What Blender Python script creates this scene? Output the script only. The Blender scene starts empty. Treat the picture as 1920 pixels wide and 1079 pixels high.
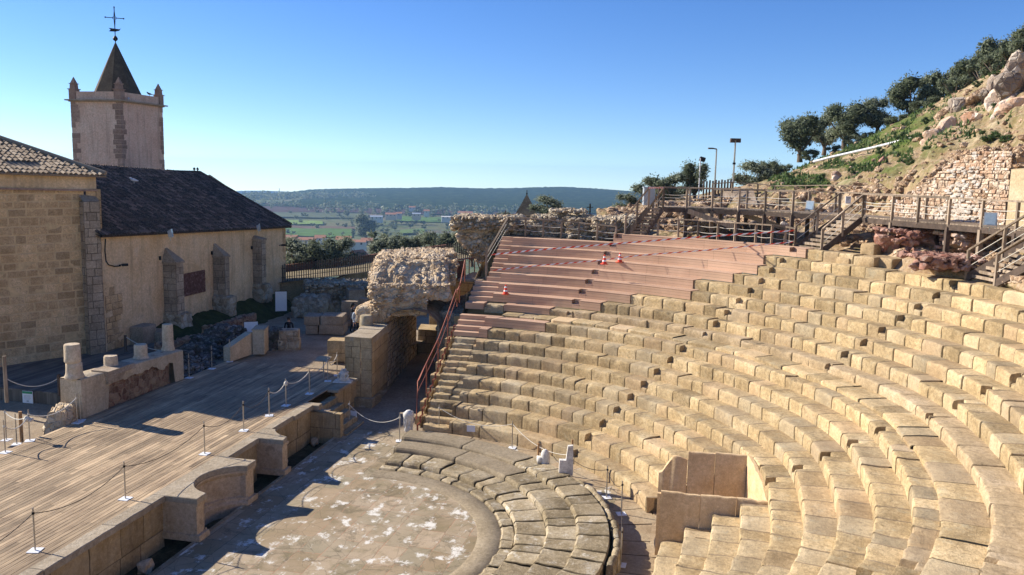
import bpy, math, random
from mathutils import Vector, Matrix, noise as mn
random.seed(7)
PI = math.pi
SC = bpy.context.scene
COL = SC.collection
# ------------------------------------------------------------------ camera
CAM = Vector((-22.620, -10.4769, 10.9554)); YAW = 0.20039; PIT = -0.13710; ROL = 0.02174; FPX = 1587.64
_f = Vector((math.cos(YAW)*math.cos(PIT), math.sin(YAW)*math.cos(PIT), math.sin(PIT)))
_r0 = Vector((math.sin(YAW), -math.cos(YAW), 0)); _u0 = _r0.cross(_f)
_r = _r0*math.cos(ROL) + _u0*math.sin(ROL); _u = -_r0*math.sin(ROL) + _u0*math.cos(ROL)
cd = bpy.data.cameras.new('camera'); cam = bpy.data.objects.new('camera', cd); COL.objects.link(cam)
cd.sensor_width = 36; cd.lens = FPX/1920*36; cd.clip_start = 0.1; cd.clip_end = 30000
cam.matrix_world = Matrix(((_r.x, _u.x, -_f.x, CAM.x), (_r.y, _u.y, -_f.y, CAM.y), (_r.z, _u.z, -_f.z, CAM.z), (0, 0, 0, 1)))
SC.camera = cam
# ------------------------------------------------------------------ sky and sun
SUN_AZ = math.radians(80.0); SUN_EL = math.radians(30.0)
w = bpy.data.worlds.new('World'); SC.world = w; w.use_nodes = True
nt = w.node_tree; nt.nodes.clear()
sky = nt.nodes.new('ShaderNodeTexSky'); sky.sky_type = 'NISHITA'; sky.sun_disc = False
sky.sun_elevation = SUN_EL; sky.sun_rotation = math.radians(90) - SUN_AZ
sky.altitude = 1600; sky.air_density = 1.0; sky.dust_density = 0.12; sky.ozone_density = 3.0
tc = nt.nodes.new('ShaderNodeTexCoord'); mp = nt.nodes.new('ShaderNodeMapping'); mp.vector_type = 'VECTOR'
# the real horizon of the plain lies a little below eye level
mp.inputs['Rotation'].default_value = (0.0, math.radians(-2.6), 0.0)
bg = nt.nodes.new('ShaderNodeBackground'); bg.inputs['Strength'].default_value = 0.076
out = nt.nodes.new('ShaderNodeOutputWorld')
nt.links.new(tc.outputs['Generated'], mp.inputs['Vector']); nt.links.new(mp.outputs['Vector'], sky.inputs['Vector'])
hs = nt.nodes.new('ShaderNodeHueSaturation'); hs.inputs['Hue'].default_value = 0.513; hs.inputs['Saturation'].default_value = 1.26; hs.inputs['Value'].default_value = 1.18
nt.links.new(sky.outputs['Color'], hs.inputs['Color']); nt.links.new(hs.outputs['Color'], bg.inputs['Color']); nt.links.new(bg.outputs['Background'], out.inputs['Surface'])
sl = bpy.data.lights.new('sun', 'SUN'); sl.energy = 4.8; sl.angle = math.radians(0.53); sl.color = (1.0, 0.92, 0.79)
sun = bpy.data.objects.new('sun', sl); COL.objects.link(sun)
sd = Vector((math.cos(SUN_AZ)*math.cos(SUN_EL), math.sin(SUN_AZ)*math.cos(SUN_EL), math.sin(SUN_EL)))
sun.rotation_euler = sd.to_track_quat('Z', 'Y').to_euler(); sun.location = (0, 40, 60)
SC.view_settings.view_transform = 'Standard'; SC.view_settings.look = 'None'
SC.view_settings.exposure = 0.92; SC.view_settings.gamma = 1.0; SC.view_settings.use_curve_mapping = False
SC.cycles.max_bounces = 5; SC.cycles.diffuse_bounces = 3; SC.cycles.volume_bounces = 1; SC.cycles.transparent_max_bounces = 8
# ------------------------------------------------------------------ survey helpers (measured directions meet real planes)
def ray(x, y): return _f + _r*((x-960)/FPX) - _u*((y-539.5)/FPX)
def onZ(x, y, Z): d = ray(x, y); return CAM + d*((Z-CAM.z)/d.z)
def onY(x, y, Y): d = ray(x, y); return CAM + d*((Y-CAM.y)/d.y)
def onX(x, y, X): d = ray(x, y); return CAM + d*((X-CAM.x)/d.x)
def atD(x, y, D): return CAM + ray(x, y)*D
def py_of(P): q = Vector(P)-CAM; return 539.5 - FPX*q.dot(_u)/q.dot(_f)
def px_of(P): q = Vector(P)-CAM; return 960 + FPX*q.dot(_r)/q.dot(_f)
def hgt(P, y):
    lo, hi = -10, 60
    for _ in range(40):
        m = (lo+hi)/2
        if py_of((P[0], P[1], P[2]+m)) > y: lo = m
        else: hi = m
    return m
def nz(x, y, z=0.0, s=1.0, o=3): return mn.fractal(Vector((x*s, y*s, z*s)), 1.0, 2.0, o)
def smooth(a, b, x):
    t = max(0.0, min(1.0, (x-a)/(b-a))); return t*t*(3-2*t)
# ------------------------------------------------------------------ object helpers
def tag(o, label=None, cat=None, group=None, kind=None):
    if label: o['label'] = label
    if cat: o['category'] = cat
    if group: o['group'] = group
    if kind: o['kind'] = kind
    return o
def thing(name, label, cat, loc=(0, 0, 0), rz=0.0, group=None):
    o = bpy.data.objects.new(name, None); COL.objects.link(o); o.location = loc; o.rotation_euler = (0, 0, rz)
    o.empty_display_size = 0.3
    return tag(o, label, cat, group)
def wloc(p):
    v = Vector((0, 0, 0))
    while p is not None: v = v + p.location; p = p.parent
    return v
class MB:
    def __init__(s): s.v = []; s.f = []; s.t = []
    def face(s, pts, t=0.5):
        n = len(s.v); s.v += [tuple(p) for p in pts]; s.f.append(tuple(range(n, n+len(pts)))); s.t.append(t)
    def grid(s, rows, t=0.5, closeu=False, closev=False):
        n = len(s.v); R = len(rows); K = len(rows[0])
        for r in rows: s.v += [tuple(p) for p in r]
        for i in range(R if closeu else R-1):
            for j in range(K if closev else K-1):
                a = n+i*K+j; b = n+i*K+(j+1) % K; c = n+((i+1) % R)*K+(j+1) % K; d = n+((i+1) % R)*K+j
                s.f.append((a, b, c, d)); s.t.append(t)
    def grid2(s, rows, t=0.5, e=-1.0):   # like grid, but the first and last strips are darker joints
        k = len(s.f); s.grid(rows, t); n = len(rows[0])-1; m = len(s.f)
        if len(rows) > 3:
            for q in range(n): s.t[k+q] = e; s.t[m-1-q] = e
    def prism(s, poly, z0, z1, t=0.5, top=True, bot=True):
        n = len(s.v); K = len(poly)
        s.v += [(p[0], p[1], z0 if len(p) < 3 else z0) for p in poly] + [(p[0], p[1], z1) for p in poly]
        for i in range(K):
            j = (i+1) % K; s.f.append((n+i, n+j, n+K+j, n+K+i)); s.t.append(t)
        if top: s.f.append(tuple(range(n+K, n+2*K))); s.t.append(t)
        if bot: s.f.append(tuple(range(n+K-1, n-1, -1))); s.t.append(t)
    def hexa(s, P, t=0.5):   # 8 points: bottom ring 0-3, top ring 4-7
        n = len(s.v); s.v += [tuple(p) for p in P]
        for f in ((3, 2, 1, 0), (4, 5, 6, 7), (0, 1, 5, 4), (1, 2, 6, 5), (2, 3, 7, 6), (3, 0, 4, 7)):
            s.f.append(tuple(n+i for i in f)); s.t.append(t)
    def box(s, c, d, rz=0.0, t=0.5):  # c = centre of the base, d = size
        ca, sa = math.cos(rz), math.sin(rz); P = []
        for z in (0, d[2]):
            for (a, b) in ((-1, -1), (1, -1), (1, 1), (-1, 1)):
                x, y = a*d[0]/2, b*d[1]/2; P.append((c[0]+x*ca-y*sa, c[1]+x*sa+y*ca, c[2]+z))
        s.hexa(P, t)
    def bar(s, a, b, w, h=None, t=0.5):   # rectangular bar between two points
        a = Vector(a); b = Vector(b); h = h or w; d = (b-a).normalized()
        up = Vector((0, 0, 1)) if abs(d.z) < 0.95 else Vector((1, 0, 0))
        x = d.cross(up).normalized()*w/2; y = x.cross(d).normalized()*h/2
        s.hexa([a-x-y, a+x-y, a+x+y, a-x+y, b-x-y, b+x-y, b+x+y, b-x+y], t)
    def tube(s, pts, r, n=6, t=0.5, cap=True):
        pts = [Vector(p) for p in pts]; rows = []
        for i, p in enumerate(pts):
            d = (pts[min(i+1, len(pts)-1)] - pts[max(i-1, 0)]).normalized()
            up = Vector((0, 0, 1)) if abs(d.z) < 0.9 else Vector((1, 0, 0))
            x = d.cross(up).normalized(); y = x.cross(d)
            rr = r[i] if isinstance(r, (list, tuple)) else r
            rows.append([p + x*(math.cos(2*PI*k/n)*rr) + y*(math.sin(2*PI*k/n)*rr) for k in range(n)])
        s.grid(rows, t, closev=True)
        if cap:
            s.face(rows[0][::-1], t); s.face(rows[-1], t)
    def lathe(s, c, prof, n=20, t=0.5, wob=0.0, seed=0):
        rows = []
        for (r, z) in prof:
            rows.append([(c[0]+math.cos(2*PI*k/n)*r*(1+wob*mn.noise(Vector((math.cos(2*PI*k/n)*2+seed, math.sin(2*PI*k/n)*2, z*3)))),
                          c[1]+math.sin(2*PI*k/n)*r*(1+wob*mn.noise(Vector((math.cos(2*PI*k/n)*2+seed, math.sin(2*PI*k/n)*2+5, z*3)))), c[2]+z) for k in range(n)])
        s.grid(rows, t, closev=True); s.face(rows[-1], t); s.face(rows[0][::-1], t)
    def rock(s, c, d, rz=0.0, sub=1, amp=0.22, t=None, seed=None):
        seed = random.random()*100 if seed is None else seed
        V, F = ICO[sub]; n = len(s.v); ca, sa = math.cos(rz), math.sin(rz); t = random.random() if t is None else t
        for p in V:
            k = 1 + amp*2*mn.noise(p*1.6 + Vector((seed, seed*.7, 3)))
            q = Vector((math.copysign(abs(p.x)**.75, p.x), math.copysign(abs(p.y)**.75, p.y), math.copysign(abs(p.z)**.75, p.z)))*k
            x, y, z = q.x*d[0]/2, q.y*d[1]/2, q.z*d[2]/2
            s.v.append((c[0]+x*ca-y*sa, c[1]+x*sa+y*ca, c[2]+z))
        for f in F: s.f.append(tuple(n+i for i in f)); s.t.append(t)
    def build(s, name, mat, parent=None, smooth=False, label=None):
        o0 = wloc(parent) if parent is not None else Vector((0, 0, 0))
        me = bpy.data.meshes.new(name)
        me.from_pydata([(p[0]-o0.x, p[1]-o0.y, p[2]-o0.z) for p in s.v], [], s.f)
        a = me.attributes.new('tint', 'FLOAT', 'FACE'); a.data.foreach_set('value', s.t)
        if smooth: me.polygons.foreach_set('use_smooth', [True]*len(me.polygons))
        me.materials.append(mat); me.update()
        o = bpy.data.objects.new(name, me); COL.objects.link(o)
        if parent is not None: o.parent = parent
        if label: o['label'] = label
        return o
def _ico():
    import bmesh
    res = {}
    for k in (1, 2, 3):
        b = bmesh.new(); bmesh.ops.create_icosphere(b, subdivisions=k, radius=1.0)
        b.verts.ensure_lookup_table()
        res[k] = ([v.co.copy() for v in b.verts], [tuple(v.index for v in f.verts) for f in b.faces]); b.free()
    return res
ICO = _ico()
def sharp_by_angle(o, deg=35):
    me = o.data; me.polygons.foreach_set('use_smooth', [True]*len(me.polygons))
    try: me.set_sharp_from_angle(angle=math.radians(deg))
    except Exception: pass
def children(o): return [c for c in COL.objects if c.parent is o]
KIDS = {}
def copy_tree(o, parent=None):
    c = o.copy(); COL.objects.link(c); c.parent = parent
    for ch in KIDS.setdefault(o.name, children(o)): copy_tree(ch, c)
    return c
# ------------------------------------------------------------------ materials
def newmat(name, rough=0.85, spec=0.25):
    m = bpy.data.materials.new(name); m.use_nodes = True; n = m.node_tree.nodes
    b = n['Principled BSDF']; b.inputs['Roughness'].default_value = rough; b.inputs['Specular IOR Level'].default_value = spec
    return m, m.node_tree, b
def ramp(nt, fac, stops):
    r = nt.nodes.new('ShaderNodeValToRGB'); e = r.color_ramp.elements
    while len(e) > 1: e.remove(e[-1])
    e[0].position = stops[0][0]; e[0].color = (*stops[0][1], 1)
    for p, c in stops[1:]:
        x = e.new(p); x.color = (*c, 1)
    nt.links.new(fac, r.inputs['Fac']); return r.outputs['Color']
def tnoise(nt, vec, scale, detail=4, rough=0.6, dist=0.0):
    t = nt.nodes.new('ShaderNodeTexNoise'); t.inputs['Scale'].default_value = scale; t.inputs['Detail'].default_value = detail
    t.inputs['Roughness'].default_value = rough; t.inputs['Distortion'].default_value = dist
    nt.links.new(vec, t.inputs['Vector']); return t.outputs['Fac']
def tvor(nt, vec, scale, feature='F1', out='Distance', rand=1.0):
    t = nt.nodes.new('ShaderNodeTexVoronoi'); t.feature = feature; t.inputs['Scale'].default_value = scale
    t.inputs['Randomness'].default_value = rand; nt.links.new(vec, t.inputs['Vector']); return t.outputs[out]
def math_(nt, op, a, b=None, clamp=False):
    m = nt.nodes.new('ShaderNodeMath'); m.operation = op; m.use_clamp = clamp
    for i, q in enumerate((a, b)):
        if q is None: continue
        if isinstance(q, (int, float)): m.inputs[i].default_value = q
        else: nt.links.new(q, m.inputs[i])
    return m.outputs[0]
def mix_(nt, fac, a, b, mode='MIX'):
    m = nt.nodes.new('ShaderNodeMix'); m.data_type = 'RGBA'; m.blend_type = mode
    if isinstance(fac, (int, float)): m.inputs[0].default_value = fac
    else: nt.links.new(fac, m.inputs[0])
    for i, q in ((6, a), (7, b)):
        if isinstance(q, tuple): m.inputs[i].default_value = (*q, 1)
        else: nt.links.new(q, m.inputs[i])
    return m.outputs[2]
def maprange(nt, v, a, b, c=0.0, d=1.0):
    m = nt.nodes.new('ShaderNodeMapRange'); nt.links.new(v, m.inputs[0])
    for i, q in enumerate((a, b, c, d)): m.inputs[i+1].default_value = q
    return m.outputs[0]
def wpos(nt): return nt.nodes.new('ShaderNodeNewGeometry').outputs['Position']
def opos(nt): return nt.nodes.new('ShaderNodeTexCoord').outputs['Object']
def vmap(nt, vec, scale=(1, 1, 1), rot=(0, 0, 0), loc=(0, 0, 0)):
    m = nt.nodes.new('ShaderNodeMapping'); m.inputs['Scale'].default_value = scale; m.inputs['Rotation'].default_value = rot
    m.inputs['Location'].default_value = loc; nt.links.new(vec, m.inputs['Vector']); return m.outputs['Vector']
def bump(nt, b, h, strength=0.5, dist=0.02):
    n = nt.nodes.new('ShaderNodeBump'); n.inputs['Strength'].default_value = strength; n.inputs['Distance'].default_value = dist
    nt.links.new(h, n.inputs['Height']); nt.links.new(n.outputs['Normal'], b.inputs['Normal'])
def attr(nt, name='tint'):
    a = nt.nodes.new('ShaderNodeAttribute'); a.attribute_name = name; return a.outputs['Fac']
def tintmul(nt, col, lo=0.75, hi=1.2):
    t = attr(nt); g = nt.nodes.new('ShaderNodeCombineColor'); v = maprange(nt, t, 0, 1, lo, hi)
    for i in range(3): nt.links.new(v, g.inputs[i])
    col = mix_(nt, 1.0, col, g.outputs[0], 'MULTIPLY')
    col = mix_(nt, maprange(nt, t, 1.0, 1.35), col, mix_(nt, 0.7, col, (0.62, 0.44, 0.25)))          # above one = pale pointing
    return mix_(nt, maprange(nt, t, 0, -1), col, mix_(nt, 0.62, col, (0.05, 0.035, 0.018)))   # tint below zero = darker joint strips
def hexc(r, g, b): return tuple(((c/255)**2.2) for c in (r, g, b))
def simple(name, col, rough=0.6, metal=0.0, var=0.15, scale=8.0, bmp=0.0, spec=0.3):
    m, nt, b = newmat(name, rough, spec); b.inputs['Metallic'].default_value = metal
    v = wpos(nt); n = tnoise(nt, v, scale, 4)
    c = ramp(nt, n, [(0.3, tuple(x*(1-var) for x in col)), (0.7, tuple(min(1, x*(1+var)) for x in col))])
    nt.links.new(c, b.inputs['Base Color'])
    if bmp: bump(nt, b, n, bmp, 0.01)
    return m
def stonemat(name, c_lo, c_mid, c_hi, patch=1.2, grain=38.0, bmp=0.6, lichen=None, tl=0.78, th=1.18, dark=None, bd=0.02, pits=0.5, hues=None, streak=None, grit=0.5):
    """weathered granite / sandstone: patchy colour, grain, pits, lichen"""
    m, nt, b = newmat(name, 0.92, 0.15); v = wpos(nt)
    n1 = tnoise(nt, v, patch, 5, 0.65); n2 = tnoise(nt, v, grain, 3, 0.7); n3 = tnoise(nt, v, patch*5, 4, 0.7)
    c = ramp(nt, n1, [(0.30, c_lo), (0.5, c_mid), (0.70, c_hi)])
    c = mix_(nt, math_(nt, 'MULTIPLY', maprange(nt, n2, 0.35, 0.7), 0.35), c, tuple(x*0.55 for x in c_lo))
    c = mix_(nt, math_(nt, 'MULTIPLY', maprange(nt, n3, 0.55, 0.75), 0.4), c, c_hi)
    n8 = tnoise(nt, v, 9.0, 5, 0.8); c = mix_(nt, math_(nt, 'MULTIPLY', maprange(nt, n8, 0.49, 0.64), grit), c, tuple(x*0.45 for x in c_mid)); c = mix_(nt, math_(nt, 'MULTIPLY', maprange(nt, n8, 0.46, 0.32), 0.4), c, tuple(min(1, x*1.3) for x in c_hi))
    if lichen:
        n4 = tnoise(nt, v, patch*2.3, 6, 0.75); c = mix_(nt, math_(nt, 'MULTIPLY', maprange(nt, n4, 0.56, 0.66), lichen[1]), c, lichen[0])
    if dark:
        n5 = tnoise(nt, v, patch*1.7, 6, 0.8, 0.6); c = mix_(nt, math_(nt, 'MULTIPLY', maprange(nt, n5, 0.58, 0.7), dark[1]), c, dark[0])
    if streak:
        ns = tnoise(nt, vmap(nt, v, (2.2, 2.2, 0.22)), 1.0, 5, 0.7, 0.3); c = mix_(nt, math_(nt, 'MULTIPLY', maprange(nt, ns, 0.50, 0.66), streak), c, tuple(x*0.42 for x in c_mid))
        ns = tnoise(nt, vmap(nt, v, (0.9, 0.9, 0.7)), 1.0, 6, 0.75, 0.8); c = mix_(nt, math_(nt, 'MULTIPLY', maprange(nt, ns, 0.54, 0.57), streak*0.5), c, tuple(min(1, x*0.72) for x in c_hi))
    if hues:   # single blocks of another stone
        fr = math_(nt, 'FRACT', math_(nt, 'MULTIPLY', attr(nt), 17.3)); c = mix_(nt, math_(nt, 'MULTIPLY', maprange(nt, fr, 0.62, 0.9), 0.24), c, hues[0])
        fr = math_(nt, 'FRACT', math_(nt, 'MULTIPLY', attr(nt), 41.7)); c = mix_(nt, math_(nt, 'MULTIPLY', maprange(nt, fr, 0.65, 0.95), 0.26), c, hues[1])
    c = tintmul(nt, c, tl, th)
    nt.links.new(c, b.inputs['Base Color'])
    vo = tvor(nt, v, grain*0.9); h = math_(nt, 'ADD', math_(nt, 'MULTIPLY', n2, 1.0), math_(nt, 'MULTIPLY', maprange(nt, vo, 0.0, 0.35), pits))
    h = math_(nt, 'ADD', h, math_(nt, 'MULTIPLY', n3, 1.2))
    bump(nt, b, h, bmp, bd); return m
# ------------------------------------------------------------------ theatre: seating bank
M = {}
M['seat'] = stonemat('granite_seat', (0.33, 0.235, 0.12), (0.49, 0.36, 0.195), (0.60, 0.47, 0.285), 0.9, 26, 0.75, lichen=((0.44, 0.39, 0.27), 0.45), grit=0.8, tl=0.68, th=1.24, hues=((0.43, 0.39, 0.31), (0.50, 0.335, 0.215)), dark=((0.23, 0.19, 0.11), 0.45))
M['podium'] = stonemat('granite_podium', (0.34, 0.25, 0.145), (0.45, 0.335, 0.20), (0.54, 0.42, 0.28), 0.9, 26, 0.6, tl=0.85, th=1.12, grit=.7)
M['oldstone'] = stonemat('lichen_granite', (0.20, 0.15, 0.085), (0.36, 0.285, 0.175), (0.50, 0.42, 0.30), 1.0, 22, 0.9, lichen=((0.60, 0.55, 0.46), 0.7), tl=0.75, th=1.2, dark=((0.12, 0.105, 0.05), 0.75))
M['smoothstone'] = stonemat('restored_granite', (0.23, 0.18, 0.115), (0.30, 0.24, 0.16), (0.37, 0.305, 0.215), 0.8, 40, 0.5, tl=0.95, th=1.05)
M['core'] = simple('joint_mortar', (0.16, 0.12, 0.07), 0.95, var=0.3, scale=12)
H1 = 0.41107; D1 = 0.75; HS = 0.41369; DS = 0.76096
def rowRZ(k):
    if k <= 9: return (10.53 if k == 1 else 10.461+(k-1)*D1), (0.50 if k == 1 else 0.6208+(k-1)*H1)
    if k == 10: return 17.86, 4.785-HS
    return 18.569+(k-11)*DS, 4.7851+(k-11)*HS
ST = {'L': -0.2975, 'A': -0.7014, 'M': -1.0703, 'B': -1.4227, 'C': -1.99, 'E': -2.5}
def dr(th):
    return -0.42*smooth(-1.25, -1.62, th) if th > -2.2 else -0.42
def cav(R, th, z): R2 = R+dr(th); return (R2*math.cos(th), R2*math.sin(th), z)
def th_of(P, R): return math.atan2(P[1], P[0])
def pxth(x, y, k, dz=0.0):
    R, Z = rowRZ(k); P = onZ(x, y, Z+dz); return math.atan2(P.y, P.x)
# box tribune opening (rows 1-4 are cut away there)
BX = (1.04, 4.0, -13.3, -10.1)
def in_box(x, y): return BX[0] < x < BX[1] and BX[2] < y
WOODEND = {8: pxth(918, 617, 8), 9: pxth(1020, 608, 9), 10: pxth(1025, 582, 10), 11: pxth(1119, 571, 11), 12: pxth(1175, 556, 12),
           13: pxth(1284, 549, 13), 14: pxth(1284, 529, 14), 15: pxth(1363, 516, 15), 16: pxth(1403, 501, 16), 17: pxth(1401, 483, 17), 18: pxth(1469, 471, 18)}
W10 = (pxth(915, 566, 10), pxth(953, 569, 10))
def notch_at(k, th):
    R = rowRZ(k)[0]+dr(th)
    if th > -0.9*PI/2 and R*math.sin(th) > -1.25 + 0.05*(k % 3): return 'end'
    for nm in (('A', 'B', 'C', 'E') if k <= 9 else ('L', 'A', 'M', 'B', 'C', 'E')):
        hw = 0.19 if k != 10 else 0.14
        if abs((th-ST[nm])*R + 0.0) < hw:
            return 'n'
    return None
def profile(R, Zb, Zt, Rn, nt_, k, ins=0.0, drop=0.0):
    """cross-section of a seat from foot to back; same number of points for a plain or a stepped station"""
    zt = Zt-drop
    if nt_ is None:
        return [(R+ins, Zb-0.06), (R+ins-0.005, Zb+0.12), (R+ins-0.01, (Zb+zt)/2+.05), (R+ins, zt-0.05), (R+ins+0.012, zt-0.014), (R+ins+0.045, zt-ins*0.5),
                (R+0.2, zt-ins*0.6), (R+0.42, zt-ins*0.6), (Rn-0.06, zt-ins*0.3), (Rn+0.08, zt-ins*0.3)]
    dep = (0.30 if nt_ == 'n' else 0.37) if k != 10 else 0.2; hh = (Zt-Zb)*0.55 if k != 10 else 0.16
    if k == 1: hh = 0.25
    return [(R+ins, Zb-0.06), (R+ins, Zb+0.1), (R+ins, zt-hh-0.05), (R+ins+0.03, zt-hh), (R+dep-0.04, zt-hh), (R+dep, zt-hh+0.02),
            (R+dep, zt-0.03), (R+dep+0.03, zt), (Rn-0.06, zt-ins*0.3), (Rn+0.08, zt-ins*0.3)]
def seat_row(mb, core, k, th0, th1, lmin=0.55, lmax=1.15, rough=0.017, drop_p=0.09):
    R, Z = rowRZ(k)
    Zb = 0.0 if k == 1 else rowRZ(k-1)[1]
    if k == 10: Zb = rowRZ(9)[1]+0.10; lmin, lmax = 0.9, 1.7
    if k == 9: Rn = 16.98
    elif k < 18: Rn = rowRZ(k+1)[0]
    else: Rn = R+0.75
    if k == 1: lmin, lmax = 1.0, 2.0
    th = th0; rnd = random.Random(k*31+5)
    while th > th1:
        L = rnd.uniform(lmin, lmax); e = max(th-L/R, th1)
        if (e-th1)*R < 0.3: e = th1
        stations = []
        n = max(2, int((th-e)*R/0.13)); g = 0.004/R
        ts = [th-g, th-g-0.028/R] + [th+(e-th)*i/n for i in range(1, n)] + [e+g+0.028/R, e+g]
        # add exact notch edges
        cuts = []
        nms = list(ST.values())
        for i in range(len(ts)-1):
            a, b = ts[i], ts[i+1]
            sa, sb = notch_at(k, a), notch_at(k, b)
            if (sa is None) != (sb is None):
                lo, hi = a, b
                for _ in range(14):
                    m_ = (lo+hi)/2
                    if (notch_at(k, m_) is None) == (sa is None): lo = m_
                    else: hi = m_
                cuts.append((i, lo, hi))
        for i, lo, hi in reversed(cuts): ts[i+1:i+1] = [lo, hi]
        tint = min(1, max(0, rnd.gauss(0.5, 0.2 if k < 10 else 0.27))); drop = rnd.uniform(0.0, 0.005 if k < 10 else .012) + (rnd.uniform(0.02, 0.06) if rnd.random() < drop_p*(.4 if k < 10 else 1) else 0)
        inset = rnd.uniform(-0.014, 0.018)*(.55 if k < 10 else 1.6); chip = rnd.random() < (0.3 if k < 10 else 0.5); cc = rnd.uniform(e, th)
        seg = []; segs = []
        for i, t in enumerate(ts):
            x, y, _ = cav(R, t, 0)
            if k <= 4 and in_box(x*1.0+0.0, y) :
                if seg: segs.append(seg); seg = []
                continue
            ends = (0.005 if k < 10 else 0.016) if i in (0, len(ts)-1) else 0.0
            pr = profile(R+inset, Zb, Z, Rn, notch_at(k, t), k, ends, drop + ends*0.4)
            row = []
            for j, (r, z) in enumerate(pr):
                x, y, _ = cav(r, t, z)
                a = rough*(2.1 if j in (3, 4, 5) else 1.0) if 0 < j < 8 else 0
                w1 = mn.noise(Vector((x*2.1, y*2.1, z*2.1+k)))*a*1.6 + mn.noise(Vector((x*6, y*6, z*6)))*a
                if chip and j in (3, 4, 5): w1 += -0.05*max(0, 1-abs(t-cc)*R/0.16)
                rr = r - w1*0.6 if j < 6 else r
                zz = z + (w1 if j >= 3 else 0)
                if chip and j in (3, 4, 5): zz = z+w1*0.8; rr = r-w1*0.5
                row.append(cav(rr, t, zz))
            seg.append(row)
        if seg: segs.append(seg)
        for sg in segs:
            if len(sg) < 2: continue
            k0 = len(mb.f); mb.grid2(sg, tint, -.9)
            for q in range(5, len(sg[0])-1):
                if len(sg) > 3: mb.t[k0+q] = -.12; mb.t[len(mb.f)-1-(len(sg[0])-2-q)] = -.12
            # close the joint side walls
            mb.face([(p[0], p[1], p[2]) for p in sg[0][:9]] + [(sg[0][8][0], sg[0][8][1], Zb-0.06)], tint)
            mb.face([(p[0], p[1], p[2]) for p in reversed(sg[-1][:9])] + [(sg[-1][0][0], sg[-1][0][1], Zb-0.06)], tint)
        th = e
    # mortar core just under the blocks
    n = int((th0-th1)*R/0.3)+2; run = []
    for i in range(n+1):
        t = th0+(th1-th0)*i/n; x, y, _ = cav(R, t, 0)
        if k <= 4 and in_box(x-0.3, y+0.0) or (k <= 4 and in_box(x+0.3, y)):
            if len(run) > 1: core.grid(run, 0.4)
            run = []; continue
        if notch_at(k, t) or notch_at(k, t+0.3/R) or notch_at(k, t-0.3/R): pr = [(R+0.42, Zb-0.1), (R+0.42, Z-0.05), (Rn+0.05, Z-0.05)]
        else: pr = [(R+0.07, Zb-0.1), (R+0.07, Z-0.075), (Rn+0.05, Z-0.06)]
        run.append([cav(r, t, z) for r, z in pr])
    if len(run) > 1: core.grid(run, 0.4)
TH_END = -PI*0.985
bank = thing('stone_seating_bank', 'curved bank of tan granite seat rows rising round the orchestra', 'seating', (0, -14, 0))
core = MB()
for k in range(1, 19):
    mb = MB(); R = rowRZ(k)[0]
    th0 = -0.02/R if k < 8 else WOODEND[k]
    if k == 18: th0 = WOODEND[18]
    th1 = TH_END
    if k == 18: th1 = pxth(1570, 490, 18)
    if k > 4: seat_row(mb, core, k, th0, th1)
    if k == 10:
        m2 = MB(); seat_row(m2, core, k, W10[0], W10[1]); sharp_by_angle(m2.build('loose_seat_block', M['seat'], bank, label='single tan stone left between the boards'), 50)
    if k <= 4:
        m2 = mb; mb = MB(); seat_row(mb, core, k, th0, -1.33); o = mb.build('seat_row', M['seat'], bank); sharp_by_angle(o, 50); mb = MB(); seat_row(mb, core, k, -1.33, th1)
    o = mb.build('seat_row', M['podium'] if k == 10 else M['seat'], bank); sharp_by_angle(o, 50)
# narrow ledge in front of the podium
mb = MB(); th = WOODEND[9]-0.02; rnd = random.Random(3)
th = pxth(952, 590, 9)
while th > TH_END:
    L = rnd.uniform(0.7, 1.5)/17; e = th-L; tint = rnd.gauss(0.5, 0.27); zt = rowRZ(9)[1]+0.13+rnd.uniform(-.03, .02); ri = rnd.uniform(-.04, .04)
    rows = []
    n = 8
    for i in range(n+1):
        t = (th-.0003, th-.0016)[i] if i < 2 else ((e+.0016, e+.0003)[i-n+1] if i > n-2 else th+(e-th)*(i-1)/(n-2)); d_ = 0.02 if i in (0, n) else 0
        row = []
        for r, z in ((16.98+ri+d_, 3.8), (16.97+ri+d_, zt-0.03-d_), (17.02+ri, zt-d_*.5), (17.4, zt+0.01), (17.95, zt+0.02)):
            x, y, _ = cav(r, t, z); q = mn.noise(Vector((x*3, y*3, z)))*0.02; row.append(cav(r+q, t, z+q*.7))
        rows.append(row)
    mb.grid2(rows, tint); th = e
sharp_by_angle(mb.build('seat_ledge', M['seat'], bank), 50)
core.build('mortar_core', M['core'], bank)
# ------------------------------------------------------------------ timber cladding over the upper rows
def boardmat(name, c1, c2, zoff=0.0):
    m, nt, b = newmat(name, 0.7, 0.3); v = wpos(nt)
    n = tnoise(nt, vmap(nt, v, (0.25, 0.25, 0.25)), 1.2, 4); n2 = tnoise(nt, v, 30, 2)
    c = ramp(nt, n, [(0.35, c1), (0.65, c2)]); c = mix_(nt, math_(nt, 'MULTIPLY', n2, 0.2), c, tuple(x*.7 for x in c1))
    nt.links.new(tintmul(nt, c, 0.84, 1.14), b.inputs['Base Color']); bump(nt, b, n2, 0.15, 0.004); return m
M['deckpink'] = boardmat('pink_composite_board', (0.48, 0.30, 0.20), (0.60, 0.40, 0.275))
M['shadowgap'] = simple('gap_shade', (0.035, 0.022, 0.018), 0.9)  # near-black colour painting the shade seen through board gaps
clad = thing('timber_seating', 'pinkish boarded seat rows covering the far upper part of the bank', 'seating', (18, -8, 5))
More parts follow.
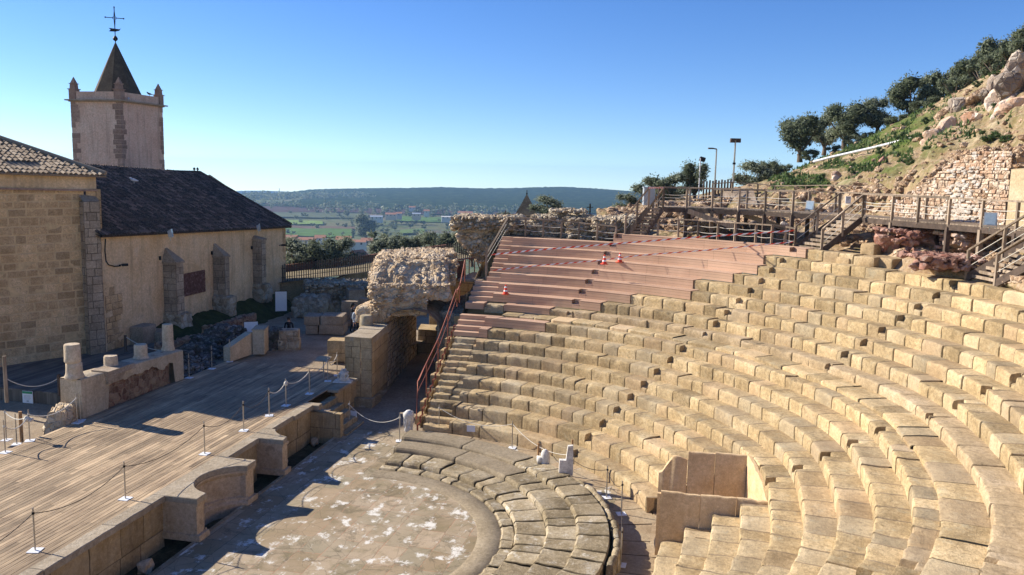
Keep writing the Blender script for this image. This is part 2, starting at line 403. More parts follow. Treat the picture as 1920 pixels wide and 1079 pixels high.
def clad_row(k, th0, th1, lastrow=False, top_open=False):
    R, Z = rowRZ(k); R -= 0.035; Zt = Z+0.03; Zb = rowRZ(k-1)[1]+0.03
    if k == 10: Zb = rowRZ(9)[1]+0.18
    Rn = rowRZ(k+1)[0]-0.03 if k < 18 and k != 9 else R+0.78
    mb = MB(); gap = MB(); rnd = random.Random(k)
    t = th0; nb = 3; hb = (Zt-Zb)/nb
    # split by notches
    edges = [th0]; tt = th0; st = notch_at(k, th0)
    N = 900
    for i in range(1, N+1):
        q = th0+(th1-th0)*i/N; s2 = notch_at(k, q)
        if (s2 is None) != (st is None): edges.append(q); st = s2
    edges.append(th1)
    for a, b in zip(edges[:-1], edges[1:]):
        ntc = notch_at(k, (a+b)/2); L = (a-b)*R; nseg = max(1, round(L/2.4)); q = a
        for s_ in range(nseg):
            e = a+(b-a)*(s_+1)/nseg; n = max(1, int((q-e)*R/0.5)); g = 0.0015
            def strip(pr, tint):
                mb.grid([[cav(r, q-g/R*2+(e-q+g/R*4)*i/n, z) for r, z in pr] for i in range(n+1)], tint)
            T = rnd.uniform(0.3, 0.75)
            if ntc is None:
                for j in range(nb): strip([(R, Zb+hb*j+0.003), (R, Zb+hb*(j+1)-0.003)], T+rnd.uniform(-.12, .12))
                strip([(R-0.012, Zt-0.02), (R-0.012, Zt), (R+0.14, Zt)], T+.1); 
                for j in range(4): strip([(R+0.145+j*(Rn-R-.14)/4, Zt), (R+0.137+(j+1)*(Rn-R-.14)/4, Zt)], T+rnd.uniform(-.1, .1))
            else:
                zm = (Zt+Zb)/2
                if k != 10:
                    strip([(R, Zb), (R, zm-0.02)], T); strip([(R-0.01, zm-0.02), (R-0.01, zm), (R+0.37, zm)], T+.1)
                    strip([(R+0.375, zm), (R+0.375, Zt-0.02)], T)
                    strip([(R+0.365, Zt-0.02), (R+0.365, Zt), (Rn, Zt)], T+.1)
                else: strip([(R, Zb), (R, Zt), (Rn, Zt)], T)
            q = e
        # near-black strips painting the shade behind the gaps
        n = max(1, int((a-b)*R/0.5))
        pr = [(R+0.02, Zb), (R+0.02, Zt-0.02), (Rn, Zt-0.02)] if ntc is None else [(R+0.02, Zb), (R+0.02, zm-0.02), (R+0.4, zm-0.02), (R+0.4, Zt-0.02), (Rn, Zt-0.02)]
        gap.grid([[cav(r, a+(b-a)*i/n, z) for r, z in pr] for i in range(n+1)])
        for th_ in (a, b):   # end cheeks of steps and of the row
            hz = Zt-0.003
            x = [cav(R, th_, Zb), cav(R, th_, hz), cav(R+0.37, th_, hz), cav(R+0.37, th_, Zb)]
            if th_ == th1 or th_ == th0: x = [cav(R, th_, Zb), cav(R, th_, hz), cav(Rn, th_, hz), cav(Rn, th_, Zb)]
            if not (th_ == th0 and ntc): mb.face(x, 0.35)
    o = mb.build('seat_row', M['deckpink'], clad); gap.build('gap_shade_strip', M['shadowgap'], o)
E0 = {k: (0.10 if k < 13 else -0.45)/rowRZ(k)[0] for k in range(8, 19)}
for k in range(8, 18):
    if k == 10:
        clad_row(k, E0[k], W10[0]); clad_row(k, W10[1], WOODEND[k])
    else: clad_row(k, E0[k], WOODEND[k])
clad_row(18, ST['L']+0.012, WOODEND[18])
# ------------------------------------------------------------------ generic masonry
def ashlar(mb, p0, p1, z0, z1, hmin=0.3, hmax=0.45, lmin=0.5, lmax=1.0, joint=0.014, rough=0.012, seed=0, inset=0.0, side=1, tv=0.2, ztop=None, zbot=None, skip=None, sub=0.3, jt=-0.7):
    """one face of coursed blocks from p0 to p1; the outward side is to the right of p0->p1 (side=1)"""
    a = Vector((p0[0], p0[1], 0)); b = Vector((p1[0], p1[1], 0)); d = (b-a); L = d.length; d.normalize(); n = Vector((d.y, -d.x, 0))*side
    rnd = random.Random(seed); z = z0
    zmax = max(z1, ztop(L) if ztop else z1, ztop(0) if ztop else z1)
    while z < zmax-0.03:
        h = rnd.uniform(hmin, hmax)
        if zmax-z-h < hmin*0.6: h = zmax-z
        s = -rnd.uniform(0, lmin)
        while s < L-0.01:
            l = rnd.uniform(lmin, lmax); s0 = max(0, s); s1 = min(L, s+l)
            if L-s1 < 0.15: s1 = L
            s = s+l if s1 < L else L
            if s1-s0 < 0.05: continue
            zt = [z+h]*2; zb = [z]*2
            if ztop: zt = [min(z+h, ztop(s0)), min(z+h, ztop(s1))]
            if zbot: zb = [max(z, zbot(s0)), max(z, zbot(s1))]
            if zt[0]-zb[0] < 0.04 and zt[1]-zb[1] < 0.04: continue
            if skip and skip((s0+s1)/2, z+h/2): continue
            ins = rnd.uniform(-1, 1)*rough + inset; t = min(1, max(0, rnd.gauss(0.5, tv)))
            nu = max(1, int((s1-s0)/sub)); nv = max(1, int(h/sub)); e = joint
            us = [0, e/(s1-s0)]+[i/nu for i in range(1, nu)]+[1-e/(s1-s0), 1]
            vs = [0, e/h]+[i/nv for i in range(1, nv)]+[1-e/h, 1]; rows = []
            for i, u in enumerate(us):
                row = []
                for j, v in enumerate(vs):
                    sp = s0+(s1-s0)*u; bb = zb[0]+(zb[1]-zb[0])*u; tt = zt[0]+(zt[1]-zt[0])*u; zz = bb+(tt-bb)*v
                    P = a+d*sp; edge = i in (0, len(us)-1) or j in (0, len(vs)-1)
                    o = -0.018 if edge else ins + mn.noise(Vector((P.x*2.5, P.y*2.5, zz*2.5)))*rough*1.6
                    P = P+n*o; row.append((P.x, P.y, zz))
                rows.append(row)
            if side < 0: rows = rows[::-1]
            k0 = len(mb.f); mb.grid(rows, t); nr, nc = len(rows)-1, len(rows[0])-1
            for ii in range(nr):
                for jj in range(nc):
                    if ii in (0, nr-1) or jj in (0, nc-1): mb.t[k0+ii*nc+jj] = jt
        z += h
def quadstrip(mb, pts_bottom, pts_top, t=0.5):
    mb.grid([[a, b] for a, b in zip(pts_bottom, pts_top)], t)
def coping(mb, poly, z0, z1, t=0.5, bev=0.03):
    """thick slab with a softened upper edge over a (possibly concave) outline"""
    n = len(poly); cx = sum(p[0] for p in poly)/n; cy = sum(p[1] for p in poly)/n
    def inset(d):
        res = []
        for i in range(n):
            p, q, r = Vector(poly[i-1]), Vector(poly[i]), Vector(poly[(i+1) % n])
            e1 = (q-p).normalized(); e2 = (r-q).normalized(); nn = Vector((-e1.y-e2.y, e1.x+e2.x))
            if nn.length < 1e-6: nn = Vector((-e1.y, e1.x))
            nn.normalize(); res.append((q.x+nn.x*d, q.y+nn.y*d))
        return res
    i2 = inset(bev)
    rows = [[(p[0], p[1], z0) for p in poly], [(p[0], p[1], z1-bev) for p in poly], [(p[0], p[1], z1) for p in i2]]
    mb.grid(rows, t, closev=True); mb.face(rows[-1], t); mb.face(rows[0][::-1], t)
# ------------------------------------------------------------------ ground sheets
M['dirt'] = stonemat('trodden_earth', (0.22, 0.165, 0.11), (0.33, 0.255, 0.175), (0.43, 0.35, 0.25), 0.7, 22, 0.5, tl=1, th=1, dark=((0.15, 0.12, 0.075), 0.4))
M['wet'] = stonemat('mossy_trench_bed', (0.025, 0.02, 0.010), (0.06, 0.052, 0.024), (0.12, 0.10, 0.055), 2.2, 18, 0.7, tl=1, th=1, lichen=((0.10, 0.085, 0.05), 0.5))
def floor_mat():
    m, nt, b = newmat('worn_marble_paving', 0.72, 0.3); v = wpos(nt)
    wv = tnoise(nt, v, 2.0, 3); cx = nt.nodes.new('ShaderNodeCombineXYZ')
    for i in range(3): nt.links.new(math_(nt, 'MULTIPLY', wv, 0.10), cx.inputs[i])
    ad = nt.nodes.new('ShaderNodeVectorMath'); ad.operation = 'ADD'; nt.links.new(v, ad.inputs[0]); nt.links.new(cx.outputs[0], ad.inputs[1]); vv = ad.outputs[0]
    br = nt.nodes.new('ShaderNodeTexBrick'); br.inputs['Scale'].default_value = 1.0; br.inputs['Brick Width'].default_value = 1.18; br.inputs['Row Height'].default_value = 0.74
    br.inputs['Mortar Size'].default_value = 0.014; br.inputs['Mortar Smooth'].default_value = 0.25; br.inputs['Bias'].default_value = 0.0; br.offset = 0.12; br.squash = 1.0
    br.inputs['Color1'].default_value = (0, 0, 0, 1); br.inputs['Color2'].default_value = (1, 1, 1, 1); br.inputs['Mortar'].default_value = (0.5, 0.5, 0.5, 1)
    nt.links.new(vmap(nt, vv, (1, 1, 1), (0, 0, 0.03)), br.inputs['Vector'])
    base = ramp(nt, br.outputs['Color'], [(0.0, (0.23, 0.175, 0.095)), (0.3, (0.34, 0.25, 0.15)), (0.6, (0.28, 0.235, 0.15)), (1.0, (0.42, 0.32, 0.21))])
    n1 = tnoise(nt, v, 0.55, 5, 0.65); base = mix_(nt, math_(nt, 'MULTIPLY', maprange(nt, n1, 0.45, 0.62), 0.5), base, (0.44, 0.34, 0.235))
    n2 = tnoise(nt, v, 1.5, 6, 0.72, 0.4); base = mix_(nt, math_(nt, 'MULTIPLY', maprange(nt, n2, 0.52, 0.66), 0.65), base, (0.20, 0.165, 0.085))
    # joints: reddish pointing inside the semicircle
    sep = nt.nodes.new('ShaderNodeSeparateXYZ'); nt.links.new(v, sep.inputs[0])
    L = nt.nodes.new('ShaderNodeVectorMath'); L.operation = 'LENGTH'; nt.links.new(v, L.inputs[0])
    inside = math_(nt, 'MULTIPLY', math_(nt, 'LESS_THAN', L.outputs['Value'], 4.9), math_(nt, 'LESS_THAN', sep.outputs['Y'], 1.0))
    jn = tnoise(nt, v, 3.0, 3); jc = mix_(nt, math_(nt, 'MULTIPLY', inside, maprange(nt, jn, 0.4, 0.55)), (0.11, 0.085, 0.05), (0.40, 0.21, 0.12)); nd = tnoise(nt, v, 0.8, 7, 0.8, 1.0); base = mix_(nt, math_(nt, 'MULTIPLY', maprange(nt, nd, 0.53, 0.60), 0.6), base, (0.13, 0.105, 0.06)); ck = tvor(nt, vv, 1.4, 'DISTANCE_TO_EDGE'); base = mix_(nt, math_(nt, 'MULTIPLY', maprange(nt, ck, 0.012, 0.0), 0.6), base, (0.10, 0.075, 0.045))
    base = mix_(nt, math_(nt, 'MULTIPLY', br.outputs['Fac'], math_(nt, 'MULTIPLY', maprange(nt, jn, 0.36, 0.5), 0.8)), base, jc)
    # white lime crust in patches of their own
    n3 = tnoise(nt, vmap(nt, v, (1, 1.4, 1), (0, 0, 0.5)), 1.15, 5, 0.62, 0.2); n4 = tnoise(nt, v, 5.0, 6, 0.85)
    pat = maprange(nt, math_(nt, 'ADD', n3, math_(nt, 'MULTIPLY', math_(nt, 'SUBTRACT', n4, 0.5), 0.55)), 0.565, 0.65)
    base = mix_(nt, math_(nt, 'MULTIPLY', pat, 0.9), base, (0.72, 0.69, 0.62))
    n5 = tnoise(nt, v, 28, 4, 0.7); base = mix_(nt, math_(nt, 'MULTIPLY', maprange(nt, n5, 0.5, 0.75), 0.35), base, (0.16, 0.12, 0.08))
    nt.links.new(base, b.inputs['Base Color'])
    h = math_(nt, 'ADD', math_(nt, 'MULTIPLY', n5, 0.5), math_(nt, 'MULTIPLY', math_(nt, 'SUBTRACT', 1.0, br.outputs['Fac']), 1.0)); h = math_(nt, 'ADD', h, n2)
    bump(nt, b, h, 0.5, 0.015); return m
M['floor'] = floor_mat()
def sheet(name, pts_fn, nu, nv, mat, kind='structure'):
    mb = MB(); mb.grid([[pts_fn(i/nu, j/nv) for j in range(nv+1)] for i in range(nu+1)])
    o = mb.build(name, mat, smooth=True)
    if kind: o['kind'] = kind
    return o
def lumps(x, y, a): return a*mn.noise(Vector((x*1.3, y*1.3, 2)))
sheet('orchestra_floor', lambda u, v: (-13+23*u, -8.6+11.75*v, 0.0+lumps(-13+23*u, -8.6+11.75*v, 0.012)), 60, 40, M['floor'])
sheet('aditus_floor', lambda u, v: (10.0+40*u, -1.2+5.6*v, 0.006+0.35*smooth(0.05, .6, u)+lumps(10+40*u, -1.2+5.6*v, 0.03)), 60, 16, M['dirt'])
o = sheet('trench_floor', lambda u, v: (-13+26*u, 3.15+1.5*v, -0.30+0.04*mn.noise(Vector((u*40, v*4, 0)))), 60, 6, M['wet'])
# trench lip
mb = MB(); x = -13; rnd = random.Random(5)
while x < 8.6:
    l = rnd.uniform(0.7, 1.6); mb.box((x+l/2, 3.14, -0.32), (l-0.02, 0.12, 0.335+rnd.uniform(-.02, .015)), 0, rnd.random()); x += l
tr = mb.build('trench_kerb', M['oldstone']); tr['kind'] = 'structure'
# walkway between the low steps and the seats
M['walk'] = stonemat('walkway_slab', (0.33, 0.235, 0.14), (0.43, 0.32, 0.20), (0.52, 0.42, 0.28), 0.9, 30, 0.5, tl=0.85, th=1.12)
mb = MB(); th = -0.0
rnd = random.Random(9)
while th > -PI:
    l = rnd.uniform(0.07, 0.13); e = max(th-l, -PI); n = 3; t = rnd.random(); z = 0.002+rnd.uniform(-.008, .008)
    rows = [[((9.0+j*0.42)*math.cos(q), (9.0+j*0.42)*math.sin(q), z+(-0.03 if (i in (0, n)) else 0)) for j in range(5)] for i, q in enumerate([th, th-0.003, e+0.003, e])]
    mb.grid2(rows, t); th = e
wk = mb.build('walkway', M['walk']); wk['kind'] = 'structure'
# ------------------------------------------------------------------ low steps (seats of honour)
low = thing('low_orchestra_steps', 'four low mossy stone steps ringing the paved orchestra floor', 'steps', (0, -6, 0))
LOW = [(5.60, 5.98, 0.0, 0.10, 'oldstone'), (6.02, 6.93, 0.08, 0.25, 'oldstone'), (6.95, 7.86, 0.24, 0.43, 'oldstone'), (7.85, 8.78, 0.42, 0.57, 'oldstone')]
for kk, (Ra, Rb, Zb, Zt, mt) in enumerate(LOW):
    mb = MB(); mb2 = MB(); rnd = random.Random(40+kk); th = -0.02/Ra if kk else 0.02
    while th > -PI:
        sm = kk >= 2 and th > -0.62
        L = (2.6 if sm else rnd.uniform(0.45, 1.0)); e = th-L/Ra; n = max(3, int(L/0.14)); tint = rnd.random(); zt = Zt+rnd.uniform(-.025, .02)*(0 if sm else 1); tilt = rnd.uniform(-.02, .02)*(0 if sm else 1)
        g = 0.006/Ra*(1 if sm else 2.5); amp = 0.006 if sm else 0.028; rows = []
        ts = [th-g] + [th-g-0.03/Ra] + [th+(e-th)*i/n for i in range(1, n)] + [e+g+0.03/Ra, e+g]
        for i, t in enumerate(ts):
            ed = (0.02 if sm else 0.045) if i in (0, len(ts)-1) else 0; row = []
            pr = [(Ra+ed, Zb-0.05), (Ra+ed-0.01, (Zb+zt)/2), (Ra+ed+0.01, zt-0.05), (Ra+ed+0.05, zt-ed*.4)] + [(Ra+0.05+(Rb-Ra-0.05)*q, zt+tilt*q-ed*.4) for q in (0.2, 0.4, 0.6, 0.8)] + [(Rb, zt+tilt-ed*.6), (Rb+0.03, zt-0.12)]
            for j, (r, z) in enumerate(pr):
                x, y = r*math.cos(t), r*math.sin(t); q = mn.noise(Vector((x*2.4, y*2.4, kk)))*amp+mn.noise(Vector((x*7, y*7, kk)))*amp*.6
                if j == 0: q = 0
                rr = r-q if j < 4 else r; row.append((rr*math.cos(t), rr*math.sin(t), z+q))
            rows.append(row)
        (mb2 if sm else mb).grid2(rows, tint)
        if th > -0.05: (mb2 if sm else mb).face([*rows[0][:9], (rows[0][8][0], rows[0][8][1], Zb-.05)], tint)
        th = e
    o = mb.build('stone_step', M[mt], low); sharp_by_angle(o, 45)
    if mb2.f: sharp_by_angle(mb2.build('restored_step', M['smoothstone'], o), 45)
mb = MB(); mb.grid([[(r*math.cos(t), r*math.sin(t), z) for r, z in ((5.7, 0.02), (6.0, 0.02), (6.1, 0.16), (6.95, 0.16), (7.0, 0.33), (7.85, 0.33), (7.9, 0.46), (8.78, 0.46), (8.8, 0.0))] for t in [-PI*i/60 for i in range(61)]], 0.3)
mb.build('step_core', M['core'], low)
# smooth band round the paving
mb = MB(); mb.grid([[(r*math.cos(t), r*math.sin(t), z) for r, z in ((4.88, 0.0), (4.90, 0.022), (5.62, 0.026), (5.66, -.02))] for t in [0.03-(PI+.06)*i/90 for i in range(91)]], 0.5)
bd = mb.build('floor_band', M['smoothstone'], smooth=True); bd['kind'] = 'structure'
# rim of drum-like stones on the outer side of the steps
mb = MB(); th = -0.86; rnd = random.Random(12)
while th > -1.62:
    l = rnd.uniform(0.55, 0.95)/8.98; e = th-l; rows = []
    rr0 = 8.98+rnd.uniform(-.04, .04); t = rnd.random(); hh = 0.40*smooth(-0.80, -0.98, th)+0.14
    for i in range(6):
        q = th-l*0.03+(e-th+l*.06)*i/5; w_ = 0.13-(0.03 if i in (0, 5) else 0); row = []
        for k in range(9):
            a = PI*k/8; r = rr0-math.cos(a)*w_; z = hh-0.13+math.sin(a)*(w_+0.02)
            if k in (0, 8): z = 0.0
            nq = 0.03*mn.noise(Vector((q*30, a*2, 1))); row.append(((r+nq)*math.cos(q), (r+nq)*math.sin(q), z+nq))
        rows.append(row)
    mb.grid(rows, t); mb.face(rows[0][::-1], t); mb.face(rows[-1], t); th = e
o = mb.build('rounded_rim_stones', M['oldstone'], smooth=True); tag(o, 'rounded kerb of drum-like stones behind the mossy low steps', 'kerb')
# ------------------------------------------------------------------ stage
M['ashlar'] = stonemat('honey_ashlar', (0.33, 0.225, 0.105), (0.46, 0.33, 0.175), (0.55, 0.42, 0.26), 0.8, 30, 0.5, streak=0.6, tl=0.82, th=1.14, dark=((0.17, 0.115, 0.06), 0.5))
M['coping'] = stonemat('grey_granite_coping', (0.34, 0.27, 0.185), (0.43, 0.35, 0.25), (0.50, 0.43, 0.33), 1.2, 55, 0.7, tl=0.9, th=1.1)
def plankmat(name, ang, c1, c2, c3, w_=0.145):
    m, nt, b = newmat(name, 0.75, 0.25); v = wpos(nt)
    g = tnoise(nt, vmap(nt, v, (1.2, 28, 1)), 1.0, 4, 0.6); p = tnoise(nt, v, 0.6, 4)
    c = ramp(nt, math_(nt, 'ADD', math_(nt, 'MULTIPLY', g, 0.6), math_(nt, 'MULTIPLY', p, 0.4)), [(0.38, c1), (0.5, c2), (0.62, c3)])
    kn = tvor(nt, vmap(nt, v, (1.0, 7.0, 1)), 1.7); c = mix_(nt, math_(nt, 'MULTIPLY', math_(nt, 'LESS_THAN', kn, 0.09), 0.55), c, tuple(x*.35 for x in c1))
    nt.links.new(tintmul(nt, c, 0.60, 1.25), b.inputs['Base Color']); bump(nt, b, g, 0.3, 0.004); return m
M['plank'] = plankmat('weathered_deck_boards', 0, (0.19, 0.13, 0.08), (0.36, 0.26, 0.16), (0.51, 0.375, 0.23))
stage = thing('wooden_stage', 'wide weathered plank stage deck on stone front wall with curved niche', 'stage', (2, 8, 0))
mb = MB(); gp = MB(); rnd = random.Random(2); y = 4.49; W = 0.152
def deck_right(y):  # outline of the far end of the deck
    return 13.35 if y < 4.7 else (14.2+(y-4.7)*0.15 if y < 9.6 else 14.9)
def deck_left(y): return -13.0
while y < 11.35:
    x = deck_left(y)-rnd.uniform(0, 3); xr = deck_right(y)
    while x < xr:
        l = rnd.uniform(2.4, 4.2); a = max(x, -13.0); b = min(x+l, xr)
        if b-a > 0.1:
            z = 1.3+rnd.uniform(-.003, .003); t = min(1, max(0, rnd.gauss(0.5, 0.27))); g = 0.008
            mb.hexa([(a+.003, y+g, z-.03), (b-.003, y+g, z-.03), (b-.003, y+W-g, z-.03), (a+.003, y+W-g, z-.03), (a+.003, y+g, z), (b-.003, y+g, z), (b-.003, y+W-g, z), (a+.003, y+W-g, z)], t)
        x += l
    y += W
deck = mb.build('plank_deck', M['plank'], stage)
gp.face([(-13, 4.47, 1.262), (14.8, 4.47, 1.262), (14.8, 11.4, 1.262), (-13, 11.4, 1.262)]); gp.build('deck_gap_shade', M['shadowgap'], stage)  # near-black sheet painting the shade between the deck planks
# stage front
def cop(poly, nm='coping_slab', z0=1.14, z1=1.318):
    m_ = MB(); coping(m_, poly, z0, z1, random.random(), 0.02); sharp_by_angle(m_.build(nm, M['coping'], stage), 30)
YF = 4.2
arc1 = [(0.3+1.24*math.cos(a), 2.72+1.24*math.sin(a)) for a in [math.radians(165-150*i/16) for i in range(17)]]
for a, b in ((-13, -9.6), (-9.59, -6.2), (-6.19, -3.6), (-3.59, -1.40)):
    jag = [(a+(b-a)*i/6, 4.05+0.03*mn.noise(Vector((a+i, 1, 3)))) for i in range(7)]; cop(jag+[(b, 4.482), (a, 4.482)])
cop([(-1.39, 3.03), (-0.9, 3.03)]+arc1[0:1]+arc1[1:-1]+arc1[-1:]+[(1.5, 3.03), (2.08, 3.03), (2.08, 4.482), (-1.39, 4.482)])
cop([(2.09, 4.06), (4.19, 4.06), (4.19, 4.482), (2.09, 4.482)])
arc2 = [(4.60, 3.18), (4.72, 3.45), (4.9, 3.70), (5.1, 3.88), (5.29, 3.97)]
cop([(4.2, 3.12)]+arc2+[(5.29, 4.482), (4.2, 4.482)])
cop([(5.3, 4.12), (6.99, 4.12), (7.0, 4.03), (8.6, 4.03), (8.6, 3.78), (8.98, 3.80), (8.98, 4.482), (5.3, 4.482)])
cop([(11.05, 3.98), (13.38, 3.98), (13.38, 4.482), (11.05, 4.482)], z0=1.2)
for (xa_, xb_, yy_, sd_) in ((-13, -1.3, YF, 1), (2.0, 4.28, YF, 2), (5.2, 8.75, YF, 3), (11.0, 13.4, 4.1, 4)):
    mb = MB(); ashlar(mb, (xa_, yy_), (xb_, yy_), -0.35, 1.15, 0.55, 0.75, 0.7, 1.5, 0.02, 0.02, sd_); sharp_by_angle(mb.build('front_wall', M['ashlar'], stage), 40)
M['cream'] = stonemat('cream_limestone', (0.42, 0.30, 0.18), (0.55, 0.41, 0.27), (0.63, 0.50, 0.36), 1.1, 30, 0.35, tl=0.92, th=1.08, dark=((0.10, 0.07, 0.04), 0.55))
def pier(x0, x1, y0, y1, z0, z1, nm='pilaster', mt='cream', base=True):
    m_ = MB(); m_.box(((x0+x1)/2, (y0+y1)/2, z0), (x1-x0, y1-y0, z1-z0), 0, 0.5)
    if base:
        m_.box(((x0+x1)/2, (y0+y1)/2-0.05, z0), (x1-x0+0.12, y1-y0+0.12, 0.2), 0, 0.6)
        m_.box(((x0+x1)/2, (y0+y1)/2-0.02, z1-0.09), (x1-x0+0.06, y1-y0+0.06, 0.085), 0, 0.6)
    o = m_.build(nm, M[mt], stage); return o
pier(-1.33, -0.93, 3.10, 4.3, -0.02, 1.14); pier(1.50, 2.0, 3.10, 4.3, -0.02, 1.14); pier(4.26, 4.64, 3.20, 4.3, -0.02, 1.14)
# curved niche walls with base and cornice mouldings
def niche(arc, nm='niche_wall'):
    m_ = MB()
    P = [Vector(p) for p in arc]; rows = []
    for i, p in enumerate(P):
        d = (P[min(i+1, len(P)-1)]-P[max(i-1, 0)]).normalized(); n_ = Vector((d.y, -d.x))
        pr = [(0.16, -0.32), (0.16, 0.08), (0.12, 0.14), (0.07, 0.17), (0.06, 0.24), (-0.02, 0.27), (-0.02, 0.95), (0.02, 0.98), (0.05, 1.04), (0.09, 1.08), (0.09, 1.14)]
        rows.append([(p.x+n_.x*(o-.07), p.y+n_.y*(o-.07), z) for o, z in pr])
    m_.grid(rows, 0.55); sharp_by_angle(m_.build(nm, M['cream'], stage), 30)
niche([(-0.95, 3.06)]+arc1+[(1.54, 3.06)]); niche(arc2)
# steps up to the stage and the pier beside them
sx0, sx1 = 9.05, 10.95
mb = MB()
for i in range(5):
    zt = 1.3-0.25*(i+1)+0.02; y1_ = 4.3-0.30*i
    mb.box(((sx0+sx1)/2, y1_-0.17, -0.3), (sx1-sx0, 0.34, zt+0.3), 0, 0.3+0.1*i)
sharp_by_angle(mb.build('stair_tread', M['oldstone'], stage), 30)
P = onZ(621, 812, 0); pier(P.x-0.35, P.x+0.0, P.y, P.y+0.5, -0.1, 1.0, 'stair_pier', 'cream', False)
mb = MB(); ashlar(mb, (8.72, 4.2), (8.72, 2.9), -0.3, 1.0, .5, .7, .5, .9, seed=6, side=-1); mb.face([(8.72, 4.2, 1.0), (8.72, 2.9, 0.98), (9.04, 2.9, 0.98), (9.04, 4.2, 1.0)], .4); mb.face([(8.72, 2.9, -.3), (9.04, 2.9, -.3), (9.04, 2.9, .98), (8.72, 2.9, .98)], .4)
mb.build('stair_cheek', M['ashlar'], stage)
# ------------------------------------------------------------------ rope posts
M['steel'] = simple('galvanised_steel', (0.45, 0.42, 0.37), 0.35, 0.7, 0.1)
M['whiteplate'] = simple('white_painted_plate', (0.72, 0.73, 0.75), 0.5, 0, 0.05)
M['darkrope'] = simple('dark_rope', (0.07, 0.055, 0.045), 0.9)
M['whiterope'] = simple('pale_rope', (0.62, 0.58, 0.50), 0.9)
def make_post(h=1.12, plate=0.30):
    t = thing('rope_post', '', 'post'); m_ = MB(); m_.tube([(0, 0, 0.01), (0, 0, h)], 0.021, 8); m_.build('pole', M['steel'], t, True)
    m_ = MB(); m_.box((0, 0, 0.0), (plate, plate, 0.018), 0.25); m_.build('base_plate', M['whiteplate'], t); return t
def ropeline(a, b, sag, mat, name, label, grp, r=0.014, parent=None):
    a = Vector(a); b = Vector(b); n = 14
    pts = [a+(b-a)*i/n - Vector((0, 0, 4*sag*(i/n)*(1-i/n))) for i in range(n+1)]
    m_ = MB(); m_.tube(pts, r, 5); m_.tube([a+Vector((0, 0, -.03)), a+Vector((0, 0, .03))], 0.035, 6); m_.tube([b+Vector((0, 0, -.03)), b+Vector((0, 0, .03))], 0.035, 6)
    o = m_.build(name, M[mat], parent, True)
    if parent is None: tag(o, label, 'rope', grp)
    return o
proto = make_post(); first = [True]
def put_post(P, label, grp, lean=(0, 0)):
    o = proto if first[0] else copy_tree(proto); first[0] = False
    o.location = P; o.rotation_euler = (lean[0], lean[1], random.uniform(-.3, .3)); tag(o, label, None, grp); return o
front = [(-8.9, 5.0), (-5.35, 5.03), (-1.87, 5.02), (2.19, 4.97), (4.85, 5.02), (6.83, 5.04), (8.31, 5.07), (10.25, 4.95), (12.5, 5.1), (13.6, 5.12)]
FL = ['in the near corner beyond the left picture edge', 'nearest the bottom left corner of the deck', 'second from the near corner of the deck', 'on the deck edge behind the curved niche', 'on the deck edge before the second projection',
      'first of the pale roped posts on the deck edge', 'with a knotted pale rope on the deck edge', 'on the deck edge above the stone stair', 'in the church shadow near the white stone fragment', 'beside the corner of the tall ashlar wall']
G1 = 'rope posts along the stage front'
for i, (x, y) in enumerate(front):
    if i == 0: continue
    put_post((x, y, 1.3), 'slim steel rope post '+FL[i], G1)
for i in range(len(front)-1):
    a = (*front[i], 1.3+0.98); b = (*front[i+1], 1.3+0.98); dk = i < 5
    ropeline(a, b, 0.30 if dk else 0.22, 'darkrope' if dk else 'whiterope', 'rope', ('dark rope' if dk else 'pale rope')+' sagging from the post '+FL[i+1], 'ropes along the stage front', 0.011 if dk else 0.016)
m_ = MB()
for q in range(7): m_.rock((8.31+random.uniform(-.05, .05), 5.07+random.uniform(-.05, .05), 2.24+random.uniform(-.08, .05)), (.12, .12, .11))
tag(m_.build('rope_knot', M['whiterope'], None, True), 'bundle of pale rope knotted round a deck edge post', 'rope')
# ------------------------------------------------------------------ rubble helpers
def massif(mb, c, d, rz=0.0, step=0.16, rnd=0.12, amp=0.10, lump=0.07, ls=3.0, seed=0.0, taper=0.0, shape=None, t=0.5, bottom=False):
    """rounded box of rubble masonry; c = centre of base, d = size; displaced by fractal noise and stone lumps"""
    ca, sa = math.cos(rz), math.sin(rz); h = [d[0]/2, d[1]/2, d[2]/2]
    def P(x, y, z):
        q = Vector((x, y, z)); i = Vector((max(-h[0]+rnd, min(h[0]-rnd, x)), max(-h[1]+rnd, min(h[1]-rnd, y)), max(-h[2]+rnd, min(h[2]-rnd, z))))
        n = q-i
        n = n.normalized() if n.length > 1e-6 else Vector((0, 0, 1)); q = i+n*rnd
        w = Vector((q.x+seed, q.y+seed*.3, q.z)); v = mn.voronoi(w*ls)[0]
        lp = (v[1]-v[0]); a = amp*mn.fractal(w*0.8, 1.0, 2.0, 3)*1.6 + lump*(min(lp, 0.45)*2.6-0.6) + lump*.5*mn.noise(w*7)
        q = q+n*a; k = 1-taper*(q.z+h[2])/d[2]; q = Vector((q.x*k, q.y*k, q.z+h[2]))
        if shape: q = shape(q)
        return (c[0]+q.x*ca-q.y*sa, c[1]+q.x*sa+q.y*ca, c[2]+q.z)
    def lin(a, n): return [-a+2*a*i/n for i in range(n+1)]
    N = [max(2, int(d[i]/step)) for i in range(3)]
    X, Y, Z = lin(h[0], N[0]), lin(h[1], N[1]), lin(h[2], N[2])
    mb.grid([[P(x, -h[1], z) for z in Z] for x in X], t); mb.grid([[P(x, h[1], z) for z in Z] for x in reversed(X)], t)
    mb.grid([[P(-h[0], y, z) for z in Z] for y in reversed(Y)], t); mb.grid([[P(h[0], y, z) for z in Z] for y in Y], t)
    mb.grid([[P(x, y, h[2]) for y in Y] for x in X], t)
    if bottom: mb.grid([[P(x, y, -h[2]) for y in Y] for x in reversed(X)], t)
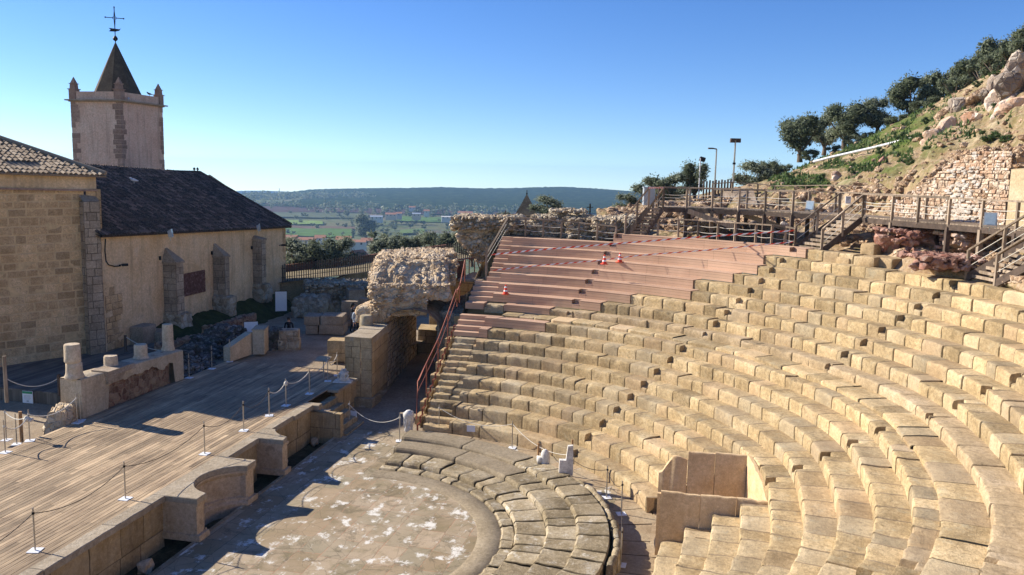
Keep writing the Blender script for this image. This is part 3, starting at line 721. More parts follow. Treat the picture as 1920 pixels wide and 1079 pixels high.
def rubmat(name, a, b_, c_, mortar, ls=3.0, bmp=0.7, lich=None, mort=0.6, dark=None):
    m, nt, b = newmat(name, 0.95, 0.1); v = wpos(nt)
    cc = tvor(nt, v, ls, 'F1', 'Color'); e = tvor(nt, v, ls, 'DISTANCE_TO_EDGE'); sp = nt.nodes.new('ShaderNodeSeparateColor'); nt.links.new(cc, sp.inputs[0])
    col = ramp(nt, sp.outputs[0], [(0.1, a), (0.5, b_), (0.9, c_)]); n = tnoise(nt, v, 9, 5, 0.7); n2 = tnoise(nt, v, 0.9, 5, 0.7)
    col = mix_(nt, math_(nt, 'MULTIPLY', maprange(nt, e, 0.09, 0.02), mort), col, mortar)
    col = mix_(nt, math_(nt, 'MULTIPLY', maprange(nt, n2, 0.45, 0.6), mort), col, mortar)
    col = mix_(nt, math_(nt, 'MULTIPLY', maprange(nt, n, 0.5, 0.75), 0.45), col, tuple(x*.45 for x in a))
    if lich: n3 = tnoise(nt, v, 2.2, 6, 0.8); col = mix_(nt, math_(nt, 'MULTIPLY', maprange(nt, n3, 0.53, 0.62), lich[1]), col, lich[0])
    if dark: n4 = tnoise(nt, v, 1.3, 6, 0.8, 0.5); col = mix_(nt, math_(nt, 'MULTIPLY', maprange(nt, n4, 0.52, 0.64), dark[1]), col, dark[0])
    nt.links.new(tintmul(nt, col, 0.75, 1.2), b.inputs['Base Color'])
    h = math_(nt, 'ADD', maprange(nt, e, 0.0, 0.14), math_(nt, 'MULTIPLY', n, 0.8)); bump(nt, b, h, bmp, 0.05); return m
M['rubble'] = rubmat('roman_concrete', (0.38, 0.26, 0.15), (0.50, 0.37, 0.235), (0.62, 0.50, 0.36), (0.56, 0.43, 0.29), 3.4, 0.8, ((0.60, 0.53, 0.42), 0.6))
M['rubblegrey'] = rubmat('grey_lichen_rubble', (0.26, 0.20, 0.135), (0.42, 0.34, 0.245), (0.55, 0.48, 0.37), (0.40, 0.30, 0.19), 3.0, 0.9, ((0.54, 0.49, 0.40), 0.7), dark=((0.12, 0.09, 0.06), 0.5))
M['rubblered'] = rubmat('red_schist_masonry', (0.14, 0.07, 0.045), (0.26, 0.14, 0.09), (0.38, 0.26, 0.17), (0.42, 0.31, 0.20), 4.5, 0.7, mort=0.45)
M['darkrub'] = rubmat('mossy_dark_rubble', (0.10, 0.09, 0.085), (0.20, 0.185, 0.175), (0.34, 0.33, 0.32), (0.06, 0.06, 0.045), 4.2, 1.0, ((0.05, 0.06, 0.02), 0.7), mort=0.7)
M['grass'] = stonemat('mossy_turf', (0.022, 0.030, 0.008), (0.045, 0.06, 0.014), (0.075, 0.095, 0.02), 1.6, 30, 1.0, tl=0.8, th=1.2, dark=((0.05, 0.035, 0.015), 0.5), bd=0.06)
M['render'] = stonemat('old_lime_render', (0.58, 0.37, 0.19), (0.75, 0.53, 0.31), (0.80, 0.60, 0.39), 0.45, 12, 0.25, streak=0.5, tl=1, th=1, dark=((0.33, 0.21, 0.13), 0.5), pits=0.2, lichen=((0.62, 0.50, 0.36), 0.4))
M['renderpink'] = stonemat('pinkish_tower_render', (0.60, 0.375, 0.26), (0.73, 0.49, 0.355), (0.79, 0.59, 0.45), 0.5, 12, 0.25, streak=0.5, tl=1, th=1, dark=((0.40, 0.26, 0.18), 0.5), pits=0.2)
M['quoin'] = stonemat('tower_quoin_stone', (0.27, 0.165, 0.115), (0.37, 0.24, 0.175), (0.46, 0.32, 0.245), 1.5, 20, 0.5, tl=0.75, th=1.2)
M['churchstone'] = stonemat('church_ashlar', (0.41, 0.255, 0.12), (0.57, 0.375, 0.195), (0.66, 0.47, 0.275), 0.8, 18, 0.7, tl=0.7, th=1.22, dark=((0.19, 0.12, 0.07), 0.5))
M['buttress'] = stonemat('buttress_granite', (0.27, 0.20, 0.135), (0.38, 0.295, 0.21), (0.47, 0.38, 0.29), 1.1, 18, 0.7, tl=0.75, th=1.2, dark=((0.12, 0.095, 0.06), 0.5))
M['mortarwarm'] = simple('warm_mortar', (0.55, 0.38, 0.20), 0.95, var=0.25, scale=3)
def tilemat(name, a, b_, c_, lich):
    m, nt, b = newmat(name, 0.9, 0.15); v = wpos(nt); t = attr(nt); n = tnoise(nt, v, 1.1, 5, 0.7); n2 = tnoise(nt, v, 14, 4, 0.7)
    c = ramp(nt, math_(nt, 'ADD', math_(nt, 'MULTIPLY', t, 0.7), math_(nt, 'MULTIPLY', n, 0.3)), [(0.2, a), (0.5, b_), (0.8, c_)])
    c = mix_(nt, math_(nt, 'MULTIPLY', maprange(nt, n2, 0.5, 0.68), lich[1]), c, lich[0]); nt.links.new(c, b.inputs['Base Color']); bump(nt, b, n2, 0.4, 0.01); return m
M['tile'] = tilemat('dark_roof_tile', (0.03, 0.022, 0.02), (0.075, 0.048, 0.038), (0.24, 0.15, 0.115), ((0.22, 0.19, 0.155), 0.8))
M['tilesunlit'] = tilemat('sunlit_roof_tile', (0.17, 0.12, 0.08), (0.27, 0.20, 0.14), (0.38, 0.30, 0.22), ((0.40, 0.36, 0.29), 0.6))  # paler copy of the roof tile, grazing sunlight put into its colour
def tiled(mb, A, B, up, lenfn, w=0.235, tl=0.40, jit=0.012, seed=0, hole=None):
    """barrel-tile roof plane: eave A->B, 'up' = unit vector up the slope, lenfn(s) = slope length at distance s along the eave"""
    A = Vector(A); B = Vector(B); e = (B-A); L = e.length; e.normalize(); up = Vector(up).normalized(); n = e.cross(up)
    if n.z < 0: n = -n
    rnd = random.Random(seed); nc = int(L/w)
    for i in range(nc):
        s = (i+0.5)*w; ln = lenfn(s); k = 0; u = -0.10+rnd.uniform(-.03, .03)
        if ln < 0.15: continue
        while u < ln:
            u1 = min(u+tl+0.06, ln+0.05); t = min(1, max(0, rnd.gauss(.5, .25))); j = rnd.uniform(-jit, jit); jh = rnd.uniform(-jit, jit)
            if hole and hole(s, u): u += tl; continue
            rows = []
            for q, (uu, lift) in enumerate(((u, 0.045), (u1, 0.0))):
                row = []
                for a in (-1, -0.6, 0, 0.6, 1):
                    hh = math.cos(a*PI/2)*0.085; P = A+e*(s+j+a*w*0.36*(1.05-0.1*q))+up*uu+n*(hh+lift+jh); row.append(tuple(P))
                rows.append(row)
            mb.grid(rows, t)
            # dark mouth of each cover tile
            r0 = rows[0]; mb.face([r0[0], r0[1], r0[2], r0[3], r0[4]], 0.0)
            u += tl
    def pt(s, u, o): return tuple(A+e*s+up*u+n*o)
    S = [L*i/40 for i in range(41)]
    mb.grid([[pt(s, -0.08, 0.0), pt(s, max(0, lenfn(s)), 0.0)] for s in S], 0.15)
    mb.grid([[pt(s, -0.08, -0.09), pt(s, -0.08, 0.0)] for s in S], 0.2)
    mb.grid([[pt(s, 0.3, -0.12), pt(s, -0.08, -0.09)] for s in S], 0.1)
def pebbles(gm, c, d, rz, n, s0, s1, seed=0, faces='tfl', zlo=0.0, taper=0.0, shape=None):
    rnd = random.Random(seed); ca, sa = math.cos(rz), math.sin(rz); A = {'t': d[0]*d[1], 'f': d[1]*(d[2]), 'l': d[0]*d[2], 'r': d[0]*d[2]}; tot = sum(A[q] for q in faces)
    for _ in range(n):
        r = rnd.uniform(0, tot)
        for q in faces:
            r -= A[q]
            if r <= 0: break
        u, v = rnd.uniform(-.5, .5), rnd.uniform(-.5, .5)
        P = {'t': (u*d[0], v*d[1], d[2]), 'f': (-d[0]/2, u*d[1], (v+.5)*d[2]), 'l': (u*d[0], d[1]/2, (v+.5)*d[2]), 'r': (u*d[0], -d[1]/2, (v+.5)*d[2])}[q]
        if P[2] < zlo*d[2]: continue
        P = Vector(P)
        if shape: P = shape(P)
        k = 1-taper*P.z/d[2]; x, y = P.x*k, P.y*k
        s = s0+(s1-s0)*rnd.random()**2; gm.rock((c[0]+x*ca-y*sa, c[1]+x*sa+y*ca, c[2]+P.z), (s*rnd.uniform(.8, 1.5), s*rnd.uniform(.8, 1.3), s*rnd.uniform(.5, .9)), rnd.random()*6, 1, .25, seed=rnd.random()*99)
def solve(fn, target, lo, hi, inc):
    for _ in range(40):
        m = (lo+hi)/2
        if (fn(m) < target) == inc: lo = m
        else: hi = m
    return m
# ------------------------------------------------------------------ church
church = thing('church', 'old stone and plaster church with dark tiled roof and pointed tower', 'church', (24, 22, 1.3))
YC = 18.3; XN0, XN1 = 14.9, 34.95
def eaveZ(x): return 7.28+(x-15.3)*(6.54-7.28)/(34.96-15.3)
mb = MB(); N = 60
mb.grid([[(XN0+(XN1-XN0)*i/N, YC+0.03*mn.noise(Vector((i*.7, j*.8, 0))), 0.4+(eaveZ(XN0+(XN1-XN0)*i/N)-0.35)*j/20) for j in range(21)] for i in range(N+1)])
mb.grid([[(XN1, YC+12*i/4, 0.4), (XN1, YC+12*i/4, 6.6+ (3.6*min(i, 4-i)/2))] for i in range(5)])
nave = mb.build('nave_wall', M['render'], church, True)
# exposed stones at the wall foot and corner
mb = MB(); ashlar(mb, (15.0, YC-0.015), (16.35, YC-0.015), 0.6, 4.6, .3, .42, .4, .8, 0.02, 0.012, 5, skip=lambda s, z: s > 1.0-0.35*math.sin(z*3)-0.12*z+.6)
mb.build('exposed_stonework', M['churchstone'], church)
mb = MB(); ashlar(mb, (34.5, YC-0.015), (34.97, YC-0.015), 0.6, 6.4, .3, .42, .3, .5, 0.02, 0.012, 8); mb.build('corner_stones', M['churchstone'], church)
# eave board along the nave wall
mb = MB(); mb.bar((XN0, YC-0.10, eaveZ(XN0)-0.02), (XN1+.1, YC-0.10, eaveZ(XN1)-0.02), 0.22, 0.07); mb.build('eave_course', M['quoin'], church)
# nave roof
R0 = onY(375, 325, 25.0); YR = 25.0
A = Vector((XN0-0.4, YC-0.3, eaveZ(XN0-.4)+0.02)); B = Vector((XN1+0.28, YC-0.3, eaveZ(XN1+.28)+0.02)); Rr = Vector((R0.x, YR, R0.z)); Rl = Vector((R0.x-14.0, YR, R0.z+0.14))
e = (B-A).normalized(); up = (Rr-A)-(Rr-A).dot(e)*e; SL = up.length; up.normalize(); Lr = (B-A).length; sR = (Rr-A).dot(e)
mb = MB(); tiled(mb, A, B, up, lambda s: SL*(1.0 if s < sR else max(0, (Lr-s)/(Lr-sR))), seed=3)
roof = mb.build('nave_roof', M['tile'], church); sharp_by_angle(roof, 60)
mb = MB(); mb.tube([tuple(Rl+Vector((0, 0, .05))), tuple(Rr+Vector((0, 0, .05))), tuple(B+Vector((0.05, 0, .12)))], 0.13, 7, 0.25); mb.build('ridge_tiles', M['tile'], roof, True)
mb = MB(); hb = Vector((B.x, YR+7.0, B.z)); mb.face([tuple(B), tuple(hb), tuple(Rr)], .3); mb.face([tuple(Rr), tuple(hb), (A.x, YR+7, A.z), tuple(Rl)], .3); mb.build('rear_roof', M['tile'], roof)
mb = MB()
for s in (0.3, 0.75): mb.tube([tuple(Rr+Vector((-s, 0, .12))), tuple(Rr+Vector((-s, 0, .26)))], 0.05, 6); mb.rock(tuple(Rr+Vector((-s, 0, .32))), (.18, .18, .2))
mb.build('ridge_finial', M['tile'], roof, True)
# buttresses: (px left, px right of the front, foot py, top py front, kind)
def buttress(pw, pc, pr, ztop, zfoot, hood=0.75):
    xl = onY(pw, 500, YC).x; dep = solve(lambda d: px_of((xl, YC-d, 4)), pc, .1, 3, True); xr = onY(pr, 500, YC-dep).x; pxl = pw
    g = MB(); y0 = YC-dep
    for (p, q, s) in (((xl, YC), (xl, y0), 11), ((xl, y0), (xr, y0), 12), ((xr, y0), (xr, YC), 13)):
        ashlar(g, p, q, zfoot, ztop, .32, .46, .45, .8, 0.016, 0.014, s+int(pxl))
    # sloping weathered cap
    o = 0.06; xm = (xl+xr)/2
    g.face([(xl-o, y0-o, ztop), (xr+o, y0-o, ztop), (xm+.12, YC, ztop+hood), (xm-.12, YC, ztop+hood)], .35); g.face([(xl-o, YC, ztop), (xl-o, y0-o, ztop), (xm-.12, YC, ztop+hood)], .45)
    g.face([(xr+o, y0-o, ztop), (xr+o, YC, ztop), (xm+.12, YC, ztop+hood)], .3); g.face([(xl-o, y0-o, ztop-.1), (xr+o, y0-o, ztop-.1), (xr+o, y0-o, ztop), (xl-o, y0-o, ztop)], .35)
    g.face([(xl-o, YC, ztop-.1), (xl-o, y0-o, ztop-.1), (xl-o, y0-o, ztop), (xl-o, YC, ztop)], .35)
    b_ = g.build('buttress', M['buttress'], church)
    g = MB(); massif(g, ((xl+xr)/2+.05, YC-dep/2-0.1, zfoot-0.7), (xr-xl+0.35, dep+0.5, 1.35), 0, 0.12, .1, .08, .06, 3.5, pxl); g.build('rubble_footing', M['rubblegrey'], b_, True)
    return b_
P1 = onZ(305, 585, 2.2)
buttress(305, 331, 344, 5.45, 1.9); buttress(399, 422, 430, 5.3, 2.1); buttress(474, 491, 499, 6.0, 2.3, .2)
# apse wall with corner piers
a0 = Vector((9.6, 21.42)); a1 = Vector((14.5, 18.86)); ad_ = (a1-a0).normalized()
mb = MB(); ashlar(mb, a0, a1, 0.9, 9.75, .34, .46, .45, .95, 0.038, 0.012, 21, tv=0.3, jt=1.35); wall = mb.build('apse_wall', M['churchstone'], church)
mb = MB(); nn = Vector((ad_.y, -ad_.x)); q0 = a0-nn*0.012; q1 = a1-nn*.012
mb.face([(q0.x, q0.y, .9), (q1.x, q1.y, .9), (q1.x, q1.y, 9.8), (q0.x, q0.y, 9.8)]); mb.build('mortar_bed', M['mortarwarm'], wall)
def apier(p0, p1, dep, z1, seed, cap=0.3):
    g = MB(); p0 = Vector(p0); p1 = Vector(p1); d = (p1-p0).normalized(); n = Vector((d.y, -d.x)); f0 = p0+n*dep; f1 = p1+n*dep
    ashlar(g, p0, f0, .9, z1, .34, .48, .4, .7, .018, .016, seed); ashlar(g, f0, f1, .9, z1, .34, .48, .35, .7, .018, .016, seed+1); ashlar(g, f1, p1, .9, z1, .34, .48, .4, .7, .018, .016, seed+2)
    g.face([(f0.x, f0.y, z1), (f1.x, f1.y, z1), (p1.x, p1.y, z1+cap), (p0.x, p0.y, z1+cap)], .4); g.build('corner_pier', M['buttress'], church)
apier(a1-ad_*0.25, a1+ad_*0.55, 0.45, 9.0, 31); apier(a0-ad_*0.2, a0+ad_*0.62, 0.5, 8.9, 35)
g = MB(); b0 = a0-ad_*.2; b1 = b0+Vector((-.3, .95))*5; ashlar(g, b1, b0, .9, 9.7, .34, .46, .45, .95, .022, .012, 41); g.build('apse_wall', M['churchstone'], church)
g = MB(); c1 = a1+ad_*.1; ashlar(g, (c1.x, c1.y), (XN0+.2, YC+.05), .9, 9.6, .34, .46, .4, .8, .02, .012, 43); g.face([(a1.x, a1.y, 9.0), (15.3, 18.6, 9.0), (15.6, 25, 9.0), (15.6, 25, 10)], .5); g.build('return_wall', M['churchstone'], church)
# plaster frieze, moulding and roof of the apse in the sunlit tile colour
def offp(p, o): return Vector((p.x+nn.x*o, p.y+nn.y*o))
g = MB(); f0 = offp(a0-ad_*.3, .03); f1 = offp(a1+ad_*0.62, .03); g.grid([[(f0.x, f0.y, 9.70), (f0.x, f0.y, 10.38)], [(f1.x, f1.y, 9.55), (f1.x, f1.y, 10.22)]], .6); g.face([(f1.x, f1.y, 9.55), (f1.x+.6, f1.y+1.5, 9.6), (f1.x+.6, f1.y+1.5, 10.2), (f1.x, f1.y, 10.22)]); g.build('plaster_frieze', M['render'], church)
g = MB(); g.bar((*offp(a0-ad_*.3, .08), 9.68), (*offp(a1+ad_*.62, .08), 9.52), .14, .09); g.build('brick_moulding', M['quoin'], church)
g = MB(); E0_ = Vector((*offp(a0-ad_*.9, .4), 10.46)); E1_ = Vector((*offp(a1+ad_*.95, .4), 10.28)); ee = (E1_-E0_).normalized()
ii = Vector((-nn.x, -nn.y, 0)).normalized(); upv = (ii*math.cos(math.radians(21))+Vector((0, 0, math.sin(math.radians(21))))); upv = (upv-upv.dot(ee)*ee).normalized(); LL = (E1_-E0_).length
AP = onY(-24, 254, 24.3); sap = (AP-E0_).dot(ee); pap = (AP-E0_)-ee*sap; lap = pap.length; upv = pap.normalized()
def hiplen(s): return lap*(max(0, LL-s)/(LL-sap) if s > sap else max(0, s)/max(.1, sap))
tiled(g, E0_, E1_, upv, hiplen, 0.25, 0.42, 0.02, 77, hole=lambda s, u: abs(s-(LL-3.4)) < 0.75 and 0.55 < u < 1.25); ar = g.build('apse_roof', M['tilesunlit'], church); sharp_by_angle(ar, 60)
g = MB(); g.tube([tuple(E1_+Vector((0, 0, .1))), tuple(AP+Vector((0, 0, .1)))], .13, 7); g.build('hip_tiles', M['tilesunlit'], ar, True)
g = MB(); g.face([tuple(E1_), (17.0, 21.8, 10.5), tuple(AP)], .3); g.face([tuple(AP), (17.0, 21.8, 10.5), (15.5, 27, 11.0), (10.5, 28, 10.4), tuple(E0_)], .3); g.build('rear_apse_roof', M['tile'], ar)
# ---- tower
C0 = atD(230, 310, 62); TX, TY = C0.x, C0.y
lo, hi = 1, 12
WX = solve(lambda s: px_of((TX+s, TY, 11)), 308, 1, 12, True); WY = solve(lambda s: px_of((TX, TY+s, 11)), 138, 1, 12, False)
TZ0 = 9.6; TZ1 = TX*0+C0.z+hgt(C0, 191)
tower = MB()
for (p, q) in (((TX, TY+WY), (TX, TY)), ((TX, TY), (TX+WX, TY)), ((TX+WX, TY), (TX+WX, TY+WY)), ((TX+WX, TY+WY), (TX, TY+WY))):
    tower.grid([[(p[0]+(q[0]-p[0])*i/12, p[1]+(q[1]-p[1])*i/12, TZ0+(TZ1-TZ0)*j/10) for j in range(11)] for i in range(13)])
tw = tower.build('tower_wall', M['renderpink'], church, True)
g = MB(); rnd = random.Random(8)
for (cx_, cy_, sx_, sy_) in ((TX, TY, 1, 1), (TX+WX, TY, -1, 1), (TX, TY+WY, 1, -1)):
    z = TZ0
    while z < TZ1-0.1:
        h = rnd.uniform(.28, .42); lx = rnd.uniform(.22, .62); ly = rnd.uniform(.22, .75); t = rnd.random(); z1 = min(z+h, TZ1)
        if rnd.random() < 0.96:
            if sy_ == 1: g.box((cx_+sx_*(lx-.02)/2, TY-.004, z), (lx+.02, .03, z1-z-.02), 0, t)
            if sx_ == 1: g.box((TX-.004, cy_+sy_*(ly-.02)/2, z), (.03, ly+.02, z1-z-.02), 0, t)
        z = z1
g.build('quoin_stone', M['quoin'], tw)
def ring(mb, o, z0, z1, t=.5): mb.box((TX+WX/2, TY+WY/2, z0), (WX+2*o, WY+2*o, z1-z0), 0, t)
g = MB(); ring(g, .12, TZ1-.02, TZ1+.05); ring(g, .30, TZ1+.05, TZ1+.14); g.build('cornice', M['buttress'], church)
PH = hgt((TX, TY, TZ1), 172)
g = MB(); hw = .22
for (a, b, c_, d_) in ((TX, TX+WX, TY, TY+hw), (TX, TX+WX, TY+WY-hw, TY+WY), (TX, TX+hw, TY+hw, TY+WY-hw), (TX+WX-hw, TX+WX, TY+hw, TY+WY-hw)):
    g.box(((a+b)/2, (c_+d_)/2, TZ1+.14), (b-a, d_-c_, PH-.14), 0)
g.build('parapet', M['renderpink'], church)
for (ax, ay) in ((TX+.18, TY+.18), (TX+WX-.18, TY+.18), (TX+.18, TY+WY-.18), (TX+WX-.18, TY+WY-.18)):
    g = MB(); zb = TZ1+.14; g.box((ax, ay, zb), (.52, .52, PH+.0)); g.box((ax, ay, zb+PH), (.64, .64, .06))
    k = .21
    g.hexa([(ax-k, ay-k, zb+PH+.06), (ax+k, ay-k, zb+PH+.06), (ax+k, ay+k, zb+PH+.06), (ax-k, ay+k, zb+PH+.06), (ax-.19, ay-.19, zb+PH+.4), (ax+.19, ay-.19, zb+PH+.4), (ax+.19, ay+.19, zb+PH+.4), (ax-.19, ay+.19, zb+PH+.4)])
    g.box((ax, ay, zb+PH+.4), (.48, .48, .05)); k = .18; zz = zb+PH+.45
    g.hexa([(ax-k, ay-k, zz), (ax+k, ay-k, zz), (ax+k, ay+k, zz), (ax-k, ay+k, zz), (ax-.015, ay-.015, zz+.46), (ax+.015, ay-.015, zz+.46), (ax+.015, ay+.015, zz+.46), (ax-.015, ay+.015, zz+.46)])
    g.build('corner_pinnacle', M['quoin'], church)
M['spire'] = stonemat('dark_spire_render', (0.05, 0.035, 0.022), (0.085, 0.06, 0.038), (0.13, 0.095, 0.06), 1.2, 20, .5, tl=1, th=1, lichen=((0.15, 0.12, 0.08), .4))
SXc, SYc = TX+WX/2, TY+WY/2; APZ = onY(219, 84, SYc).z; rs = 1.92
g = MB(); ringp = [(SXc+math.cos(PI/8+k*PI/4)*rs, SYc+math.sin(PI/8+k*PI/4)*rs, TZ1+.3) for k in range(8)]
zap = CAM.z+0; S_ = Vector((SXc, SYc, 0)); dS = (S_-CAM).dot(_f)
zap = 15+hgt((SXc, SYc, 15), 78)
for k in range(8): g.face([ringp[k], ringp[(k+1) % 8], (SXc, SYc, zap)])
spr = g.build('spire', M['spire'], church)
M['iron'] = simple('black_wrought_iron', (0.015, 0.014, 0.013), 0.6, 0.3)
g = MB(); z0 = zap-.1; zt_ = 15+hgt((SXc, SYc, 15), 14); H_ = zt_-z0
g.tube([(SXc, SYc, z0), (SXc, SYc, zt_)], .035, 6); g.lathe((SXc, SYc, z0+.1), [(.02, 0), (.16, .1), (.19, .2), (.13, .33), (.04, .42)], 10)
sd_ = Vector((.59, -.81, 0)); c_ = Vector((SXc, SYc, z0+H_*.70))
g.tube([tuple(c_-sd_*.62), tuple(c_+sd_*.62)], .03, 6)
for s in (-1, 1): g.rock(tuple(c_+sd_*.62*s), (.12, .12, .12), amp=0)
g.rock((SXc, SYc, zt_), (.1, .1, .16), amp=0)
for a in range(8):
    t0 = a*PI/4; t1 = (a+1)*PI/4; g.bar(tuple(c_+sd_*math.cos(t0)*.13+Vector((0, 0, math.sin(t0)*.13))), tuple(c_+sd_*math.cos(t1)*.13+Vector((0, 0, math.sin(t1)*.13))), .035)
for s in (-1, 1): g.bar(tuple(c_+Vector((0, 0, .15))+sd_*.05*s), (SXc, SYc, zt_-.1), .02); g.bar(tuple(c_-Vector((0, 0, .15))+sd_*.05*s), tuple(c_-Vector((0, 0, .9))), .02)
crs = g.build('iron_cross', M['iron'], church)
g = MB(); v0 = Vector((SXc, SYc, z0+H_*.36)); pts = [(-.42, .12), (-.3, .0), (-.42, -.13), (.02, -.12), (.3, -.03), (.38, .1), (.42, .16), (.30, .08), (.02, .1)]
for s in (-.015, .015): g.face([tuple(v0+sd_*x+Vector((0, 0, z))+Vector((.81, .59, 0))*s) for x, z in (pts if s > 0 else pts[::-1])])
g.build('weather_vane', M['iron'], crs)
# red terracotta relief panel, cable and lamps on the wall
M['relief'] = stonemat('dark_red_relief', (0.10, 0.04, 0.03), (0.19, 0.085, 0.065), (0.33, 0.20, 0.17), 5.0, 18, 1.0, tl=1, th=1, bd=.06)
xa = onY(345, 530, YC-.06).x; xb = onY(385, 530, YC-.06).x; za = onY(345, 557, YC-.06).z; zb_ = onY(345, 514, YC-.06).z
g = MB(); n = 30
def rel(i, j):
    x = xa+(xb-xa)*i/n; z = za+(zb_-za)*j/n+.02*mn.noise(Vector((i*.5, j*.5, 1))); u = (i/n-.5)*2; v = (j/n-.5)*2; r = math.hypot(u, v*1.0)
    return (x, YC-.05-.05*abs(mn.noise(Vector((i*.35, j*.35, 4))))-.03*(abs(r-.72) < .07), z)
g.grid([[rel(i, j) for j in range(n+1)] for i in range(n+1)]); g.box(((xa+xb)/2, YC-.0, za), (xb-xa, .08, zb_-za)); tag(g.build('relief_panel', M['relief'], None, True), 'dark red carved relief panel hung between two church buttresses', 'relief')
g = MB(); pts = [onY(198, 448, YC-.04), onY(197, 470, YC-.04), onY(199, 490, YC-.04), onY(204, 497, YC-.05), onY(215, 500, YC-.06), onY(226, 499, YC-.1)]
g.tube([tuple(p) for p in pts], .03, 5); tag(g.build('cable', M['iron'], None, True), 'black cable looping down the plaster church wall', 'cable')
def cctv(x, y, label, ln=.35):
    P = onY(x, y, YC-.15); t = thing('wall_lamp', label, 'lamp', P, 0, 'small lamps on the church wall'); g = MB(); g.tube([tuple(P+Vector((-.05, -.05, 0))), tuple(P+Vector((ln*.5, -.25, .0)))], .07, 8); g.build('lamp_body', M['iron'], t, True)
    g = MB(); g.bar(tuple(P), tuple(P+Vector((0, .15, -.02))), .05); g.build('bracket', M['iron'], t)
cctv(228, 497, 'small black lamp at the end of the looping wall cable'); cctv(527, 460, 'small black lamp near the right corner of the church wall')
g = MB(); P = onY(300, 488, YC-.03); g.box(tuple(P), (.12, .1, .22)); P = onY(397, 478, YC-.03); g.box(tuple(P), (.1, .1, .22)); P = onY(472, 468, YC-.03); g.box(tuple(P), (.1, .1, .22)); g.build('junction_box', M['iron'], church)
M['lampgrey'] = simple('grey_floodlight_housing', (0.42, 0.44, 0.46), 0.4, .3, .08); M['lampglass'] = simple('floodlight_glass', (0.33, 0.42, 0.50), 0.1, .0, .1, spec=.8)
def flood(P, az, s, label, tilt=-.3):
    t = thing('floodlight', label, 'floodlight', P, az, 'grey floodlights')
    def T(x, y, z): return (P[0]+x*math.cos(az)*s-y*math.sin(az)*s, P[1]+x*math.sin(az)*s+y*math.cos(az)*s, P[2]+z*s)
    L_ = lambda pts: [(p[0]*s, p[1]*s, p[2]*s) for p in pts]
    g = MB(); d = tilt
    g.hexa(L_([(-.1, -.27, .12), (.2, -.32, .1), (.2, .32, .1), (-.1, .27, .12), (-.22, -.22, .62), (.1, -.32, .82), (.1, .32, .82), (-.22, .22, .62)])); o = g.build('housing', M['lampgrey']); o.parent = t
    g = MB(); g.face(L_([(.208, -.26, .16), (.208, .26, .16), (.11, .26, .76), (.11, -.26, .76)])); g2 = g.build('glass', M['lampglass']); g2.parent = o
    g = MB(); g.bar((0, -.34*s, 0), (0, -.34*s, .45*s), .05*s); g.bar((0, .34*s, 0), (0, .34*s, .45*s), .05*s); g.bar((0, -.36*s, 0), (0, .36*s, 0), .05*s); g.bar((0, 0, 0), (0, 0, -.25*s), .05*s); g3 = g.build('bracket', M['steel']); g3.parent = t
    return t
P = onY(320, 452, YC-1.0); flood((P.x, P.y, P.z+.15), math.radians(-70), .62, 'grey floodlight under the dark eave above the nearest nave buttress')
P = onY(485, 437, YC-.8); flood((P.x, P.y, P.z+.1), math.radians(-70), .62, 'grey floodlight on top of the farthest church buttress')
# roosting birds
M['bird'] = simple('pale_feathers', (0.55, 0.55, 0.57), .8); M['birddark'] = simple('dark_feathers', (0.12, 0.12, 0.13), .8)
def bird(P, az, label, mt='bird', s=1.0):
    t = thing('pigeon', label, 'bird', P, az, 'pigeons on the church'); g = MB()
    g.tube([(-.17*s, 0, .10*s), (-.08*s, 0, .12*s), (.03*s, 0, .14*s), (.10*s, 0, .17*s), (.13*s, 0, .22*s), (.16*s, 0, .225*s), (.2*s, 0, .22*s)], [.015*s, .045*s, .07*s, .055*s, .035*s, .03*s, .004*s], 8)
    g.tube([(0, .02*s, .1*s), (0.01, .02*s, 0)], .006*s, 4); g.tube([(0, -.02*s, .1*s), (0.01, -.02*s, 0)], .006*s, 4)
    o = g.build('body', M[mt], None, True); o.parent = t
bird(onY(243, 349, 19.9)+Vector((0, -.3, .15)), 2.0, 'white pigeon sitting low on the dark nave roof', 'bird', 1.3)
zz = TZ1+.14
bird(Vector((TX+.7, TY-.2, zz)), .5, 'pale pigeon on the tower cornice by the middle corner'); bird(Vector((TX+WX*.72, TY+.1, TZ1+PH)), 2.5, 'dark pigeon perched on the tower parapet', 'birddark', 1.2)
# ------------------------------------------------------------------ terrain (one sheet, reaches the horizon)
def lerp_pts(tab, x):
    if x <= tab[0][0]: return tab[0][1]
    for (a, b), (c, d) in zip(tab[:-1], tab[1:]):
        if x <= c: return b+(d-b)*(x-a)/(c-a)
    return tab[-1][1]
def ground_h(x, y):
    q = Vector((x-CAM.x, y-CAM.y, 0)); D = q.length; az = math.atan2(q.y, q.x)
    z = lerp_pts([(0, -.9), (57, -.9), (70, 1.6), (80, -2), (110, -12), (200, -30), (420, -52), (650, -60), (2150, -60), (6000, -200), (20000, -700)], D)
    z += 1.3*nz(x, y, 0, .02) * smooth(90, 300, D)
    if y > 12.5 or (y > 3 and x < -8): z = max(z, 0.55) if D < 62 else z
    return z
mb = MB(); rows = []
Ds = [0.5]+[2+i*2.2 for i in range(40)]+[92*1.075**i for i in range(76)]
for a in range(181):
    az = -PI+2*PI*a/180; rows.append([(CAM.x+math.cos(az)*D, CAM.y+math.sin(az)*D, ground_h(CAM.x+math.cos(az)*D, CAM.y+math.sin(az)*D)) for D in Ds])
mb.grid(rows)
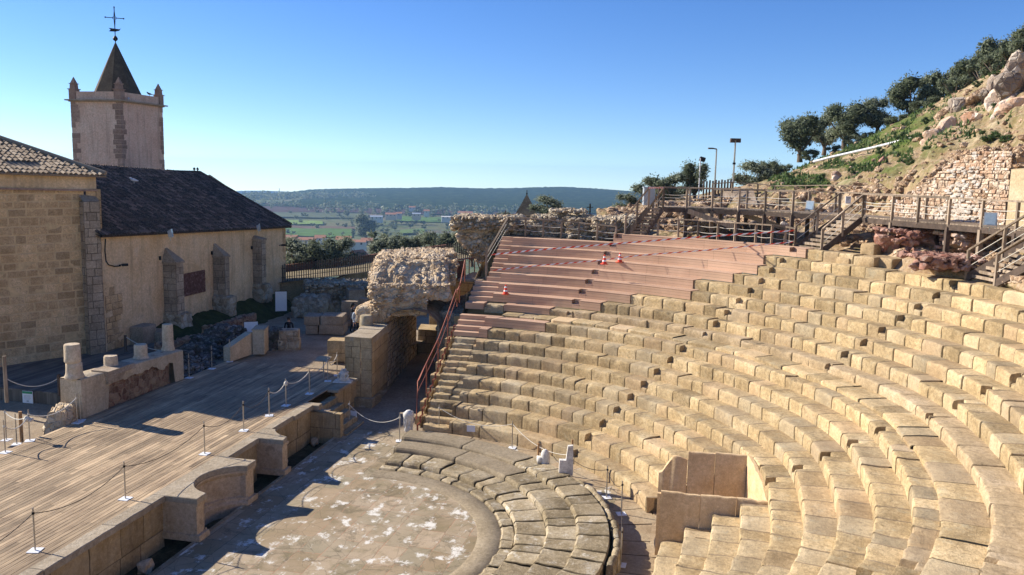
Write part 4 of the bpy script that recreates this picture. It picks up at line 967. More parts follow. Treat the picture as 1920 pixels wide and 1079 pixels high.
def ground_mat():
    m, nt, b = newmat('plain_and_soil', 0.95, 0.05); v = wpos(nt)
    n1 = tnoise(nt, v, 0.006, 4, 0.6); n2 = tnoise(nt, v, 0.12, 4, 0.7); n3 = tnoise(nt, v, 0.035, 5, 0.75)
    L = nt.nodes.new('ShaderNodeVectorMath'); L.operation = 'LENGTH'; nt.links.new(v, L.inputs[0]); far = maprange(nt, L.outputs['Value'], 90, 160)
    fields = ramp(nt, n1, [(0.38, (0.10, 0.12, 0.045)), (0.47, (0.14, 0.13, 0.07)), (0.53, (0.09, 0.12, 0.05)), (0.62, (0.15, 0.12, 0.085))])
    fields = mix_(nt, math_(nt, 'MULTIPLY', maprange(nt, n3, 0.5, 0.6), 0.7), fields, (0.05, 0.065, 0.03))
    near = ramp(nt, n2, [(0.35, (0.13, 0.12, 0.05)), (0.5, (0.24, 0.18, 0.11)), (0.65, (0.32, 0.25, 0.16))])
    nt.links.new(mix_(nt, far, near, fields), b.inputs['Base Color']); return m
g = mb.build('ground', ground_mat(), None, True); g['kind'] = 'structure'
# paved/earth area between stage, church and path (world Z about 1.3 -> 0.6)
def yard_h(x, y): return 1.18 - 0.45*smooth(18, 30, x) + 0.03*mn.noise(Vector((x, y, 0)))
sheet('path', lambda u, v: (14.0+26*u, 4.3+(15.5)*v, yard_h(14.0+26*u, 4.3+15.5*v)), 50, 30, M['dirt'])
sheet('yard', lambda u, v: (-13+27.2*u, 12.0+10*v, 0.75+0.04*mn.noise(Vector((u*20, v*9, 0)))), 40, 20, M['dirt'])
# dark back deck at the foot of the church
M['plankdark'] = plankmat('grey_back_deck_boards', 0, (0.10, 0.085, 0.065), (0.15, 0.125, 0.10), (0.20, 0.165, 0.13))
bdk = thing('back_deck', 'grey boarded deck in shade between the column wall and the church', 'deck', (11, 16, .7))
gm = MB(); rnd = random.Random(4); a = Vector((7.65, 18.9)); b = Vector((7.35, 14.2)); y = 12.9
while y < 20.6:
    x0 = 7.4+0.05*(y-14) if y > 13.2 else 7.4; x = x0
    while x < 17.5:
        l = rnd.uniform(2.5, 4.5); e = min(x+l, 17.5); gm.box(((x+e)/2, y+.1, 1.24), (e-x-.01, .185, .06), 0, rnd.random()); x = e
    y += .2
gm.build('plank_deck', M['plankdark'], bdk)
gm = MB(); y = 12.9
while y < 20.6: gm.box((7.40+.05*(y-14), y+.09, .6), (.04, .165, .64), 0, rnd.random()); y += .175
gm.build('board_skirt', M['plankdark'], bdk)
# ------------------------------------------------------------------ wall with column stumps
M['plaster'] = stonemat('pale_restored_render', (0.44, 0.34, 0.22), (0.56, 0.45, 0.31), (0.63, 0.53, 0.39), 0.9, 16, 0.35, streak=0.5, tl=1, th=1, dark=((0.30, 0.23, 0.15), 0.4), pits=.3)
cw = thing('column_wall', 'pale plastered low wall with red rubble core beside the stage deck', 'wall', (8, 12, 1.3))
yF = 11.55; X0, X1 = 4.62, 11.05; ZT0 = 1.3+1.52; ZT1 = 1.3+1.34
def cwtop(x): return ZT0+(ZT1-ZT0)*(x-X0)/(X1-X0)
def cwf(x): return yF-0.02*(x-X0)
gm = MB(); n = 50
def ragged(x): return 0.95+0.42*mn.noise(Vector((x*1.1, 3, 0)))+.18*mn.noise(Vector((x*4, 1, 0))) + (1 if x < 6.1 else 0)*-3 + (x > 10.3)*-3
rows = []
for i in range(n+1):
    x = X0+(X1-X0)*i/n; lo = 1.25 if (x < 6.1 or x > 10.3) else 1.3+max(.1, ragged(x))
    rows.append([(x, cwf(x)+.012*mn.noise(Vector((x*2, z, 0))), z) for z in (lo, (lo+cwtop(x))/2, cwtop(x)-.03)]+[(x, cwf(x)+.04, cwtop(x)), (x, cwf(x)+.9, cwtop(x)), (x, cwf(x)+.93, cwtop(x)-.04), (x, cwf(x)+.93, .7)])
gm.grid(rows); gm.face([(X0, cwf(X0), .9), (X0, cwf(X0), ZT0-.03), (X0, cwf(X0)+.9, ZT0-.03), (X0, cwf(X0)+.93, .9)][::-1]); gm.face([(X1, cwf(X1), .9), (X1, cwf(X1), ZT1-.03), (X1, cwf(X1)+.9, ZT1-.03), (X1, cwf(X1)+.93, .9)])
sharp_by_angle(gm.build('rendered_face', M['plaster'], cw), 40)
gm = MB(); massif(gm, (8.2, yF+.45, 1.1), (4.3, .80, 1.55), 0, .1, .08, .03, .05, 4.0, 3); gm.build('rubble_core', M['rubblered'], cw, True)
gm = MB(); gm.hexa([(5.9, 11.33, 2.62), (7.55, 11.3, 2.62), (7.55, 12.1, 2.62), (5.9, 12.1, 2.62), (5.85, 11.30, 2.84), (7.5, 11.34, 2.83), (7.6, 12.1, 2.84), (5.9, 12.1, 2.85)]); gm.hexa([(5.95, 11.42, 2.3), (6.8, 11.42, 2.3), (6.8, 12.0, 2.3), (5.95, 12.0, 2.3), (5.93, 11.36, 2.62), (7.0, 11.36, 2.62), (7.0, 12.0, 2.62), (5.93, 12.0, 2.62)])
gm.build('cornice_fragment', M['buttress'], cw)
M['marble'] = stonemat('cream_weathered_marble', (0.50, 0.38, 0.25), (0.62, 0.50, 0.35), (0.70, 0.60, 0.47), 1.8, 22, 0.6, tl=1, th=1, dark=((0.42, 0.30, 0.18), .4))
def column(px, pbot, ptop, rad, label, parts=1, flare=True):
    P = onZ(px, pbot, 2.78); P.y = yF+.42; P.x = solve(lambda s: px_of((s, P.y, 2.9)), px, 3, 13, True); P.z = cwtop(P.x)-.005
    h = hgt(P, ptop); t = thing('column_stump', label, 'column', P, 0, 'column stumps on the low wall')
    if parts == 1:
        pr = [(rad*1.18, 0), (rad*1.22, h*.05), (rad*1.12, h*.12), (rad*1.02, h*.2), (rad, h*.3), (rad*.99, h*.7), (rad*.97, h-.05), (rad*.9, h)]
        gm = MB(); gm.lathe(P, pr, 26, .5, .06, px); sharp_by_angle(gm.build('shaft', M['marble'], t), 50)
    else:
        h1 = h*.46; gm = MB(); gm.lathe(P, [(rad*1.2, 0), (rad*1.24, .06), (rad*1.1, .14), (rad*1.02, .22), (rad, h1*.6), (rad*1.0, h1-.05), (rad*.86, h1)], 26, .45, .08, 3); sharp_by_angle(gm.build('shaft', M['marble'], t), 50)
        gm = MB(); Q = P+Vector((-.05, 0, h1)); gm.lathe(Q, [(rad*.86, 0), (rad*1.02, .05), (rad*1.0, .2), (rad*.99, h-h1-.06), (rad*.92, h-h1)], 26, .6, .07, 9); sharp_by_angle(gm.build('upper_drum', M['marble'], t), 50)
column(139.5, 716, 645, .29, 'tallest two-drum column stump on the near end of the low wall', 2)
column(208, 694, 667, .27, 'shortest column stump, second along the low plastered wall')
column(264, 676, 646, .27, 'short column stump, third along the low plastered wall')
column(315, 659, 608, .235, 'slender column stump at the far end of the low plastered wall')
# rubble pile at the left end of the wall
def rockpile(name, label, cat, mat, spots, parent=None, sub=2):
    gm = MB()
    for (c, d, n, s0, s1) in spots:
        for _ in range(n):
            u, v = random.uniform(-1, 1), random.uniform(-1, 1); s = random.uniform(s0, s1); z = (1-max(abs(u), abs(v))**1.3)*d[2]
            gm.rock((c[0]+u*d[0]/2, c[1]+v*d[1]/2, c[2]+z), (s*random.uniform(.8, 1.3), s*random.uniform(.8, 1.3), s*random.uniform(.5, .9)), random.random()*6, sub)
    o = gm.build(name, M[mat], parent)
    if parent is None: tag(o, label, cat)
    return o
gm = MB(); massif(gm, (4.1, 12.0, .7), (1.4, 1.1, 1.15), .2, .12, .1, .10, .10, 3.2, 8, .35); o = gm.build('rubble_heap', M['rubble'], None, True); tag(o, 'tan rubble heap against the near end of the column wall', 'rubble')
# ------------------------------------------------------------------ turf mound and dark rubble bank before the nave
def mound(x, y):
    s = smooth(14.4, 17.9, y-0.10*(x-18)) ; e = smooth(17.2, 19.2, x)*(1-smooth(33.8, 34.6, x)*smooth(0, 1, 1))
    return 0.55+(1.0+0.02*(x-18))*s*e + 0.35*smooth(15.8, 16.3, y-.0*(x))*e*s + .10*nz(x, y, 0, .9)
gm = MB(); nx, ny = 120, 46
def mpt(i, j):
    x = 16.8+18.0*i/nx; y = 12.6+5.8*j/ny; z = mound(x, y)
    v = mn.voronoi(Vector((x*2.2, y*2.2, 0)))[0]; k = 1-smooth(15.2, 16.4, y); return (x, y, z+.26*k*(v[1]-v[0])+.1*(1-k)*mn.noise(Vector((x*2, y*2, 0))))
gm.grid([[mpt(i, j) for j in range(ny+1)] for i in range(nx+1)])
o = gm.build('grassy_bank', M['grass'], None, True); o['kind'] = 'structure'
rockpile('dark_rubble_bank', 'dark mossy rubble bank falling from the grass mound to the stage corner', 'rubble', 'darkrub',
         [((15.0, 13.7, .9), (7.5, 4.2, .9), 520, .15, .42), ((19.5, 14.6, .9), (6.0, 2.6, 1.2), 260, .18, .5), ((13.0, 12.3, 1.0), (3.4, 1.2, .4), 120, .12, .35)])
gm = MB(); ashp = [(15.6, 15.6), (19.5, 15.35), (24.0, 15.2)]
for i in range(2):
    p, q = ashp[i], ashp[i+1]; L = math.hypot(q[0]-p[0], q[1]-p[1]); massif(gm, ((p[0]+q[0])/2, (p[1]+q[1])/2, .6), (L+.3, .6, 1.15+.25*i), math.atan2(q[1]-p[1], q[0]-p[0]), .13, .1, .09, .08, 3.4, i*5)
o = gm.build('ruined_foundation_wall', M['rubblered'], None, True); tag(o, 'low brown ruined wall at the foot of the grass mound', 'wall')
gm = MB(); massif(gm, (31.6, 14.6, .5), (3.6, 2.6, 1.7), .1, .15, .5, .16, .10, 2.6, 17, .15); o = gm.build('rock_outcrop', M['rubblegrey'], None, True); tag(o, 'rounded ruin mass at the right end of the grass mound', 'rock')
# white information boards
def board(px0, px1, ptop, pbot, P, w, h, label, az, lean=0.0, post=False):
    t = thing('information_board', label, 'board', P, az, 'blank white boards'); gm = MB(); gm.box((0, 0, 0), (.04, w, h)); o = gm.build('board', M['whiteplate']); o.parent = t; o.rotation_euler = (0, lean, 0)
    gm = MB()
    for s in (-1, 1): gm.box((0.0, s*(w/2), 0), (.05, .03, h))
    gm.box((0, 0, h), (.05, w+.03, .03)); f = gm.build('frame', M['iron']); f.parent = o
M['panelback'] = simple('panel_back', (0.5, 0.53, 0.58), .5)
P = onZ(471, 622, 1.55); board(0, 0, 0, 0, (P.x, P.y, 1.25), .78, .85, 'small white board standing low behind the pillar block', .55, .12)
P = onZ(527, 574, 1.6); board(0, 0, 0, 0, (P.x, P.y, 1.25), .78, 1.35, 'tall narrow white board leaning at the church corner', .55, -.08)
# ------------------------------------------------------------------ sloped little wall, pillar and block piles
lw = thing('low_wall_with_pillar', 'sunlit topped sloping wall ending in a square stone pillar', 'wall', (15.5, 11.5, 1.3))
A0 = onZ(432, 679, 1.3); A1 = onZ(474, 664, 1.3); gm = MB(); h0 = hgt(A0, 652); h1 = hgt(A1, 623); w_ = Vector((.10, .42, 0))
gm.hexa([A0, A1, A1+w_, A0+w_, A0+Vector((0, 0, h0)), A1+Vector((0, 0, h1)), A1+w_+Vector((0, 0, h1)), A0+w_+Vector((0, 0, h0))]); gm.build('sloping_wall', M['plaster'], lw)
B0 = onZ(474, 665, 1.3); B1 = onZ(496, 665, 1.3); h = hgt(B0, 620); dn = (B1-B0).normalized(); bk = Vector((-dn.y, dn.x, 0)); bk = -bk if bk.x < 0 else bk
C_ = [B0, B1, B1+bk*1.15, B0+bk*1.15]; gm = MB(); gm.hexa(C_+[c+Vector((0, 0, h)) for c in C_], .45); sharp_by_angle(gm.build('pillar', M['plaster'], lw), 30)
gm = MB(); o_ = .04; gm.hexa([B0-dn*o_-bk*o_+Vector((0, 0, h)), B1+dn*o_-bk*o_+Vector((0, 0, h)), B1+dn*o_+bk*1.2+Vector((0, 0, h)), B0-dn*o_+bk*1.2+Vector((0, 0, h))]+[c+Vector((0, 0, h+.06)) for c in (B0-dn*o_-bk*o_, B1+dn*o_-bk*o_, B1+dn*o_+bk*1.2, B0-dn*o_+bk*1.2)], .7); gm.build('cap_slab', M['coping'], lw)
def blockstack(name, label, rows_, mt='buttress', grp=None, cat='stone block', soft=.06):
    """rows_: list of (corner px,py on Z, Z, width along view-right, depth, height, rz)"""
    t = thing(name, label, cat, rows_[0][0], 0, grp)
    for (P, w_, d_, h_, rz, tt) in rows_:
        gm = MB(); massif(gm, P, (w_, d_, h_), rz, .12, soft, .012, .012, 2.5, P[0]*3+P[2], t=tt); gm.build('block', M[mt], t, True)
    return t
VR = math.atan2(_r.y, _r.x)
def ctr(px, py, Z, w, d, rz=VR):   # centre of a footprint whose near-left corner is seen at px,py
    P = onZ(px, py, Z); return Vector((P.x+math.cos(rz)*w/2-math.sin(rz)*d/2, P.y+math.sin(rz)*w/2+math.cos(rz)*d/2, Z))
rz = -.25
Pc = ctr(521, 659, 1.15, 1.1, .9, -1.25); blockstack('block_pile', 'two weathered stacked blocks with orange lichen beside the stage deck', [(Pc, 1.15, .8, .62, -1.25, .4), (Pc+Vector((0, 0, .6)), 1.05, .8, .52, -1.22, .6)], 'rubblegrey')
gm = MB(); Pq = ctr(498, 663, 1.1, .9, 1.4, -1.25); massif(gm, Pq+Vector((.3, .1, 0)), (.8, 1.4, 1.15), -1.25, .12, .15, .1, .08, 3.5, 31, .1); tag(gm.build('rubble_stub', M['darkrub'], None, True), 'dark rubble stub between the pillar and the lichen blocks', 'rubble')
rz = -1.35
Pc = ctr(572, 627, 1.0, .8, 1.3, rz); dx_ = Vector((math.cos(rz), math.sin(rz), 0))
blockstack('block_pile', 'big two-course pile of dark squared blocks on the earth path', [(Pc, .75, 1.4, .55, rz, .5), (Pc+dx_*1.18, 1.5, 1.4, .6, rz, .6), (Pc+Vector((0, 0, .55)), .95, 1.4, .55, rz, .3), (Pc+dx_*1.2+Vector((0, 0, .58)), 1.35, 1.45, .56, rz, .45)], 'buttress')
Pc = ctr(640, 612, .9, 1.0, .6, rz); blockstack('standing_slab', 'upright grey slab on a plinth, left one behind the visitors', [(Pc+Vector((0, 0, .35)), 1.05, .5, 1.25, rz, .35), (Pc, 1.9, .9, .38, rz, .4)], 'buttress', 'grey slabs behind the visitors')
Pc = ctr(671, 598, 1.1, 1.0, .6, rz); blockstack('standing_slab', 'upright grey slab, right one directly behind the visitors', [(Pc, .95, .4, 1.35, rz, .3)], 'buttress', 'grey slabs behind the visitors')
Pc = ctr(616, 678, 1.3, .95, .8, -1.42); blockstack('tall_block', 'tan weathered block standing against the ashlar wall corner', [(Pc, 1.0, .9, .45, -1.42, .5), (Pc+Vector((.02, 0, .43)), 1.1, .95, .66, -1.42, .6)], 'ashlar', soft=.08)
# ochre retaining wall and upper terrace with pale fence
W0 = onZ(520, 575, .75); W1 = onZ(586, 572, .75); gm = MB()
hh = hgt(W0, 533); gm.grid([[tuple(W0+(W1-W0)*(i/30)+Vector((.03*mn.noise(Vector((i*.6, j*.6, 0))), 0, (hh+.35*(i/30))*j/10))) for j in range(11)] for i in range(31)])
gm.face([tuple(W0+Vector((0, 0, hh))), tuple(W1+Vector((0, 0, hh+.35))), tuple(W1+Vector((1.2, .4, hh+.35))), tuple(W0+Vector((1.2, .4, hh)))])
M['ochre'] = stonemat('ochre_rough_render', (0.30, 0.19, 0.09), (0.42, 0.28, 0.14), (0.50, 0.36, 0.20), 1.4, 10, .9, tl=1, th=1, dark=((0.24, 0.14, 0.07), .5), bd=.05)
tag(gm.build('retaining_wall', M['ochre'], None, True), 'rough ochre retaining wall below the pale fence by the church corner', 'wall')
T0 = W0+Vector((0, 0, hh)); T1 = Vector((*(onZ(696, 508, 3.2)).xy, 3.2)); T2 = Vector((*(onZ(884, 482, 4.2)).xy, 4.2))
T0 = Vector((T0.x-.3, T0.y+.9, T0.z))
def terr(u, v):   # terrace surface behind the wall line, falling away to the back
    P = T0+(T1-T0)*(u*2) if u < .5 else T1+(T2-T1)*(u*2-1); n_ = Vector((.86, .5, 0)); return tuple(P+n_*(v*14-.5)+Vector((0, 0, -.9*v*v-.25*(v > .98))))
M['terr'] = stonemat('grassy_terrace_soil', (0.12, 0.10, 0.05), (0.20, 0.16, 0.095), (0.30, 0.24, 0.16), .8, 20, .5, tl=1, th=1); sheet('terrace', terr, 30, 12, M['terr'])
M['redbrick'] = stonemat('dark_red_parapet', (0.13, 0.055, 0.04), (0.18, 0.08, 0.055), (0.23, 0.12, 0.08), 1.0, 20, .5, tl=1, th=1)
gm = MB()
for i in range(24):
    a, b = Vector(terr(i/24, .62)), Vector(terr((i+1)/24, .62)); gm.bar(tuple(a+Vector((0, 0, .25))), tuple(b+Vector((0, 0, .25))), .3, .55); gm.bar(tuple(a+Vector((0, 0, .56))), tuple(b+Vector((0, 0, .56))), .4, .07, .9)
tag(gm.build('street_parapet', M['redbrick'], None), 'dark red brick parapet running behind the pale fence and olives', 'wall')
M['palewood'] = simple('weathered_fence_stake', (0.085, 0.06, 0.045), .9, var=.3)
fence = thing('stake_fence', 'long fence of thin dark upright stakes along the terrace edge', 'fence', T0)
gm = MB(); L1 = (T1-T0).length; L2 = (T2-T1).length; s = 0; rnd = random.Random(6)
while s < L1+L2:
    P = T0+(T1-T0)*(s/L1) if s < L1 else T1+(T2-T1)*((s-L1)/L2); h = 1.25+rnd.uniform(-.06, .06); gm.box(tuple(P+Vector((0, 0, -.1))), (.06, .065, h+.1), .5, rnd.random()); s += .17
st = gm.build('stakes', M['palewood'], fence); st['kind'] = 'stuff'
gm = MB()
for z in (.3, .95): gm.bar(tuple(T0+Vector((0, 0, z))), tuple(T1+Vector((0, 0, z))), .035); gm.bar(tuple(T1+Vector((0, 0, z))), tuple(T2+Vector((0, 0, z))), .035)
gm.build('rails', M['palewood'], fence)
# ruins under the terrace: grey rubble with plants, troughs
gm = MB(); P = onZ(612, 583, .9); massif(gm, P+Vector((1.2, .4, -.2)), (2.6, 3.0, 2.05), .5, .14, .5, .22, .16, 2.3, 44, .12); massif(gm, P+Vector((2.4, -2.2, -.2)), (3.2, 3.4, 2.0), .4, .14, .5, .22, .15, 2.5, 51, .1); pebbles(gm, P+Vector((1.2, .4, -.2)), (2.7, 3.1, 2.05), .5, 330, .15, .45, 5, 'tfl'); pebbles(gm, P+Vector((2.4, -2.2, -.2)), (3.2, 3.4, 2.0), .4, 330, .15, .45, 6, 'tfl')
tag(gm.build('rubble_ruin', M['rubblegrey'], None, True), 'grey tumbled rubble ruin with plants below the stake fence', 'ruin')
gm = MB(); Q0 = onZ(588, 541, 2.0); Q1 = onZ(690, 512, 2.75)
n = 14
for i in range(n):
    a = Q0+(Q1-Q0)*(i/n); b = Q0+(Q1-Q0)*((i+1)/n); gm.hexa([a+Vector((0, 0, -1.2)), b+Vector((0, 0, -1.2)), b+Vector((.4, .25, -1.2)), a+Vector((.4, .25, -1.2)), a+Vector((0, 0, .25+.03*(i % 2))), b+Vector((0, 0, .25)), b+Vector((.4, .25, .25)), a+Vector((.4, .25, .25))], .5+.2*(i % 2))
tag(gm.build('terrace_kerb_wall', M['buttress'], None), 'long grey kerb wall below the stake fence', 'wall')
Pc = ctr(655, 558, 2.1, 1.2, 1.2, -.9); t = thing('stone_trough', 'small square stone trough on the ruins below the fence', 'trough', Pc); gm = MB()
for (ox, oy, a, b) in ((0, -.5, 1.3, .14), (0, .5, 1.3, .14), (-.58, 0, .14, .86), (.58, 0, .14, .86)): gm.box((Pc.x+ox*.8-oy*.5, Pc.y+ox*.5+oy*.8, 1.6), (a, b, 1.0), .56, .5)
gm.build('trough_wall', M['buttress'], t)
# ------------------------------------------------------------------ aditus wall, pier and vault ruin
adw = thing('entrance_passage_wall', 'tall ashlar wall with square end pier beside the entrance passage', 'wall', (15, 4, 0))
fx, fy0, fy1 = 13.4, 3.33, 4.66; zt = 3.22
def wy(x): return fy0+(x-fx)*(4.62-3.33)/(23.8-13.4)
gm = MB(); ashlar(gm, (fx, fy1), (fx, fy0+.55), .4, zt, .5, .66, .28, .9, .012, .01, 51); ashlar(gm, (fx-.0, fy0+.54), (fx-.0, fy0), .4, zt, .5, .66, .6, .8, .012, .01, 52)
ashlar(gm, (fx, fy0), (16.6, wy(16.6)), .4, zt, .42, .60, .6, 1.2, .014, .012, 53)
gm.build('ashlar_face', M['ashlar'], adw)
gm = MB(); ashlar(gm, (16.6, wy(16.6)), (24.0, wy(24.0)), .1, 3.3, .2, .3, .22, .5, .02, .03, 54, sub=.2); gm.build('rubble_face', M['rubble'], adw)
gm = MB(); gm.box(((fx+13.9)/2+.1, (fy0+fy1)/2, -.3), (1.2, fy1-fy0+.2, .72)); gm.box((18.8, wy(18.8)-.05+.5, -.3), (9.6, 1.1, .42), .124); gm.build('footing', M['oldstone'], adw)
gm = MB(); rnd = random.Random(3)
tops = [[(fx+.01, fy0+.01), (fx+1.0, wy(fx+1)), (fx+1.0, fy1), (fx+.01, fy1)], [(fx+1.01, wy(fx+1)), (15.4, wy(15.4)), (15.4, fy1+.1), (fx+1.01, fy1)], [(15.41, wy(15.4)), (17.0, wy(17)), (17.0, fy1+.5), (15.41, fy1+.1)]]
for i, q in enumerate(tops): coping(gm, q, zt-.3, zt+.006+.03*(i == 2), rnd.random(), .03)
gm.build('wall_top', M['coping'], adw)
vault = thing('vault_ruin', 'huge layered rubble vault ruin spanning the entrance passage', 'ruin', (20, 3, 3))
# springing walls and arch shell (barrel along x)
ZS = 3.05; CR = 4.05; ys0, ys1 = 1.15, 4.1
gm = MB(); rows = []
for i in range(25):
    x = 16.9+7.0*i/24; row = []
    for j in range(17):
        a = PI*j/16; yy = (ys0+ys1)/2+(wy(x)-wy(17))+math.cos(a)*(ys1-ys0)/2; z = ZS+math.sin(a)*(CR-ZS); q = .05*mn.noise(Vector((x*4, yy*4, z*4))); row.append((x+q, yy, z+q))
    rows.append(row)
gm.grid(rows)
def brickm():
    m, nt, b = newmat('vault_brickwork', .95, .1); v = wpos(nt); n = tnoise(nt, v, 3, 4); w2 = nt.nodes.new('ShaderNodeTexWave'); w2.bands_direction = 'X'; w2.inputs['Scale'].default_value = 2.6; w2.inputs['Distortion'].default_value = 2.0; nt.links.new(v, w2.inputs['Vector'])
    c = mix_(nt, w2.outputs['Fac'], (0.20, 0.11, 0.06), (0.42, 0.27, 0.15)); c = mix_(nt, maprange(nt, n, .45, .6), c, (0.40, 0.29, 0.17)); nt.links.new(c, b.inputs['Base Color']); bump(nt, b, w2.outputs['Fac'], .8, .04); return m
M['brick'] = brickm(); gm.build('arch_soffit', M['brick'], vault, True)
def mass(nm, x0, x1, y0, y1, z0, z1, seed, step=.13, rnd=.22, amp=.13, mt='rubble', taper=.03, lump=.10, shape=None):
    gm = MB(); massif(gm, ((x0+x1)/2, (y0+y1)/2, z0), (x1-x0, y1-y0, z1-z0), .0, step, rnd, amp, lump, 2.7, seed, taper, shape, bottom=True); return gm.build(nm, M[mt], vault, True)
def mass2(px0, px1, ptop, x0, dx, zb, seed, amp=.10, lump=.06, rnd=.12):
    A_ = onX(px0, ptop, x0); B_ = onX(px1, ptop, x0); gm = MB(); w_ = A_.y-B_.y; cx = x0+dx/2; cy = (A_.y+B_.y)/2+dx/2*.33
    massif(gm, (cx, cy, zb), (dx, w_, A_.z-zb-.04), .32, .11, rnd, amp, lump, 4.6, seed, .02, None, bottom=True); pebbles(gm, (cx, cy, zb), (dx, w_, A_.z-zb-.02), .32, int(80*w_*(dx*.4+1)), .06, .24, seed, 'tfl'); gm.build('rubble_layer', M['rubble'], vault, False); return A_.z
z_ = mass2(699, 800, 556, 17.0, 7, 3.62, 2, .05, .05, .12); z_ = mass2(697, 842, 532, 17.3, 8, z_-.1, 3); z_ = mass2(698, 852, 511, 18.4, 7, z_-.15, 4); z_ = mass2(703, 855, 498, 19.3, 6.5, z_-.15, 5); z_ = mass2(716, 857, 485, 20.3, 5.5, z_-.15, 6); mass2(765, 853, 475, 21.2, 3.5, z_-.15, 7)
def shear(q): return Vector((q.x+.95*max(0, q.z-.5)**1.0*1.25, q.y, q.z))
gm = MB(); A_ = onX(700, 535, 17.35); B_ = onX(845, 535, 17.35); w_ = A_.y-B_.y-.15; massif(gm, (17.35+2.5, (A_.y+B_.y)/2+.8, 4.35), (5, w_, 1.95), .32, .11, .3, .22, .10, 3.0, 14, .06, shear); pebbles(gm, (17.35+2.5, (A_.y+B_.y)/2+.8, 4.35), (5, w_, 1.95), .32, 300, .07, .24, 14, 'tfl', 0, .06, shear); gm.build('rubble_core', M['rubble'], vault)
mass('springing_wall', 16.9, 24.3, 3.9, 5.6, 3.15, 4.1, 8, taper=0, lump=.04, amp=.04); 
mass('haunch_pier', 18.2, 24, .3, 1.75, .2, 3.9, 9, mt='rubblegrey', lump=.10)
mass('broken_edge', 17.1, 18.4, 5.0, 5.55, 1.0, 3.6, 10, mt='rubble', lump=.12, taper=.12)
gm = MB(); q = .0; gm.lathe((16.35, 4.75, 3.2), [(.33, 0), (.33, .2), (.31, .5), (.27, .54)], 18, .4, .05, 2); gm.build('column_base', M['oldstone'], vault, True)
gm = MB(); ashlar(gm, (27.0, 4.8), (27.0, -.5), .2, 4.4, .45, .7, .5, 1.1, .02, .03, 61); gm.build('passage_end_wall', M['ashlar'], vault); gm = MB(); ashlar(gm, (24.3, wy(24.0)), (24.3, 3.2), .2, 1.6, .4, .6, .4, .9, .02, .03, 62); gm.face([(24.3, wy(24), 1.6), (24.3, 3.2, 1.6), (26, 3.2, 1.6), (26, 5, 1.6)]); gm.build('passage_low_wall', M['ashlar'], vault)
# cavea retaining end wall blocks facing the passage
ew = thing('seating_end_wall', 'stepped pale block end wall of the seat bank along the passage', 'wall', (14, .3, 0))
gm = MB(); ashlar(gm, (27, .22), (10.9, .22), -.05, 1.0, .45, .6, .6, 1.1, .02, .02, 71, side=1, ztop=lambda s: max(.1, min(6, ((27-s)-10.9)*.545+.2)))
gm.build('block_face', M['ashlar'], ew)
gm = MB(); rnd = random.Random(7)
for k in range(9):
    x = 11.6+k*.76; massif(gm, (x, .3, .42*k+.0), (.8, .55, .42), 0, .13, .06, .02, .02, 3, k, t=rnd.random())
gm.build('stepped_block', M['ashlar'], ew, True)
gm = MB(); gm.grid([[(x, -.02, z) for z in (0, max(.1, (x-10.6)*.545))] for x in [10.6+i*.8 for i in range(21)]]); gm.build('core_wall', M['core'], ew)
# hanging rubble chunk at the far end of the top rows
hc = thing('hanging_ruin', 'overhanging top-heavy rubble chunk at the far corner of the seats', 'ruin', (25, -.6, 5.5))
Pm = atD(905, 505, 49.5); zt_ = Pm.z+hgt(Pm, 410)
gm = MB(); H2 = zt_-Pm.z+.4
def hang(q):
    k = smooth(0, H2*.78, q.z); return Vector((q.x, q.y*(.28+.72*k)-.75*(1-k), q.z))
massif(gm, (Pm.x+.6, Pm.y-.15, Pm.z-.4), (3.0, 3.3, H2), 0, .13, .35, .26, .12, 2.6, 77, 0, hang); pebbles(gm, (Pm.x+.6, Pm.y-.15, Pm.z-.4), (3.0, 3.2, H2), 0, 420, .12, .34, 7, 'flr', 0, 0, hang); gm.build('rubble_mass', M['rubble'], hc, False)
gm = MB(); massif(gm, (Pm.x+.5, Pm.y-.2, zt_-.62), (3.3, 3.7, .72), 0, .12, .25, .14, .14, 2.8, 79); pebbles(gm, (Pm.x+.5, Pm.y-.2, zt_-.62), (3.3, 3.6, .7), 0, 420, .12, .38, 8, 'tflr'); gm.build('grey_top', M['rubblegrey'], hc, False)
# long broken wall behind the upper rows
lw2 = thing('crowning_ruin_wall', 'long craggy grey rubble wall behind the upper railing', 'ruin', (24, -5, 8))
def crown(px, top, depth, w, zb, seed, mt='rubblegrey', nm='rubble_mass'):
    P = atD(px, top, depth); gm = MB(); massif(gm, (P.x+.9, P.y, zb), (2.4, w, P.z-zb-.28), .14, .13, .3, .2, .12, 3.6, seed, .06); pebbles(gm, (P.x+.9, P.y, zb), (2.5, w, P.z-zb-.25), .14, int(w*110), .14, .42, seed, 'tfl', .3); gm.build(nm, M[mt], lw2, False)
for i, (px, top, d_, w_) in enumerate(((950, 413, 48.5, 3.0), (1000, 410, 48.3, 2.6), (1062, 388, 48.6, 2.0), (1050, 400, 48.2, 3.4), (1105, 405, 47.5, 2.6), (1150, 405, 47, 2.4), (1190, 402, 47.5, 2.2))): crown(px, top, d_, w_, 6.6, 90+i)
